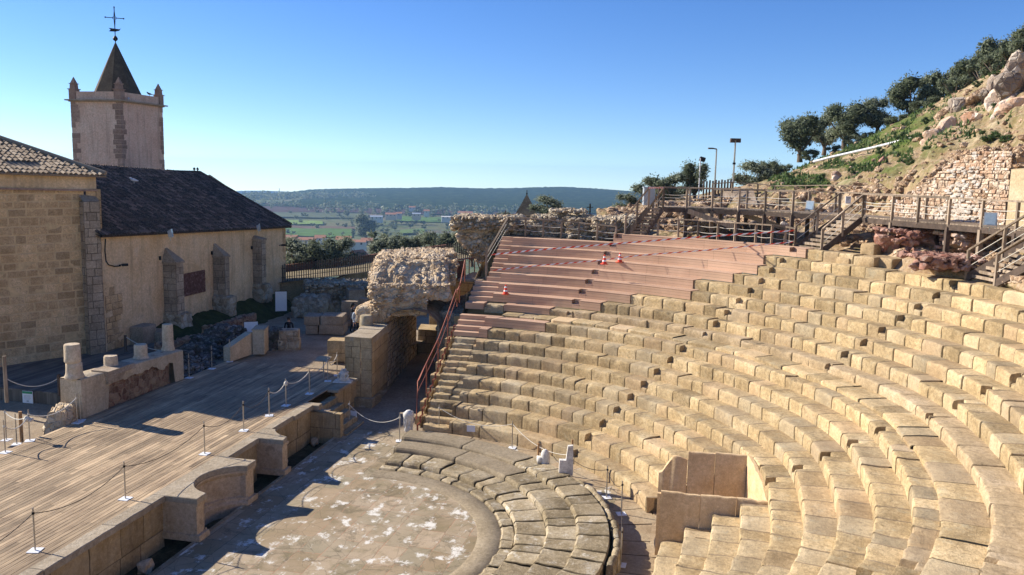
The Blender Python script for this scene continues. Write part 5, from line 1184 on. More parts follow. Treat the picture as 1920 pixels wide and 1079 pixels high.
# ------------------------------------------------------------------ distance: fields, hills, woods, houses
def flat(name, pts, col, z=.35, var=.2, sc=.05, rows=None):
    m, nt, b = newmat(name+'_soil', .95, .05); v = wpos(nt); n = tnoise(nt, v, sc, 4, .7); n2 = tnoise(nt, v, sc*8, 3)
    c = ramp(nt, n, [(0.35, tuple(x*(1-var) for x in col)), (0.65, tuple(x*(1+var) for x in col))]); c = mix_(nt, math_(nt, 'MULTIPLY', n2, .3), c, tuple(x*.6 for x in col))
    nt.links.new(c, b.inputs['Base Color']); gm = MB(); P = [onZ(x, y, -59) for x, y in pts]
    k = len(P)//2; top = P[:k]; bot = P[k:][::-1]; n_ = 16; rr = []
    for i in range(k-1):
        for q in range(n_ if i < k-2 else n_+1):
            a = top[i]+(top[i+1]-top[i])*(q/n_); b_ = bot[i]+(bot[i+1]-bot[i])*(q/n_); rr.append([(lambda p: (p.x, p.y, ground_h(p.x, p.y)+z+1.0))(a+(b_-a)*(j/8)) for j in range(9)])
    gm.grid(rr); o = gm.build(name, m, None, True); o['kind'] = 'structure'
flat('ploughed_field', [(380, 379), (620, 384), (760, 393), (990, 398), (990, 406), (870, 404), (700, 400), (380, 397)], (0.075, 0.045, 0.042), .8)
flat('green_field', [(500, 426), (660, 431), (660, 445), (500, 441)], (0.085, 0.15, 0.035), .5)
flat('lime_field', [(500, 412), (604, 415), (606, 422), (500, 419)], (0.16, 0.23, 0.06), .5)
flat('brown_field', [(500, 422), (700, 427), (700, 432), (500, 427.5)], (0.14, 0.095, 0.065), .55)
flat('far_green_field', [(735, 406), (875, 410), (875, 419), (735, 415)], (0.09, 0.155, 0.04), .6)
flat('small_green_field', [(750, 431), (796, 430), (796, 439), (750, 440)], (0.11, 0.16, 0.05), .6)
flat('pale_track', [(640, 388), (740, 391), (740, 393.2), (640, 389.6)], (0.45, 0.40, 0.34), .9)
flat('grey_field', [(500, 398), (690, 402), (690, 410), (500, 408)], (0.10, 0.115, 0.065), .7)
def woodmat(name, a, b_, c_, sc=.25):
    m, nt, b = newmat(name, 1.0, .0); v = wpos(nt); n = tnoise(nt, v, sc, 4, .75); vo = tvor(nt, v, sc*.6)
    c = ramp(nt, math_(nt, 'ADD', math_(nt, 'MULTIPLY', n, .6), math_(nt, 'MULTIPLY', vo, .4)), [(.3, a), (.5, b_), (.7, c_)]); nt.links.new(c, b.inputs['Base Color']); return m
M['hillwood'] = woodmat('wooded_hill', (0.008, 0.016, 0.008), (0.022, 0.036, 0.016), (0.05, 0.07, 0.03), .09)
SIL = [(395, 372), (440, 368), (500, 364.5), (545, 360), (585, 355.5), (640, 354), (700, 353), (770, 352.5), (830, 351), (900, 353.5), (960, 353), (1000, 351.5), (1060, 350.5), (1120, 354), (1180, 358.5), (1260, 364), (1400, 372), (1700, 385)]
gm = MB(); rr = []
for i in range(261):
    px = 395+1305*i/260; top = lerp_pts(SIL, px); row = []
    for j in range(41):
        v = j/40; D = 1440+1000*v; yb = 395+.022*(px-900); py = yb+(top-yb)*(v**.8)
        P = atD(px, py, D); P.z += 1.6*mn.noise(Vector((i*.9, j*.8, 0)))+(1.2*mn.noise(Vector((i*2.1, 3, j)))if j > 36 else 0); row.append(tuple(P))
    row.append(tuple(Vector(row[-1])+Vector((300, 60, -60)))); rr.append(row)
gm.grid(rr); o = gm.build('hills', M['hillwood'], None, True); o['kind'] = 'structure'
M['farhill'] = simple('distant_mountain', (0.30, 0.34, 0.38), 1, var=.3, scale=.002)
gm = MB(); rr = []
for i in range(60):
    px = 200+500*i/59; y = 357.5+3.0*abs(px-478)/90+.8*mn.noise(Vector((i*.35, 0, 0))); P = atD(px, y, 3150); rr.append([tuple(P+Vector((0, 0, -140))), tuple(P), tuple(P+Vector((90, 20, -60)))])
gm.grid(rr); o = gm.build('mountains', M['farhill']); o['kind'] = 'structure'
# leafy crowns: a core of leaf clumps made of many small leaf faces
def crown(gm, c, rad, n, leaf, seed=0, blobs=9, flat_=.8, dense=.8, core=None):
    rnd = random.Random(seed); B = []
    for i in range(blobs):
        a = rnd.uniform(0, 2*PI); u = rnd.uniform(-1, .9); r = math.sqrt(max(0, 1-u*u))*rnd.uniform(.35, .78)
        B.append((Vector((c[0]+math.cos(a)*r*rad[0]*.95, c[1]+math.sin(a)*r*rad[1]*.95, c[2]+u*rad[2]*.72)), rnd.uniform(.30, .62)*min(rad), rnd.uniform(.2, .8)))
    for i in range(n):
        bc, br, bt = B[i % blobs]; d = Vector((rnd.gauss(0, 1), rnd.gauss(0, 1), rnd.gauss(0, 1)*flat_)).normalized(); P = bc+d*br*(rnd.random()**dense)*rnd.uniform(.9, 1.18)
        s = leaf*rnd.uniform(.6, 1.5); a = Vector((rnd.gauss(0, 1), rnd.gauss(0, 1), rnd.gauss(0, 1))).normalized(); b = a.cross(d+Vector((.01, .02, .03))).normalized()*s*.42; a = a*s
        k = len(gm.v); gm.v += [tuple(P-a), tuple(P-b*.9), tuple(P+a), tuple(P+b*.9)]; gm.f.append((k, k+1, k+2, k+3)); gm.t.append(min(1, max(0, bt*.5+rnd.random()*.5)))
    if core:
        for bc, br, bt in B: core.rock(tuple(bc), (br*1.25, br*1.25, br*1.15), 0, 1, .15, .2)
def leafmat(name, a, b_, c_, tr=.4):
    m, nt, b = newmat(name, .6, .25); t = attr(nt); c = ramp(nt, t, [(0.0, a), (.5, b_), (1, c_)]); nt.links.new(c, b.inputs['Base Color'])
    tl_ = nt.nodes.new('ShaderNodeBsdfTranslucent'); nt.links.new(c, tl_.inputs['Color']); ms = nt.nodes.new('ShaderNodeMixShader'); ms.inputs[0].default_value = tr
    nt.links.new(b.outputs[0], ms.inputs[1]); nt.links.new(tl_.outputs[0], ms.inputs[2]); nt.links.new(ms.outputs[0], nt.nodes['Material Output'].inputs['Surface']); return m
M['olive'] = leafmat('olive_leaves', (0.08, 0.10, 0.055), (0.20, 0.225, 0.145), (0.42, 0.45, 0.34))
M['olivedark'] = leafmat('dark_olive_leaves', (0.06, 0.08, 0.04), (0.14, 0.165, 0.095), (0.30, 0.33, 0.22))
M['bush'] = leafmat('bush_leaves', (0.035, 0.06, 0.018), (0.07, 0.12, 0.035), (0.15, 0.21, 0.07))
M['bark'] = simple('tree_bark', (0.13, 0.10, 0.075), .95, var=.35, scale=6, bmp=.6)
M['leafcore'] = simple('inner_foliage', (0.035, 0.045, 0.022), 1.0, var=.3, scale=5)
def make_tree(name, h, w, trunk, n, leaf, mat, seed, blobs=10, label='', cat='tree', low=.28):
    t = thing(name, label, cat); rnd = random.Random(seed); tb = MB(); top = h*low
    tb.tube([(0, 0, -.4), (.03, .02, top*.4), (.1*rnd.uniform(-1, 1), .1*rnd.uniform(-1, 1), top)], [trunk*1.3, trunk, trunk*.8], 8)
    for k in range(5):
        a = k*2*PI/5+rnd.uniform(-.4, .4); e = Vector((math.cos(a)*w*.32, math.sin(a)*w*.32, h*rnd.uniform(.55, .75)))
        tb.tube([(0, 0, top*.85), tuple(e*.45+Vector((0, 0, top*.5))), tuple(e)], [trunk*.6, trunk*.4, trunk*.15], 6)
    tb.build('trunk', M['bark'], t, True)
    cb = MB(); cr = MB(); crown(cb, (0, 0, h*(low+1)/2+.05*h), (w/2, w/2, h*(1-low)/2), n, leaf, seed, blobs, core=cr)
    o = cb.build('crown', M[mat], t); cr.build('foliage_core', M['leafcore'], o, True)  # dark solid blobs fill the inside of the crown
    return t
def place(proto, P, s, rz, label, grp, sz=None):
    if not proto.get('used'): o = proto; proto['used'] = 1
    else: o = copy_tree(proto)
    o.location = P; o.scale = (s, s, sz or s); o.rotation_euler = (0, 0, rz); tag(o, label, None, grp); return o
OL = [make_tree('olive_tree', 3.6, 4.4, .20, 7000, .115, 'olive', 11, 16, low=.1), make_tree('olive_tree', 3.6, 4.0, .18, 7000, .115, 'olivedark', 23, 14, low=.1)]
FT = make_tree('field_tree', 8, 8, .35, 700, .62, 'olivedark', 5, 9)
G2 = 'olive trees beyond the stake fence'
def tree_at(pr, px, base, top, D, label, grp, rz=None, wf=1.0):
    P = atD(px, base, D); h = hgt(P, top); s = h/3.6/1.0; s = s/1.03
    return place(pr, P, s*wf, random.random()*6 if rz is None else rz, label, grp, s)
tree_at(OL[0], 560, 518, 447, 72, 'silvery olive tree right beside the church corner', G2, 1.0, 1.45)
tree_at(OL[1], 604, 524, 445, 71, 'olive tree with forked dark trunk left of centre', G2, 2.2, .95)
tree_at(OL[0], 640, 512, 446, 72, 'olive tree with dense crown right of the forked olive', G2, 4.0, 1.0)
for i, (px, top, b, d_, lb) in enumerate(((722, 446, 505, 78, 'olive nearest the poplar clump, first of the row over the vault ruin'), (756, 440, 500, 80, 'olive second of the row over the vault ruin'), (790, 437, 498, 79, 'olive third of the row over the vault ruin'), (822, 434, 496, 78, 'olive fourth of the row over the vault ruin'), (855, 432, 495, 77, 'olive last of the row, against the hanging rubble chunk'), (885, 442, 495, 82, 'olive half hidden behind the hanging rubble chunk'))):
    tree_at(OL[i % 2], px, b, top, d_, lb, G2, None, 1.15)
rnd = random.Random(5)
tree_at(OL[0], 1027, 410, 368, 58, 'thin olive top behind the crowning ruin next to the little spire', 'olives behind the seats', 1, 1.5)
tree_at(OL[1], 945, 420, 398, 60, 'low olive top left of the little spire', 'olives behind the seats', 1, 1.6)
tree_at(OL[0], 1172, 408, 364, 60, 'round olive beside the wooden stair at the walkway start', 'olives behind the seats', 2, 1.2)
tree_at(OL[1], 1225, 396, 330, 58, 'olive behind the walkway start', 'olives behind the seats', 3, 1.3)
tree_at(OL[0], 1262, 380, 326, 57, 'olive between the walkway and the black floodlight mast', 'olives behind the seats', 4, 1.2)
tree_at(OL[1], 1302, 372, 303, 57, 'taller olive with a leaning bare branch under the black floodlight', 'olives behind the seats', 5, .95)
tree_at(OL[0], 1412, 362, 304, 66, 'olive right of the lamp masts', 'olives behind the seats', 1, 1.25)
tree_at(OL[1], 1440, 352, 300, 68, 'olive at the foot of the hill slope', 'olives behind the seats', 2, 1.0)
# plain trees
G3 = 'trees dotted over the plain'
def ft(px, py, h, label='', k=1.0):
    P = onZ(px, py, -59.5); P.z = ground_h(P.x, P.y); return place(FT, P, h/8*k, rnd.random()*6, label, G3, h/8)
POP = make_tree('poplar_clump', 25, 22, .8, 6500, .75, 'olive', 61, 18, 'large rounded poplar grove rising on the plain', 'tree', .12)
P = atD(686, 454, 760); POP.location = P; POP.scale = (1.05, 1.05, hgt(P, 403)/25)
ft(652, 408, 11, 'small tree just left of the large poplar grove', 1.2); ft(722, 447, 10, 'dark tree just right of the large poplar grove', 1.3)
P = atD(705, 476, 130); place(FT, P, .55, 1, 'dark green pine-like tree above the fence near the white gable house', G3, .42)
ORD = 'first second third fourth fifth sixth seventh eighth ninth tenth eleventh twelfth thirteenth fourteenth fifteenth sixteenth'.split()
for r_, (py0, nm_) in enumerate(((402, 'farthest hedge line'), (407, 'hedge line before the farm buildings'), (411, 'hedge line level with the far green field'), (419, 'hedge line below the far green field'), (423, 'hedge line above the lime green field edge'), (428, 'hedge line above the near green field'), (441, 'hedge line nearest the olive trees'))):
    for i, px in enumerate(sorted(rnd.uniform(500, 880) for _ in range(15))):
        ft(px, py0+rnd.uniform(-1.2, 1.2)+(px-600)*.012, rnd.uniform(2.5, 6.5), ORD[i]+' small tree from the left in the '+nm_, 1.7)
gm = MB(); 
for i in range(230):
    px = rnd.uniform(380, 1000); py = 385+(px-600)*.018+rnd.uniform(-3, 4)+(rnd.random() < .2)*7; P = onZ(px, py+8 if px > 560 else py+2, -59.5); P.z = ground_h(P.x, P.y)-1; h = rnd.uniform(8, 18); crown(gm, (P.x, P.y, P.z+h*.5), (h*.55, h*.55, h*.5), 26, 2.6, i, 4)
o = gm.build('distant_wood', M['olivedark']); o['kind'] = 'stuff'
gm = MB()
for i in range(260):
    px = rnd.uniform(380, 700); P = onZ(px, 366+rnd.uniform(0, 9), -60); P.z = ground_h(P.x, P.y)-1; h = rnd.uniform(8, 16); crown(gm, (P.x, P.y, P.z+h*.5), (h*.7, h*.7, h*.5), 20, 3.0, i, 4)
o = gm.build('far_tree_belt', M['olivedark']); o['kind'] = 'stuff'
# houses
M['hwhite'] = simple('whitewashed_wall', (0.5, 0.49, 0.46), .8, var=.05, scale=.5); M['hred'] = simple('red_painted_wall', (0.42, 0.10, 0.10), .8, var=.08, scale=.5); M['hroof'] = simple('terracotta_roof', (0.33, 0.15, 0.09), .85, var=.2, scale=1.5); M['hbeige'] = simple('beige_wall', (0.5, 0.42, 0.32), .8, var=.05, scale=.5)
M['hwin'] = simple('dark_window', (0.03, 0.035, 0.045), .2)
def house(px, py, D, w, d, h, label, wall='hwhite', roofh=1.6, az=.3, roofm='hroof'):
    P = atD(px, py, D); t = thing('house', label, 'house', P, az, 'houses on the plain'); 
    def loc(gm, nm, m, par=None):
        o = gm.build(nm, M[m]); o.parent = par or t; return o
    g = MB(); w *= .75; h *= .8; g.box((0, 0, -4), (d, w, h+4)); wl = loc(g, 'wall', wall)
    g = MB(); o_ = .4
    g.face([(-d/2-o_, -w/2-o_, h), (-d/2-o_, w/2+o_, h), (0, w/2+o_, h+roofh), (0, -w/2-o_, h+roofh)]); g.face([(d/2+o_, -w/2-o_, h), (0, -w/2-o_, h+roofh), (0, w/2+o_, h+roofh), (d/2+o_, w/2+o_, h)][::1])
    g.face([(-d/2, -w/2, h), (d/2, -w/2, h), (0, -w/2, h+roofh*.95)]); g.face([(-d/2, w/2, h), (0, w/2, h+roofh*.95), (d/2, w/2, h)]); loc(g, 'roof', roofm)
    n = max(1, int(w/4))
    for i in range(n):
        g = MB(); y = -w/2+(i+.5)*w/n
        g.box((-d/2-.03, y, h*.45), (.06, 1.1, 1.3)); loc(g, 'window', 'hwin', wl)
    return t
house(547, 458, 520, 9, 8, 5.6, 'red painted house beside the church corner', 'hred', 1.2); house(575, 459, 540, 16, 9, 4.2, 'long pale house with tan roof behind the silvery olive', 'hwhite', 1.4)
house(601, 455, 560, 9, 8, 4.0, 'white house with terracotta roof above the forked olive', 'hwhite', 1.8); house(645, 461, 330, 7, 8, 3.2, 'house with brown tiled roof behind the dense olive', 'hbeige', 1.2)
house(671, 462, 520, 13, 9, 3.6, 'low white house at the foot of the poplar grove', 'hwhite', 1.2); house(689, 459, 560, 10, 9, 3.6, 'grey roofed house at the foot of the poplar grove', 'hbeige', 1.6)
house(671, 492, 150, 2.6, 2.6, 1.5, 'white gabled house just above the stake fence', 'hwhite', 1.0, 1.2)
house(706, 412, 1050, 20, 9, 4.5, 'long white farm building right of the poplar grove', 'hwhite', 1.5, .3, 'lampgrey'); house(733, 407, 1080, 18, 9, 4.2, 'long farmhouse with terracotta roof on the plain', 'hbeige', 2)
house(748, 406, 1090, 10, 8, 4.5, 'small white farmhouse beside the long terracotta one', 'hwhite', 2); house(781, 407, 1080, 14, 9, 5, 'pale farm block left of the far green field', 'hbeige', 1.2, .3, 'lampgrey')
house(800, 401, 1150, 10, 8, 4.5, 'small white house with a dark tree on the plain', 'hwhite', 2); house(843, 411, 1020, 26, 10, 3.2, 'long white shed at the edge of the far green field', 'hwhite', 1, .3, 'hwhite')
house(872, 405, 1060, 24, 10, 4.5, 'white farm with red roof near the hanging rubble chunk', 'hwhite', 2); house(773, 393, 1350, 14, 8, 4, 'tiny white house under the wooded hill', 'hwhite', 2)
# pointed belfry roof behind the ruin
P = atD(987, 404, 62); t = thing('small_spire', 'small ochre pyramid belfry roof behind the crowning ruin', 'spire', P); g = MB(); h = hgt(P, 364); k = 1.12
Q = P+Vector((0, 0, 0)); rot = [(math.cos(a)*k+Q.x, math.sin(a)*k+Q.y, Q.z) for a in [YAW-2.45+i*PI/2 for i in range(4)]]
for i in range(4): g.face([rot[i], rot[(i+1) % 4], (Q.x, Q.y, Q.z+h)])
M['ochretile'] = stonemat('lichened_ochre_roof', (0.20, 0.13, 0.07), (0.29, 0.20, 0.11), (0.38, 0.28, 0.16), 1.5, 14, .5, tl=1, th=1); g.build('roof', M['ochretile'], t)
g = MB(); g.box((Q.x, Q.y, Q.z-2.0), (1.75, 1.75, 2.0), YAW+.1); g.box((Q.x, Q.y, Q.z-.12), (1.95, 1.95, .14), YAW+.1); g.build('belfry_wall', M['ochretile'], t)
g = MB(); g.tube([(Q.x, Q.y, Q.z+h-.05), (Q.x, Q.y, Q.z+h+.28)], .03, 5); g.rock((Q.x, Q.y, Q.z+h+.02), (.14, .14, .14), amp=0); g.build('finial', M['iron'], t)
P = atD(1106, 400, 64); t = thing('iron_pole', 'thin pole with crossbar behind the crowning ruin', 'pole', P); g = MB(); h = hgt(P, 382); g.tube([tuple(P-Vector((0, 0, 1))), tuple(P+Vector((0, 0, h)))], .06, 6); g.bar(tuple(P+Vector((0, 0, h*.6))-_r*.25), tuple(P+Vector((0, 0, h*.6))+_r*.25), .05); g.build('pole', M['iron'], t)
# mast on the far ridge and haze
g = MB(); P = atD(524, 362, 3100); g.tube([tuple(P), tuple(P+Vector((0, 0, 17)))], .9, 4); tag(g.build('radio_mast', M['iron']), 'tiny radio mast on the far blue ridge', 'mast')
hz = MB(); hz.box((1300, 200, -300), (4200, 4200, 333)); m = bpy.data.materials.new('haze_air'); m.use_nodes = True; nt = m.node_tree; nt.nodes.clear(); pv = nt.nodes.new('ShaderNodeVolumePrincipled'); pv.inputs['Color'].default_value = (0.36, 0.62, 1.0, 1); pv.inputs['Density'].default_value = 0.00013; pv.inputs['Anisotropy'].default_value = 0.3
mo = nt.nodes.new('ShaderNodeOutputMaterial'); nt.links.new(pv.outputs[0], mo.inputs['Volume'])
HAZE = hz.build('haze', m); HAZE['kind'] = 'stuff'
# ------------------------------------------------------------------ hillside to the right
def onR(px, py, R, z0=2.0, z1=10.5):
    best = None
    for i in range(171):
        z = z0+(z1-z0)*i/170; P = onZ(px, py, z); e = abs(math.hypot(P.x, P.y)-R)
        if (P-CAM).dot(_f) > 5 and (best is None or e < best[0]): best = (e, P)
    return best[1]
HX = [1120, 1165, 1300, 1450, 1600, 1750, 1850, 1920, 2060, 2300]
HG = [  # (py, D) per column, from the top seat row to the skyline and beyond
 [(452, 47.0), (447, 46.0), (460, 43.5), (474, 40.5), (503, 35.5), (517, 31.0), (535, 27.5), (556, 25.2), (620, 21), (800, 14)],
 [(445, 48.0), (436, 47.0), (440, 45.5), (447, 43.5), (466, 39.0), (488, 33.5), (519, 31.2), (539, 28.0), (590, 22), (700, 15)],
 [(425, 49.0), (415, 49.0), (414, 47.5), (418, 46.0), (430, 42.5), (450, 37.0), (466, 34.0), (482, 31.0), (520, 25), (600, 17)],
 [(412, 50.0), (402, 50.0), (396, 49.5), (393, 48.5), (402, 45.5), (405, 39.8), (412, 36.5), (418, 33.2), (440, 27), (500, 19)],
 [(408, 52.0), (396, 52.0), (384, 52.5), (364, 51.5), (352, 48.0), (315, 41.5), (292, 38.5), (272, 36.0), (220, 30), (120, 22)],
 [(404, 56.0), (392, 56.0), (376, 57.0), (345, 57.0), (310, 55.0), (252, 51.0), (212, 49.0), (180, 47.0), (120, 42), (0, 34)],
 [(402, 62.0), (388, 62.0), (368, 63.0), (335, 64.0), (272, 66.0), (197, 66.0), (140, 64.0), (100, 62.0), (20, 56), (-150, 46)],
 [(408, 80.0), (396, 80.0), (380, 80.0), (350, 80.0), (292, 82.0), (225, 82.0), (170, 80.0), (130, 78.0), (60, 72), (-90, 60)]]
def cubic(p0, p1, p2, p3, t): return p1+(p2-p0)*(.5*t)+(p0*2-p1*5+p2*4-p3)*(.5*t*t)+(p1*3-p0-p2*3+p3)*(.5*t*t*t)
HPTS = [[atD(HX[j], py, D) for j, (py, D) in enumerate(r)] for r in HG]
for j, py in ((4, 500), (5, 515), (6, 533), (7, 549)): HPTS[0][j] = onR(HX[j], py, 23.95, 6.5, 8.5)+Vector((0, 0, -.04))
def hillP(u, v, disp=True):
    """u along the columns 0..9, v across the rows 0..7"""
    i = min(int(v), 6); t = v-i; j = min(int(u), 8); s = u-j
    def row(k): k = max(0, min(7, k)); R_ = HPTS[k]; return cubic(R_[max(0, j-1)], R_[j], R_[j+1], R_[min(9, j+2)], s)
    P = cubic(row(i-1), row(i), row(i+1), row(i+2), t) if disp is not None else None
    if disp:
        k = smooth(1.2, 2.4, v)*(1-.6*smooth(4.5, 6, v)); w_ = mn.voronoi(P*1.1)[0]
        P = P+Vector((-.3, .2, 1)).normalized()*(k*(.45*mn.fractal(P*.5, 1, 2, 4)+.30*(min(w_[1]-w_[0], .5)))+.07*mn.noise(P*1.7)-.05)
    return P
def upx(px):
    for j in range(9):
        if HX[j] <= px <= HX[j+1]: return j+(px-HX[j])/(HX[j+1]-HX[j])
    return 9
def hill_mat():
    m, nt, b = newmat('hillside_soil', .95, .05); v = wpos(nt); n = tnoise(nt, v, .55, 6, .7); n2 = tnoise(nt, v, .22, 5, .65, .4); n3 = tnoise(nt, v, 5, 5, .75)
    c = ramp(nt, n, [(.3, (0.19, 0.12, 0.065)), (.5, (0.34, 0.235, 0.14)), (.7, (0.48, 0.37, 0.245))])
    c = mix_(nt, math_(nt, 'MULTIPLY', maprange(nt, n3, .5, .66), .5), c, (0.50, 0.43, 0.34))
    geo = nt.nodes.new('ShaderNodeNewGeometry'); sp = nt.nodes.new('ShaderNodeSeparateXYZ'); nt.links.new(v, sp.inputs[0]); hi = maprange(nt, sp.outputs['Z'], 9.6, 11.5)
    gr = ramp(nt, n3, [(.35, (0.035, 0.06, 0.012)), (.6, (0.085, 0.14, 0.025)), (.75, (0.16, 0.20, 0.05))])
    f = math_(nt, 'MULTIPLY', maprange(nt, n2, .44, .54), math_(nt, 'MULTIPLY', attr(nt), .95)); c = mix_(nt, f, c, gr)
    ol = tnoise(nt, v, .8, 6, .8); c = mix_(nt, math_(nt, 'MULTIPLY', maprange(nt, ol, .48, .58), .7), c, (0.17, 0.15, 0.06)); ob = tnoise(nt, v, 2.6, 6, .8); c = mix_(nt, math_(nt, 'MULTIPLY', maprange(nt, ob, .55, .64), .6), c, (0.09, 0.07, 0.035))
    nt.links.new(c, b.inputs['Base Color']); h = math_(nt, 'ADD', n3, math_(nt, 'MULTIPLY', tvor(nt, v, 4), .8)); bump(nt, b, h, .9, .08); return m
gm = MB(); NU, NV = 260, 120
gm.grid([[tuple(hillP(9*i/NU, 7*j/NV)) for j in range(NV+1)] for i in range(NU+1)])
def grassy(u, v): return smooth(3.6, 4.5, v)*(1-.75*smooth(4.7, 5.4, u+.35*nz(u*2, v*2, 3)))*smooth(2.6, 3.2, u)
gm.t = [grassy(9*i/NU, 7*j/NV) for i in range(NU) for j in range(NV)]
o = gm.build('hillside', hill_mat(), None, True); o['kind'] = 'structure'
# loose stones all over the slope
M['scree'] = rubmat('hill_stones', (0.26, 0.165, 0.10), (0.42, 0.28, 0.175), (0.54, 0.41, 0.29), (0.35, 0.23, 0.14), 5.0, .8, ((0.58, 0.50, 0.40), .35), mort=.2, dark=((0.16, 0.10, 0.06), .5))
M['redrock'] = rubmat('red_quartzite', (0.20, 0.085, 0.06), (0.33, 0.16, 0.115), (0.46, 0.30, 0.24), (0.40, 0.28, 0.22), 1.1, 1.0, ((0.52, 0.45, 0.40), .45), mort=.3, dark=((0.12, 0.07, 0.055), .6))
M['orangerock'] = rubmat('orange_white_quartzite', (0.40, 0.22, 0.13), (0.52, 0.33, 0.21), (0.66, 0.52, 0.42), (0.60, 0.52, 0.45), .9, 1.0, ((0.70, 0.64, 0.58), .6), mort=.3)
M['greyrock'] = rubmat('grey_quartzite', (0.20, 0.155, 0.125), (0.33, 0.275, 0.225), (0.50, 0.44, 0.37), (0.42, 0.31, 0.22), 2.4, 1.0, ((0.42, 0.22, 0.14), .35), mort=.3, dark=((0.12, 0.10, 0.09), .6))
gm = MB(); rnd = random.Random(21)
for _ in range(6500):
    u = rnd.uniform(.7, 8.6); v = rnd.choice([rnd.uniform(1.1, 3.9), rnd.uniform(1.1, 3.9), rnd.uniform(3.5, 6.3)])
    if nz(u*2, v*2, 0, .8) < -.10: continue
    P = hillP(u, v); s = (.08+.34*rnd.random()**2)*(1.3 if v < 4 else 1); gm.rock(tuple(P), (s*1.3, s, s*.8), rnd.random()*6, 1, .25)
o = gm.build('loose_stones', M['scree']); o['kind'] = 'stuff'
def chunk(gm, c, d, rz, seed, sub=3):
    """angular quarried-looking rock: a ball cut by random planes"""
    rnd = random.Random(seed); pl = []
    for _ in range(13):
        n = Vector((rnd.gauss(0, 1), rnd.gauss(0, 1), rnd.gauss(0, .9))).normalized(); pl.append((n, rnd.uniform(.55, .95)))
    V, F = ICO[sub]; k0 = len(gm.v); ca, sa = math.cos(rz), math.sin(rz); t = rnd.random()
    for p in V:
        r = 1.15
        for n, q in pl:
            e = n.dot(p)
            if e > .05: r = min(r, q/e)
        r *= 1+.05*mn.noise(p*5+Vector((seed, 0, 0)))+.03*mn.noise(p*13+Vector((seed, 3, 0))); x, y, z = p.x*r*d[0]/1.7, p.y*r*d[1]/1.7, p.z*r*d[2]/1.7
        gm.v.append((c[0]+x*ca-y*sa, c[1]+x*sa+y*ca, c[2]+z))
    for f in F: gm.f.append(tuple(k0+i for i in f)); gm.t.append(t)
def boulder(px, py, w, h, D, mat, label, seed, dz=.6, rz=0, n=None):
    P = atD(px, py, D); W = w/FPX*D; H = h/FPX*D; gm = MB(); rnd = random.Random(seed*7); n = n or max(4, int(w/h*3.2)); ax = Vector((_r.x, _r.y, 0)).normalized()
    chunk(gm, P+Vector((0, 0, -H*(dz-.5))), (W*(.85 if w/h < 1.8 else .5), W*.6, H*1.1), YAW-PI/2+rz, seed)
    for i in range(n):
        a = rnd.uniform(-.46, .46); s = rnd.uniform(.38, .65); q = P+ax*(a*W)+Vector((rnd.uniform(-.2, .3)*W*.4, 0, -H*(dz-.5)+rnd.uniform(-.35, .12)*H)); chunk(gm, q, (max(H, W*.4)*s*1.2, max(H, W*.4)*s, H*s*1.1), rnd.random()*6, seed*31+i, 2 if w < 60 else 3)
    if w > 90: pebbles(gm, P+Vector((0, 0, -H*.5)), (W*.8, W, H*.75), YAW, int(w*2.5), .1, .4, seed, 'tf')
    o = gm.build('boulder', M[mat], None, False); tag(o, label, 'rock', 'quartzite rocks on the hillside'); return o
boulder(1908, 150, 50, 90, 48, 'greyrock', 'tall grey split rock at the right edge under the bushes', 1)
boulder(1880, 190, 56, 44, 49, 'orangerock', 'white topped boulder just left of the tall grey split rock', 2)
boulder(1905, 205, 66, 44, 46, 'orangerock', 'orange boulder at the right edge below the tall grey rock', 3)
boulder(1835, 178, 44, 30, 53, 'scree', 'pale rock among the upper white boulders', 4)
boulder(1800, 195, 50, 34, 54, 'greyrock', 'pale grey rock left of the upper white boulders', 5)
boulder(1770, 214, 36, 30, 55, 'scree', 'pale rounded boulder at the edge of the green grass', 6)
boulder(1772, 250, 66, 52, 50, 'orangerock', 'large orange and pink boulder at the end of the white pipe', 7)
boulder(1825, 222, 44, 28, 50, 'orangerock', 'small orange boulder between the pipe and the grey rock', 8)
boulder(1662, 310, 40, 50, 51, 'redrock', 'dark red jagged rock in the middle of the slope', 9)
boulder(1640, 335, 34, 30, 50, 'greyrock', 'pale quartz rock below the dark red jagged rock', 10)
boulder(1680, 340, 30, 30, 49, 'redrock', 'low reddish rock right of the dark red jagged rock', 11)
boulder(1570, 335, 34, 22, 52, 'orangerock', 'pinkish low rock above the middle of the back railing', 12)
boulder(1862, 165, 34, 40, 52, 'greyrock', 'grey upright rock left of the tall split rock', 13)
boulder(1728, 445, 150, 50, 36.5, 'redrock', 'wide reddish layered outcrop below the right walkway', 14, .55)
boulder(1672, 452, 66, 44, 38.0, 'redrock', 'bright red end of the outcrop beside the middle stair', 15, .5)
boulder(1822, 448, 110, 34, 34.5, 'orangerock', 'pale rubble bank below the right walkway', 16, .55)
boulder(1765, 488, 120, 26, 32.6, 'redrock', 'low flat reddish rock shelf above the top seat row', 17, .75)
boulder(1560, 395, 60, 26, 46, 'scree', 'stones beneath the walkway left of the middle stair', 18)
boulder(1430, 425, 90, 30, 45, 'greyrock', 'shaded grey rocks beneath the long walkway', 19); boulder(1330, 425, 110, 30, 46.5, 'rubblegrey', 'mossy shaded rocks beneath the near end of the long walkway', 20)
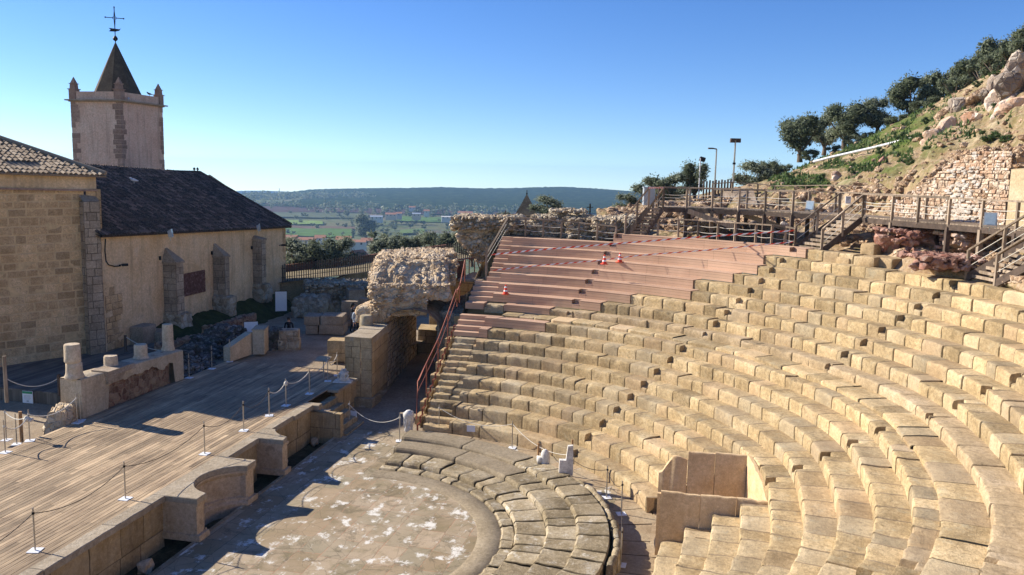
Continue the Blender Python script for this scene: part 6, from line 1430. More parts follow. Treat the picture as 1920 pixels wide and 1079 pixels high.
# coursed rubble wall and plastered wall at the right
hw_ = thing('hill_masonry_wall', 'coursed rubble wall with white stains behind the right walkway', 'wall', atD(1800, 400, 37))
M['whitemarble0'] = stonemat('lime_stained_stone', (0.40, 0.32, 0.25), (0.52, 0.46, 0.39), (0.64, 0.60, 0.55), 3, 20, .6)
M['wallstone'] = rubmat('warm_coursed_rubble', (0.36, 0.22, 0.14), (0.50, 0.35, 0.24), (0.62, 0.49, 0.37), (0.52, 0.40, 0.28), 3.8, .8, ((0.80, 0.78, 0.74), .55), mort=.35)
p0 = atD(1668, 402, 42.0); p1 = atD(1885, 410, 34.3); gm = MB()
ashlar(gm, (p0.x, p0.y), (p1.x, p1.y), 8.6, 12.2, .10, .20, .16, .45, .02, .045, 90, side=1, ztop=lambda s: 9.9+2.3*smooth(0, 6, s)+.25*mn.noise(Vector((s*2, 1, 0))), sub=.15, jt=.1)
gm.build('stone_face', M['wallstone'], hw_)
gm = MB(); rnd = random.Random(5)
for _ in range(190):   # lime-washed stones of the stained stretch
    q = rnd.gauss(.66, .10); z = rnd.choice([rnd.uniform(8.7, 9.9), rnd.uniform(8.7, 11.6)]); P = p0+(p1-p0)*q; gm.rock((P.x-.02, P.y-.0, z), (rnd.uniform(.2, .4), .12, rnd.uniform(.1, .2)), math.atan2(p1.y-p0.y, p1.x-p0.x), 1, .12)
gm.build('white_stones', M['whitemarble0'], hw_)
gm = MB(); n_ = 8; wd_ = (p1-p0).normalized(); aw_ = Vector((-wd_.y, wd_.x, 0)); aw_ = aw_ if aw_.dot(p0-CAM) > 0 else -aw_
for i in range(n_):
    q = p0+(p1-p0)*((i+.5)/n_)+aw_*1.0+Vector((-.75, .2, 0)); massif(gm, (q.x+.75, q.y-.2, 8.5), (1.5, 1.6, 1.25+2.5*smooth(0, .65, (i+.5)/n_)), math.atan2(p1.y-p0.y, p1.x-p0.x), .15, .3, .2, .16, 3.6, i*3); pebbles(gm, (q.x+.75, q.y-.2, 8.5), (1.6, 1.7, 1.25+2.5*smooth(0, .65, (i+.5)/n_)), math.atan2(p1.y-p0.y, p1.x-p0.x), 170, .1, .34, i, 'tfrl')
gm.build('rubble_backing', M['scree'], hw_, False)
M['whitestain'] = None
q0 = atD(1887, 408, 34.0); q1 = atD(2080, 420, 28); gm = MB(); gm.grid([[tuple(q0+(q1-q0)*(i/12)+Vector((0, 0, -.6+(2.5)*j/8))) for j in range(9)] for i in range(13)]); gm.face([tuple(q0+Vector((0, 0, 1.9))), tuple(q1+Vector((0, 0, 1.9))), tuple(q1+Vector((2, -.5, 2.0))), tuple(q0+Vector((2, -.5, 2.0)))])
M['sandplaster'] = stonemat('sandy_wall_plaster', (0.38, 0.29, 0.17), (0.47, 0.37, 0.23), (0.54, 0.44, 0.30), .6, 14, .3, tl=1, th=1); tag(gm.build('plastered_wall', M['sandplaster']), 'smooth sandy plastered wall at the right edge behind the walkway', 'wall')
gm = MB(); pts = [(1525, 305), (1560, 296), (1600, 287), (1640, 278), (1680, 268), (1715, 260), (1737, 252)]
gm.tube([tuple(atD(x, y, 60-i*1.2)+Vector((0, 0, .05))) for i, (x, y) in enumerate(pts)], .085, 8); tag(gm.build('white_pipe', M['whiteplate'], None, True), 'long white pipe lying across the hillside', 'pipe')
# olives and scrub on the skyline
G4 = 'olive trees on the hill skyline'
for i, (px, b, t_, D, wf, lb) in enumerate(((1500, 296, 214, 70, 1.0, 'large round olive, lowest of the hill skyline row'), (1545, 284, 208, 74, .8, 'narrow olive just right of the lowest skyline olive'), (1583, 272, 190, 71, 1.0, 'pale olive with visible trunk in the skyline row'), (1645, 248, 184, 71, 1.0, 'dark olive in the middle of the skyline row'), (1706, 222, 142, 71, 1.0, 'tallest round olive of the skyline row'), (1745, 205, 142, 73, .9, 'thin olive just right of the tallest skyline olive'))):
    tree_at(OL[(i+1) % 2], px, b, t_, D, lb, G4, None, wf*1.12)
BU = make_tree('scrub_bush', 2.2, 3.2, .10, 3000, .10, 'olivedark', 71, 11, low=.08); BG = make_tree('scrub_bush', 1.4, 2.4, .05, 1800, .09, 'bush', 73, 9, low=.03)
def bush_at(pr, px, b, t_, D, label, h0, wf=1.0, grp='scrub bushes on the hill'):
    P = atD(px, b, D); h = hgt(P, t_); s = h/h0; return place(pr, P, s*wf, random.random()*6, label, grp, s)
for ib, (px, b, t_, D) in enumerate(((1772, 196, 128, 70), (1800, 182, 112, 69), (1826, 168, 98, 68), (1850, 152, 80, 67), (1876, 140, 64, 66), (1902, 128, 56, 65), (1925, 112, 42, 64), (1960, 95, 25, 63), (1790, 188, 135, 66), (1840, 162, 100, 64), (1893, 130, 75, 61), (1865, 146, 88, 62), (1915, 112, 66, 60))): bush_at(BU, px, b, t_, D, 'dark olive scrub bush, '+('%s from the lower left' % ORD[ib] if ib < 9 else '%s of those in front' % ORD[ib-9])+' in the thicket at the hill top', 2.2, 1.0)
for ib, px in enumerate((1470, 1520, 1560, 1600, 1622, 1665, 1685, 1725, 1750)):
    bb = lerp_pts([(1450, 332), (1500, 306), (1560, 287), (1600, 272), (1650, 250), (1700, 222), (1760, 194)], px); bush_at(BU, px, bb+6, bb-16-(ib*7) % 13, 69, ORD[ib]+' scrub bush from the left under the skyline olives', 2.2, 1.3, 'scrub under the skyline olives')
rnd = random.Random(33)
for ib, px in enumerate(sorted(rnd.uniform(1460, 1900) for _ in range(30))):
    u = upx(px); v = rnd.uniform(4.2, 6.1); P = hillP(u, v); place(BG, P-Vector((0, 0, .1)), rnd.uniform(.3, .6), rnd.random()*6, ORD[ib % 15]+' low shrub from the left on the '+('left' if ib < 15 else 'right')+' half of the grassy slope', 'low shrubs on the slope', rnd.uniform(.2, .45))
# grass tufts as ground cover
gm = MB()
for _ in range(9000):
    px = rnd.uniform(1440, 1900); u = upx(px); v = rnd.uniform(4.3, 6.2)
    if nz(u*3, v*2, 5, 1.0) < -.02 or rnd.random() > grassy(u, v): continue
    P = hillP(u, v); a = rnd.random()*6; h = rnd.uniform(.08, .3); w_ = .09
    gm.face([tuple(P+Vector((math.cos(a)*w_, math.sin(a)*w_, 0))), tuple(P-Vector((math.cos(a)*w_, math.sin(a)*w_, 0))), tuple(P+Vector((rnd.uniform(-.1, .1), rnd.uniform(-.1, .1), h)))], rnd.random())
o = gm.build('grass_tufts', M['bush']); o['kind'] = 'stuff'
# ------------------------------------------------------------------ timber walkways
M['wood'] = plankmat('weathered_walkway_timber', 0, (0.17, 0.125, 0.085), (0.27, 0.205, 0.145), (0.38, 0.30, 0.225))
M['wooddark'] = simple('dark_timber_beam', (0.085, 0.06, 0.045), .85, var=.35, scale=5)
M['ropew'] = M['whiterope']
def railing(pts, h, parent, posts, rope=(.35, .66), sag=.05, pw=.10, rail=.09, topz=None):
    """posts: list of points; a top rail with ropes between the posts"""
    for i, P in enumerate(posts):
        g = MB(); g.box((P[0], P[1], P[2]-.12), (pw, pw, h+.12), YAW, random.random()); g.build('post', M['wood'], parent)
    for a, b in zip(posts[:-1], posts[1:]):
        a = Vector(a); b = Vector(b); g = MB(); g.bar(tuple(a+Vector((0, 0, h))), tuple(b+Vector((0, 0, h))), rail*1.4, rail*.7, random.random()); g.build('top_rail', M['wood'], parent)
        g = MB()
        for q in rope:
            n = 6; g.tube([tuple(a+(b-a)*(i/n)+Vector((0, 0, h*q-4*sag*(i/n)*(1-i/n)))) for i in range(n+1)], .014, 4)
        g.build('rope', M['ropew'], parent, True)
rl = thing('upper_railing', 'brown post and rope railing along the top of the far boarded rows', 'railing', onR(1050, 448, 24.05))
PB = [onR(px, y, 24.05) for px, y in ((952, 441), (985, 443), (1018, 446), (1052, 449), (1085, 452), (1119, 456), (1154, 460))]
railing(None, 1.0, rl, [tuple(p) for p in PB]); g = MB()
for a, b in zip(PB[:-1], PB[1:]): g.bar(tuple(a+Vector((0, 0, -.06))), tuple(b+Vector((0, 0, -.06))), .16, .16, random.random()); g.bar(tuple(a+Vector((.5, 0, -.0))), tuple(b+Vector((.5, 0, -.0))), 1.0, .04, random.random())
g.build('edge_beam', M['wooddark'], rl)
r2 = thing('sloping_railing', 'sloping double railing down the outer end of the boarded rows', 'railing', (21, -.3, 6)); top = PB[0]; lo_ = Vector((20.3, -.36, rowRZ(13)[1]))
q0_ = lo_; q1_ = Vector(top); railing(None, 1.0, r2, [tuple(q0_), tuple(q1_)], (.45, .75), .0, .10, .07); g = MB(); g.box((20.3, -.36, 4.9), (.12, .12, 2.0), .2); g.build('post', M['wood'], r2)
lwr = thing('middle_railing', 'brown post and rope railing above the top boarded row at the centre right', 'railing', onR(1345, 452, 24.75))
PC = [onR(px, y, 24.78) for px, y in ((1203, 443), (1233, 444), (1271, 447), (1308, 449), (1345, 452), (1377, 455), (1416, 458), (1446, 461), (1471, 464), (1490, 468))]
railing(None, .98, lwr, [tuple(p) for p in PC], (.4, .72)); g = MB()
for a, b in zip(PC[:-1], PC[1:]): g.bar(tuple(a+Vector((0, 0, -.08))), tuple(b+Vector((0, 0, -.08))), .14, .2, random.random())
g.build('edge_beam', M['wooddark'], lwr)
# the long walkway
ZW = 9.25
wk = thing('long_walkway', 'long raised timber walkway with post and rope railings along the hill foot', 'walkway', onZ(1500, 396, ZW))
FE = [onZ(px, y, ZW) for px, y in ((1243, 388), (1287, 389), (1335, 391), (1385, 393), (1434, 395), (1486, 398), (1530, 400), (1573, 403), (1617, 406), (1672, 411), (1720, 415), (1778, 419), (1840, 424), (1905, 430), (1975, 438), (2060, 452))]
FE = [Vector((p.x, p.y, ZW)) for p in FE]
def backof(i, w_=1.7):
    a = FE[max(0, i-1)]; b = FE[min(len(FE)-1, i+1)]; d = (b-a).normalized(); n = Vector((-d.y, d.x, 0)); n = n if n.dot(FE[i]) > 0 else -n; return FE[i]+n*w_
BE = [backof(i) for i in range(len(FE))]; g = MB()
for i in range(len(FE)-1):
    n = max(2, int((FE[i+1]-FE[i]).length/.15))
    for k in range(n):
        s0, s1 = (k+.06)/n, (k+.94)/n; P = [FE[i]+(FE[i+1]-FE[i])*s0, FE[i]+(FE[i+1]-FE[i])*s1, BE[i]+(BE[i+1]-BE[i])*s1, BE[i]+(BE[i+1]-BE[i])*s0]; dn_ = Vector((0, 0, -.05)); g.hexa([p+dn_ for p in P]+P, random.random())
g.build('deck_planks', M['wood'], wk)
railing(None, 1.0, wk, [tuple(p) for p in FE[:6]]); railing(None, 1.0, wk, [tuple(p) for p in FE[8:]]); railing(None, 1.0, wk, [tuple(p) for p in BE[:11]], (.45,), .03)
for i in range(len(FE)-1):
    g = MB(); g.bar(tuple(FE[i]+Vector((0, 0, -.16))), tuple(FE[i+1]+Vector((0, 0, -.16))), .10, .22); g.build('edge_beam', M['wooddark'], wk); g = MB(); g.bar(tuple(BE[i]+Vector((0, 0, -.16))), tuple(BE[i+1]+Vector((0, 0, -.16))), .10, .22); g.build('edge_beam', M['wooddark'], wk)
for i in (1, 2, 3, 4, 5, 6, 9, 11, 12, 13, 14):
    for P in (FE[i], BE[i]): g = MB(); g.box((P.x, P.y, 7.4), (.17, .17, ZW-7.55), YAW); g.build('support_post', M['wood'] if i in (2, 9, 12) else M['wooddark'], wk)
for a, b in (((1290, 396), (1375, 426)), ((1394, 403), (1482, 432))):
    A_ = onZ(*a, 9.0); P0 = atD(a[0], a[1], 44.0); P1 = atD(b[0], b[1], 43.2); g = MB(); g.bar(tuple(P0), tuple(P1), .12, .24, .95); g.build('brace', M['wood'], wk)
def stair(label, b0, b1, t0, t1, n, rail_l=True, rail_r=True, rh=1.0, mid=1):
    """b0,b1 = left/right foot of the lowest step; t0,t1 = left/right of the top"""
    b0, b1, t0, t1 = map(Vector, (b0, b1, t0, t1)); t = thing('wooden_stair', label, 'stair', b0, 0, 'timber stairs up to the walkway')
    for i in range(n):
        s = (i+.6)/n; s2 = min(1, (i+1.5)/n); A = b0+(t0-b0)*s; B = b1+(t1-b1)*s; A2 = b0+(t0-b0)*s2; B2 = b1+(t1-b1)*s2; z = A.z; g = MB()
        P = [Vector((q.x, q.y, z)) for q in (A, B, B2, A2)]; g.hexa([p+Vector((0, 0, -.11)) for p in P]+P, random.random()); g.build('tread', M['wood'], t)
    for A, B in ((b0, t0), (b1, t1)):
        g = MB(); g.bar(tuple(A+Vector((0, 0, -.05))), tuple(B+Vector((0, 0, -.12))), .07, .26); g.build('stringer', M['wooddark'], t)
    for on, A, B in ((rail_l, b0, t0), (rail_r, b1, t1)):
        if not on: continue
        pts = [A+(B-A)*(i/(mid+1)) for i in range(mid+2)]
        railing(None, rh, t, [tuple(p) for p in pts], (.35, .68), .0, .10)
    return t
sA0 = onR(1172, 443, 24.6); sA1 = onR(1203, 444, 24.6)
stair('steep timber stair with rope rails at the near left end of the long walkway', sA0, sA1, (*onZ(1216, 387, ZW).xy, ZW), (*FE[0].xy, ZW), 9)
sB0 = Vector(PC[-1])+Vector((0, 0, -.15)); sB1 = onR(1540, 471, 24.5)
stair('broad timber stair with rope rails in the middle of the walkway', (sB0.x, sB0.y, sB1.z), sB1, FE[7], FE[8], 9)
sC0 = onZ(1812, 519, 7.4); sC1 = onZ(1866, 530, 7.4)
cT0 = FE[12]+(FE[13]-FE[12])*.85; cT1 = FE[13]+(FE[14]-FE[13])*.75
stair('timber stair with rope rails at the right edge above the top seat row', sC0, sC1, (*onZ(1955, 436, ZW).xy, ZW), (*onZ(2015, 446, ZW).xy, ZW), 10)
# upper ramp, stake screen, lamp masts behind
rp = thing('upper_ramp', 'small brown plank ramp and handrail behind the long walkway', 'ramp', atD(1390, 372, 50)); g = MB(); A = atD(1352, 380, 51); B = atD(1420, 382, 49.5); C_ = atD(1412, 354, 53.5); D_ = atD(1358, 352, 54.5)
g.hexa([A+Vector((0, 0, -.3)), B+Vector((0, 0, -.3)), C_+Vector((0, 0, -.3)), D_+Vector((0, 0, -.3)), A, B, C_, D_], .8); g.build('ramp_deck', M['wood'], rp)
pp = [atD(x, y, d) for x, y, d in ((1335, 368, 51.5), (1372, 345+20, 53), (1420, 368, 52.5), (1452, 372, 52.0), (1510, 372, 50.5), (1560, 372, 49), (1600, 374, 47.5))]
railing(None, .75, rp, [tuple(p) for p in pp], (.5,), .02, .08, .07)
sf = thing('stake_screen', 'screen of tall dark upright stakes in front of the lamp masts', 'fence', atD(1345, 380, 54)); 
for i in range(10):
    P = atD(1318+i*5.6, 378, 54.5-.1*i); h = hgt(P, 336+(1-(i/9))*3+(i % 2)*1.5); g = MB(); g.box(tuple(P), (.11, .09, h), YAW, random.random()*.5); g.build('stake', M['wooddark'], sf)
def mast(px, yb, yt, D, r, label, head='box', mat='steel'):
    P = atD(px, yb, D); t = thing('lamp_mast', label, 'lamp mast', P); r *= .7; h = hgt(P, yt); g = MB(); g.tube([tuple(P-Vector((0, 0, 1.5))), tuple(P+Vector((0, 0, h)))], [r*1.1, r*.85], 8); g.build('pole', M[mat], t, True); T = P+Vector((0, 0, h)); g = MB()
    if head == 'box': g.box(tuple(T-_r*0+Vector((0, 0, -.02))), (.3, .62, .12), YAW); g.box(tuple(T-_r*.2+Vector((0, 0, -.16))), (.24, .24, .14), YAW); g.box(tuple(T+_r*.2+Vector((0, 0, -.16))), (.24, .24, .14), YAW)
    elif head == 'arm': g.bar(tuple(T), tuple(T-_r*.32+Vector((0, 0, .06))), .10, .07); g.box(tuple(T-_r*.38+Vector((0, 0, .0))), (.2, .3, .09), YAW)
    else: g.hexa([T+_r*a+Vector((0, 0, b)) for a, b in ((-.05, -.12), (.30, -.22), (.36, .02), (.02, .12))]+[T+_f*.3+_r*a+Vector((0, 0, b)) for a, b in ((-.05, -.12), (.30, -.22), (.36, .02), (.02, .12))])
    g.build('lamp_head', M['iron'] if head == 'flood' else M['wooddark'], t)
    if head == 'box': g = MB(); g.box(tuple(P+Vector((0, 0, h*.63))), (.16, .16, .12), YAW); g.build('clamp', M['iron'], t)
mast(1372, 386, 263, 54, .085, 'tallest grey lamp mast with flat double head', 'box'); mast(1338, 384, 280, 54.5, .075, 'shorter lamp mast with small side arm', 'arm'); mast(1309, 384, 297, 56, .06, 'pale pole with black floodlight above the olive', 'flood', 'whiteplate')
# floodlights and notice on the walkway
P = atD(1519, 396, 41.6); flood((P.x, P.y, ZW+.05), math.radians(150), .62, 'grey floodlight on the walkway above the middle stair'); P = atD(1856, 419, 31.3); flood((P.x, P.y, ZW+.02), math.radians(165), .66, 'big grey floodlight on the right part of the walkway')
P = atD(1590, 382, 40.2); t = thing('notice', 'small white notice fixed on the railing by the middle stair', 'notice', P); g = MB(); w_ = .13
g.hexa([P-_r*w_, P+_r*w_, P+_r*w_+_f*.03, P-_r*w_+_f*.03]+[q+Vector((0, 0, .34)) for q in (P-_r*w_, P+_r*w_, P+_r*w_+_f*.03, P-_r*w_+_f*.03)]); g.build('plate', M['whiteplate'], t)
g = MB(); g.bar(tuple(P+Vector((0, 0, .26))-_r*.08-_f*.005), tuple(P+Vector((0, 0, .26))+_r*.08-_f*.005), .01, .03); g.bar(tuple(P+Vector((0, 0, .17))-_r*.08-_f*.005), tuple(P+Vector((0, 0, .17))+_r*.05-_f*.005), .01, .02); g.build('print', M['iron'], t)
P = atD(1216, 378, 47.5); t = thing('utility_box', 'pale grey box lamp beside the near left walkway stair', 'box', P); g = MB(); g.box(tuple(P+Vector((0, 0, -.2))), (.5, .62, .95), YAW); g.box(tuple(P+Vector((0, 0, .75))), (.56, .68, .06), YAW); g.build('case', M['lampgrey'], t)
# squared blocks lying along the top seat row
def lying(px, py, R, w_, d_, h_, rz, label, tt=.5, mt='seat'):
    P = onR(px, py, R); t = thing('loose_block', label, 'stone block', P, 0, 'loose squared blocks on the rim'); g = MB(); massif(g, (P.x, P.y, P.z), (w_, d_, h_), rz, .11, .09, .03, .015, 2.2, px, t=tt); g.build('stone', M[mt], t, True)
lying(1523, 489, 24.2, .75, 1.0, .42, .9, 'rounded loose block at the foot of the middle stair'); lying(1590, 500, 24.3, .7, .8, .42, .7, 'squared loose block left of the stacked pair'); lying(1642, 500, 24.35, .75, 1.35, .45, .75, 'long loose block under the upper loose block')
lying(1636, 478, 25.0, .7, .95, .5, .8, 'upper loose block on the earth beside the red outcrop'); lying(1905, 545, 24.6, .8, 1.3, .42, 1.2, 'loose block at the foot of the right hand stair'); lying(1603, 516, 23.6, .5, .5, .35, .3, 'broken rounded block end sticking out of the seat row')
# ------------------------------------------------------------------ stone box in the lower seats
M['slab'] = stonemat('brown_marble_slab', (0.50, 0.335, 0.17), (0.62, 0.44, 0.25), (0.70, 0.53, 0.33), 1.2, 30, .3, grit=.3, tl=.92, th=1.06, pits=.25)
bxt = thing('stone_box', 'box of tall upright stone slabs cut into the lower seat rows', 'enclosure', (2.4, -11.5, 0))
def slab(pts, zb, zts, th_, nrm, tt, nm='upright_slab'):
    a, b = Vector((*pts[0], 0)), Vector((*pts[1], 0)); n = Vector((*nrm, 0))*th_; k = len(zts)-1; gm = MB(); rows = []
    for i in range(k+1):
        P = a+(b-a)*(i/k); e = .012 if i in (0, k) else 0; z = zts[i]; nq = .012*mn.noise(Vector((i*1.3, tt*9, 0)))
        rows.append([(P.x+n.x*.0+nrm[0]*(-e), P.y+nrm[1]*(-e), zb), (P.x-nrm[0]*e, P.y-nrm[1]*e, z-.04+nq), (P.x-nrm[0]*.03, P.y-nrm[1]*.03, z+nq), (P.x-n.x*.8, P.y-n.y*.8, z+nq), (P.x-n.x, P.y-n.y, z-.04+nq), (P.x-n.x, P.y-n.y, zb)])
    gm.grid(rows, tt); gm.face(rows[0][::-1], tt); gm.face(rows[-1], tt); sharp_by_angle(gm.build(nm, M['slab'], bxt), 40)
def subd(z0, z1, n, rough=0.0): return [z0+(z1-z0)*i/n+rough*mn.noise(Vector((i*.9, z0, 1))) for i in range(n+1)]
slab(((1.04, -10.16), (1.06, -11.26)), -.05, subd(1.95, 1.90, 8, .03), .16, (-1, 0), .5); slab(((1.06, -11.275), (1.06, -12.25)), -.05, subd(1.92, 1.93, 8, .03), .16, (-1, 0), .45); slab(((1.10, -12.27), (1.05, -13.25)), .9, subd(1.92, 1.90, 10, .06), .16, (-1, 0), .6)
slab(((3.95, -10.02), (3.97, -10.90)), -.05, [1.46, 1.52, 1.72, 1.9, 2.02, 2.04, 2.02, 1.98, 1.95], .16, (-1, 0), .4); slab(((3.96, -10.92), (3.98, -11.75)), -.05, subd(2.22, 2.22, 8, .02), .16, (-1, 0), .45); slab(((3.98, -11.765), (3.98, -12.72)), -.05, subd(2.26, 2.24, 8, .02), .16, (-1, 0), .55)
slab(((3.96, -12.72), (1.05, -13.28)), -.05, [2.28, 2.26, 2.22, 2.2, 2.1, 2.12, 2.05, 2.02, 1.85, 1.7, 1.66, 1.8, 1.92, 1.93], .17, (.18, .98), .8)
g = MB(); g.box((1.12, -10.12, -.05), (.12, .12, 1.92), 0, .8); g.build('corner_upright', M['slab'], bxt)
g = MB(); g.face([(.9, -9.9, .006), (.9, -13.4, .006), (4.2, -13.4, .006), (4.2, -9.9, .006)]); g.build('box_floor', M['walk'], bxt)
g = MB(); g.face([(4.2, -9.7, -.3), (4.2, -13.4, -.3), (4.2, -13.4, 1.7), (4.2, -11.8, 1.2), (4.2, -11.2, .8), (4.2, -9.7, .4)]); g.face([(.86, -9.7, -.3), (.86, -13.4, -.3), (.86, -13.4, 1.65), (.86, -11.8, .3), (.86, -9.9, .0)]); g.build('cut_face', M['core'], bxt)
# ------------------------------------------------------------------ red steel stair rail beside the passage
M['redsteel'] = simple('brick_red_steel', (0.25, 0.075, 0.045), .5, .2, .12, 10)
rr_ = thing('red_stair_rail', 'brick red steel handrail and stringer up the passage side of the seats', 'railing', (11, .3, 0)); YRL = .22
pts = [onY(x, y, YRL) for x, y in ((781, 786), (783, 716), (800, 681), (822, 636), (840, 588), (856, 543))]; g = MB(); g.tube([tuple(p) for p in pts], .032, 7); g.build('handrail', M['redsteel'], rr_, True)
p2 = [onY(x, y, YRL) for x, y in ((863, 535), (872, 488))]; g = MB(); g.tube([tuple(onY(857, 575, YRL)), tuple(onY(857, 545, YRL)), tuple(p2[0]), tuple(p2[1])], .03, 7); g.build('upper_handrail', M['redsteel'], rr_, True)
for x, y in ((800, 681), (822, 636), (840, 588), (872, 492), (862, 530)):
    P = onY(x, y, YRL); g = MB(); g.tube([tuple(P), tuple(P-Vector((0, 0, 1.35 if x < 850 else 1.0)))], .026, 6); g.build('post', M['redsteel'], rr_, True)
g = MB(); g.tube([tuple(p-Vector((0, 0, .45))) for p in pts[1:]], .018, 6); g.build('mid_rail', M['redsteel'], rr_, True)
g = MB()
for k in range(1, 9):
    R, Z = rowRZ(k); Zb = 0 if k == 1 else rowRZ(k-1)[1]; zm = (Z+Zb)/2
    for (x0, z0, z1) in ((R-.03, Zb, zm+.02), (R+.35, zm, Z+.02)): g.box((x0, .19, z0-.02), (.03, .07, z1-z0), 0, .5); g.box((x0+.17, .20, z1-.035), (.36, .05, .03), 0, .6)
g.build('stair_stringer', M['redsteel'], rr_)
gt = thing('red_gate_frame', 'rusty red gate frame on the landing by the boarded rows', 'gate', onY(870, 520, -.2)); F_ = [onX(x, y, 22.0) for x, y in ((858, 526), (858, 487), (872, 487), (872, 526))]
g = MB()
for a, b in zip(F_[:-1], F_[1:]): g.bar(tuple(a), tuple(b), .06)
g.build('frame', M['redsteel'], gt); F2 = [onX(x, y, 24.5) for x, y in ((872, 486), (890, 483), (892, 483), (902, 512))]; g = MB(); g.bar(tuple(F2[0]), tuple(F2[2]), .05); g.bar(tuple(F2[2]), tuple(F2[3]), .05); g.bar(tuple(F2[1]), tuple(F2[1]-Vector((0, 0, .95))), .05); g.bar(tuple(onX(880, 485, 24.5)), tuple(onX(880, 485, 24.5)-Vector((0, 0, .9))), .05); g.build('side_rail', M['redsteel'], gt)
g = MB(); Q = onX(858, 505, 21.9); g.hexa([onX(x, y, 22.05) for x, y in ((859, 526), (871, 526), (871, 489), (859, 489))]+[onX(x, y, 22.1) for x, y in ((859, 526), (871, 526), (871, 489), (859, 489))], .5); M['rust'] = simple('rusty_panel', (0.16, 0.075, 0.045), .8, .1, .3, 4); g.build('panel', M['rust'], gt)
g = MB(); P = onZ(870, 515, 5.4); g.box((21.6, .45, 5.15), (3.2, 1.3, .12), 0, .5); tag(g.build('grey_landing', M['wood'], None), 'small grey timber landing beside the red gate frame', 'platform')
# ------------------------------------------------------------------ cones and tape
M['conered'] = simple('orange_red_cone', (0.75, 0.055, 0.02), .45, var=.05); M['conewhite'] = simple('white_cone_band', (0.8, 0.8, 0.8), .5, var=.03)
def make_cone():
    t = thing('traffic_cone', '', 'cone'); g = MB(); g.box((0, 0, 0), (.30, .30, .035)); pr = lambda z: .115*(1-z/.52)+.02
    for z0, z1 in ((.035, .14), (.22, .32), (.40, .48)): g.lathe((0, 0, 0), [(pr(z0), z0), (pr(z1), z1)], 14)
    g.build('cone_body', M['conered'], t, True); g = MB()
    for z0, z1 in ((.14, .22), (.32, .40)): g.lathe((0, 0, 0), [(pr(z0)+.002, z0), (pr(z1)+.002, z1)], 14)
    g.build('white_band', M['conewhite'], t, True); return t
CN = make_cone()
for i, (px, py, k, lb) in enumerate(((948, 552, 12, 'red and white cone standing alone on the lower boarded rows'), (1133, 496, 15, 'left of the two red and white cones beside the boarded aisle'), (1162, 492, 15, 'right of the two red and white cones on the upper boarded rows'))):
    P = onZ(px, py, rowRZ(15)[1]+.035 if i else rowRZ(11)[1]+.035); o = CN if i == 0 else copy_tree(CN); o.location = P; o.rotation_euler = (0, 0, .5*i); o.scale = (1, 1, 1); tag(o, lb, None, 'traffic cones on the boarded rows')
def tape(label, pts, w_=.075):
    P = [Vector(p) for p in pts]; n = 90; L = sum((b-a).length for a, b in zip(P[:-1], P[1:])); r = MB(); wv = MB(); acc = 0; s = 0
    def at(s):
        q = s
        for a, b in zip(P[:-1], P[1:]):
            l = (b-a).length
            if q <= l: return a+(b-a)*(q/l)
            q -= l
        return P[-1]
    k = 0; st = .24
    while s < L:
        e = min(s+st, L); A = at(s); B = at(e); d = Vector((0, 0, w_)); sk = (B-A)*.35
        (r if k % 2 == 0 else wv).face([tuple(A-sk), tuple(B-sk), tuple(B+sk+d), tuple(A+sk+d)]); s = e; k += 1
    t = thing('barrier_tape', label, 'tape', P[0], 0, 'red and white barrier tapes'); r.build('red_stripe', M['conered'], t); wv.build('white_stripe', M['conewhite'], t)
E1p = Vector(PC[-1]); A = Vector((20.3, -.36, rowRZ(13)[1]))
def seg(px_y, d0, d1): return [tuple(atD(x, y, d0+(d1-d0)*i/(len(px_y)-1))) for i, (x, y) in enumerate(px_y)]
dA = (A-CAM).dot(_f); dE = (E1p-CAM).dot(_f)
tape('upper red and white tape stretched across the boarded rows', seg([(922, 479), (1010, 470), (1150, 459), (1300, 447), (1490, 434)], dA, dE)); tape('lower red and white tape sagging across the boarded rows', seg([(925, 508), (1010, 499), (1120, 490), (1200, 480), (1330, 470), (1487, 455)], dA, dE), .055)
tape('short tape closing the top of the near left walkway stair', [tuple(onZ(1216, 354, ZW+1)), tuple(FE[0]+Vector((0, 0, .95)))])
# ------------------------------------------------------------------ rope posts elsewhere
G5 = 'rope posts on the orchestra walkway'
wposts = [((8.94, .44), 'beside the white torso at the end of the low steps'), ((10.73, -.69), 'before the first seat row near the stair'), ((9.3, -4.14), 'behind the restored smooth steps'), ((6.2, -6.75), 'behind the taller white marble fragment'), ((5.06, -8.29), 'left of the stone box, farthest of three'), ((3.78, -8.89), 'left of the stone box, middle of three'), ((0.15, -9.15), 'nearest the camera below the stone box'), ((10.2, 3.14), 'leaning by the foot of the stage stair')]
for (x, y), lb in wposts: put_post((x, y, .01), 'slim steel rope post '+lb, G5, (0, .05 if 'leaning' in lb else 0))
GR = 'ropes round the orchestra'
def wr(a, b, sag, lb, mt='whiterope', z=1.0): ropeline((*a, z), (*b, z), sag, mt, 'rope', lb, GR, .011)
wr((10.2, 3.14), (8.94, .44), .45, 'pale rope from the stage stair post to the torso post'); wr((10.73, -.69), (9.3, -4.14), .35, 'grey rope with a white card before the first seat row'); wr((9.3, -4.14), (6.2, -6.75), .3, 'rope above the restored smooth steps'); wr((6.2, -6.75), (5.06, -8.29), .2, 'dark rope right of the taller marble fragment', 'darkrope'); wr((5.06, -8.29), (3.78, -8.89), .25, 'dark rope between the two farther posts by the stone box', 'darkrope'); wr((3.78, -8.89), (.15, -9.15), .4, 'dark rope to the post nearest the stone box', 'darkrope')
def card(P, lb, az=0):
    t = thing('paper_card', lb, 'card', P, az, 'white cards on the ropes'); g = MB(); g.box((0, 0, 0), (.012, .34, .26)); o = g.build('paper', M['conewhite']); o.parent = t
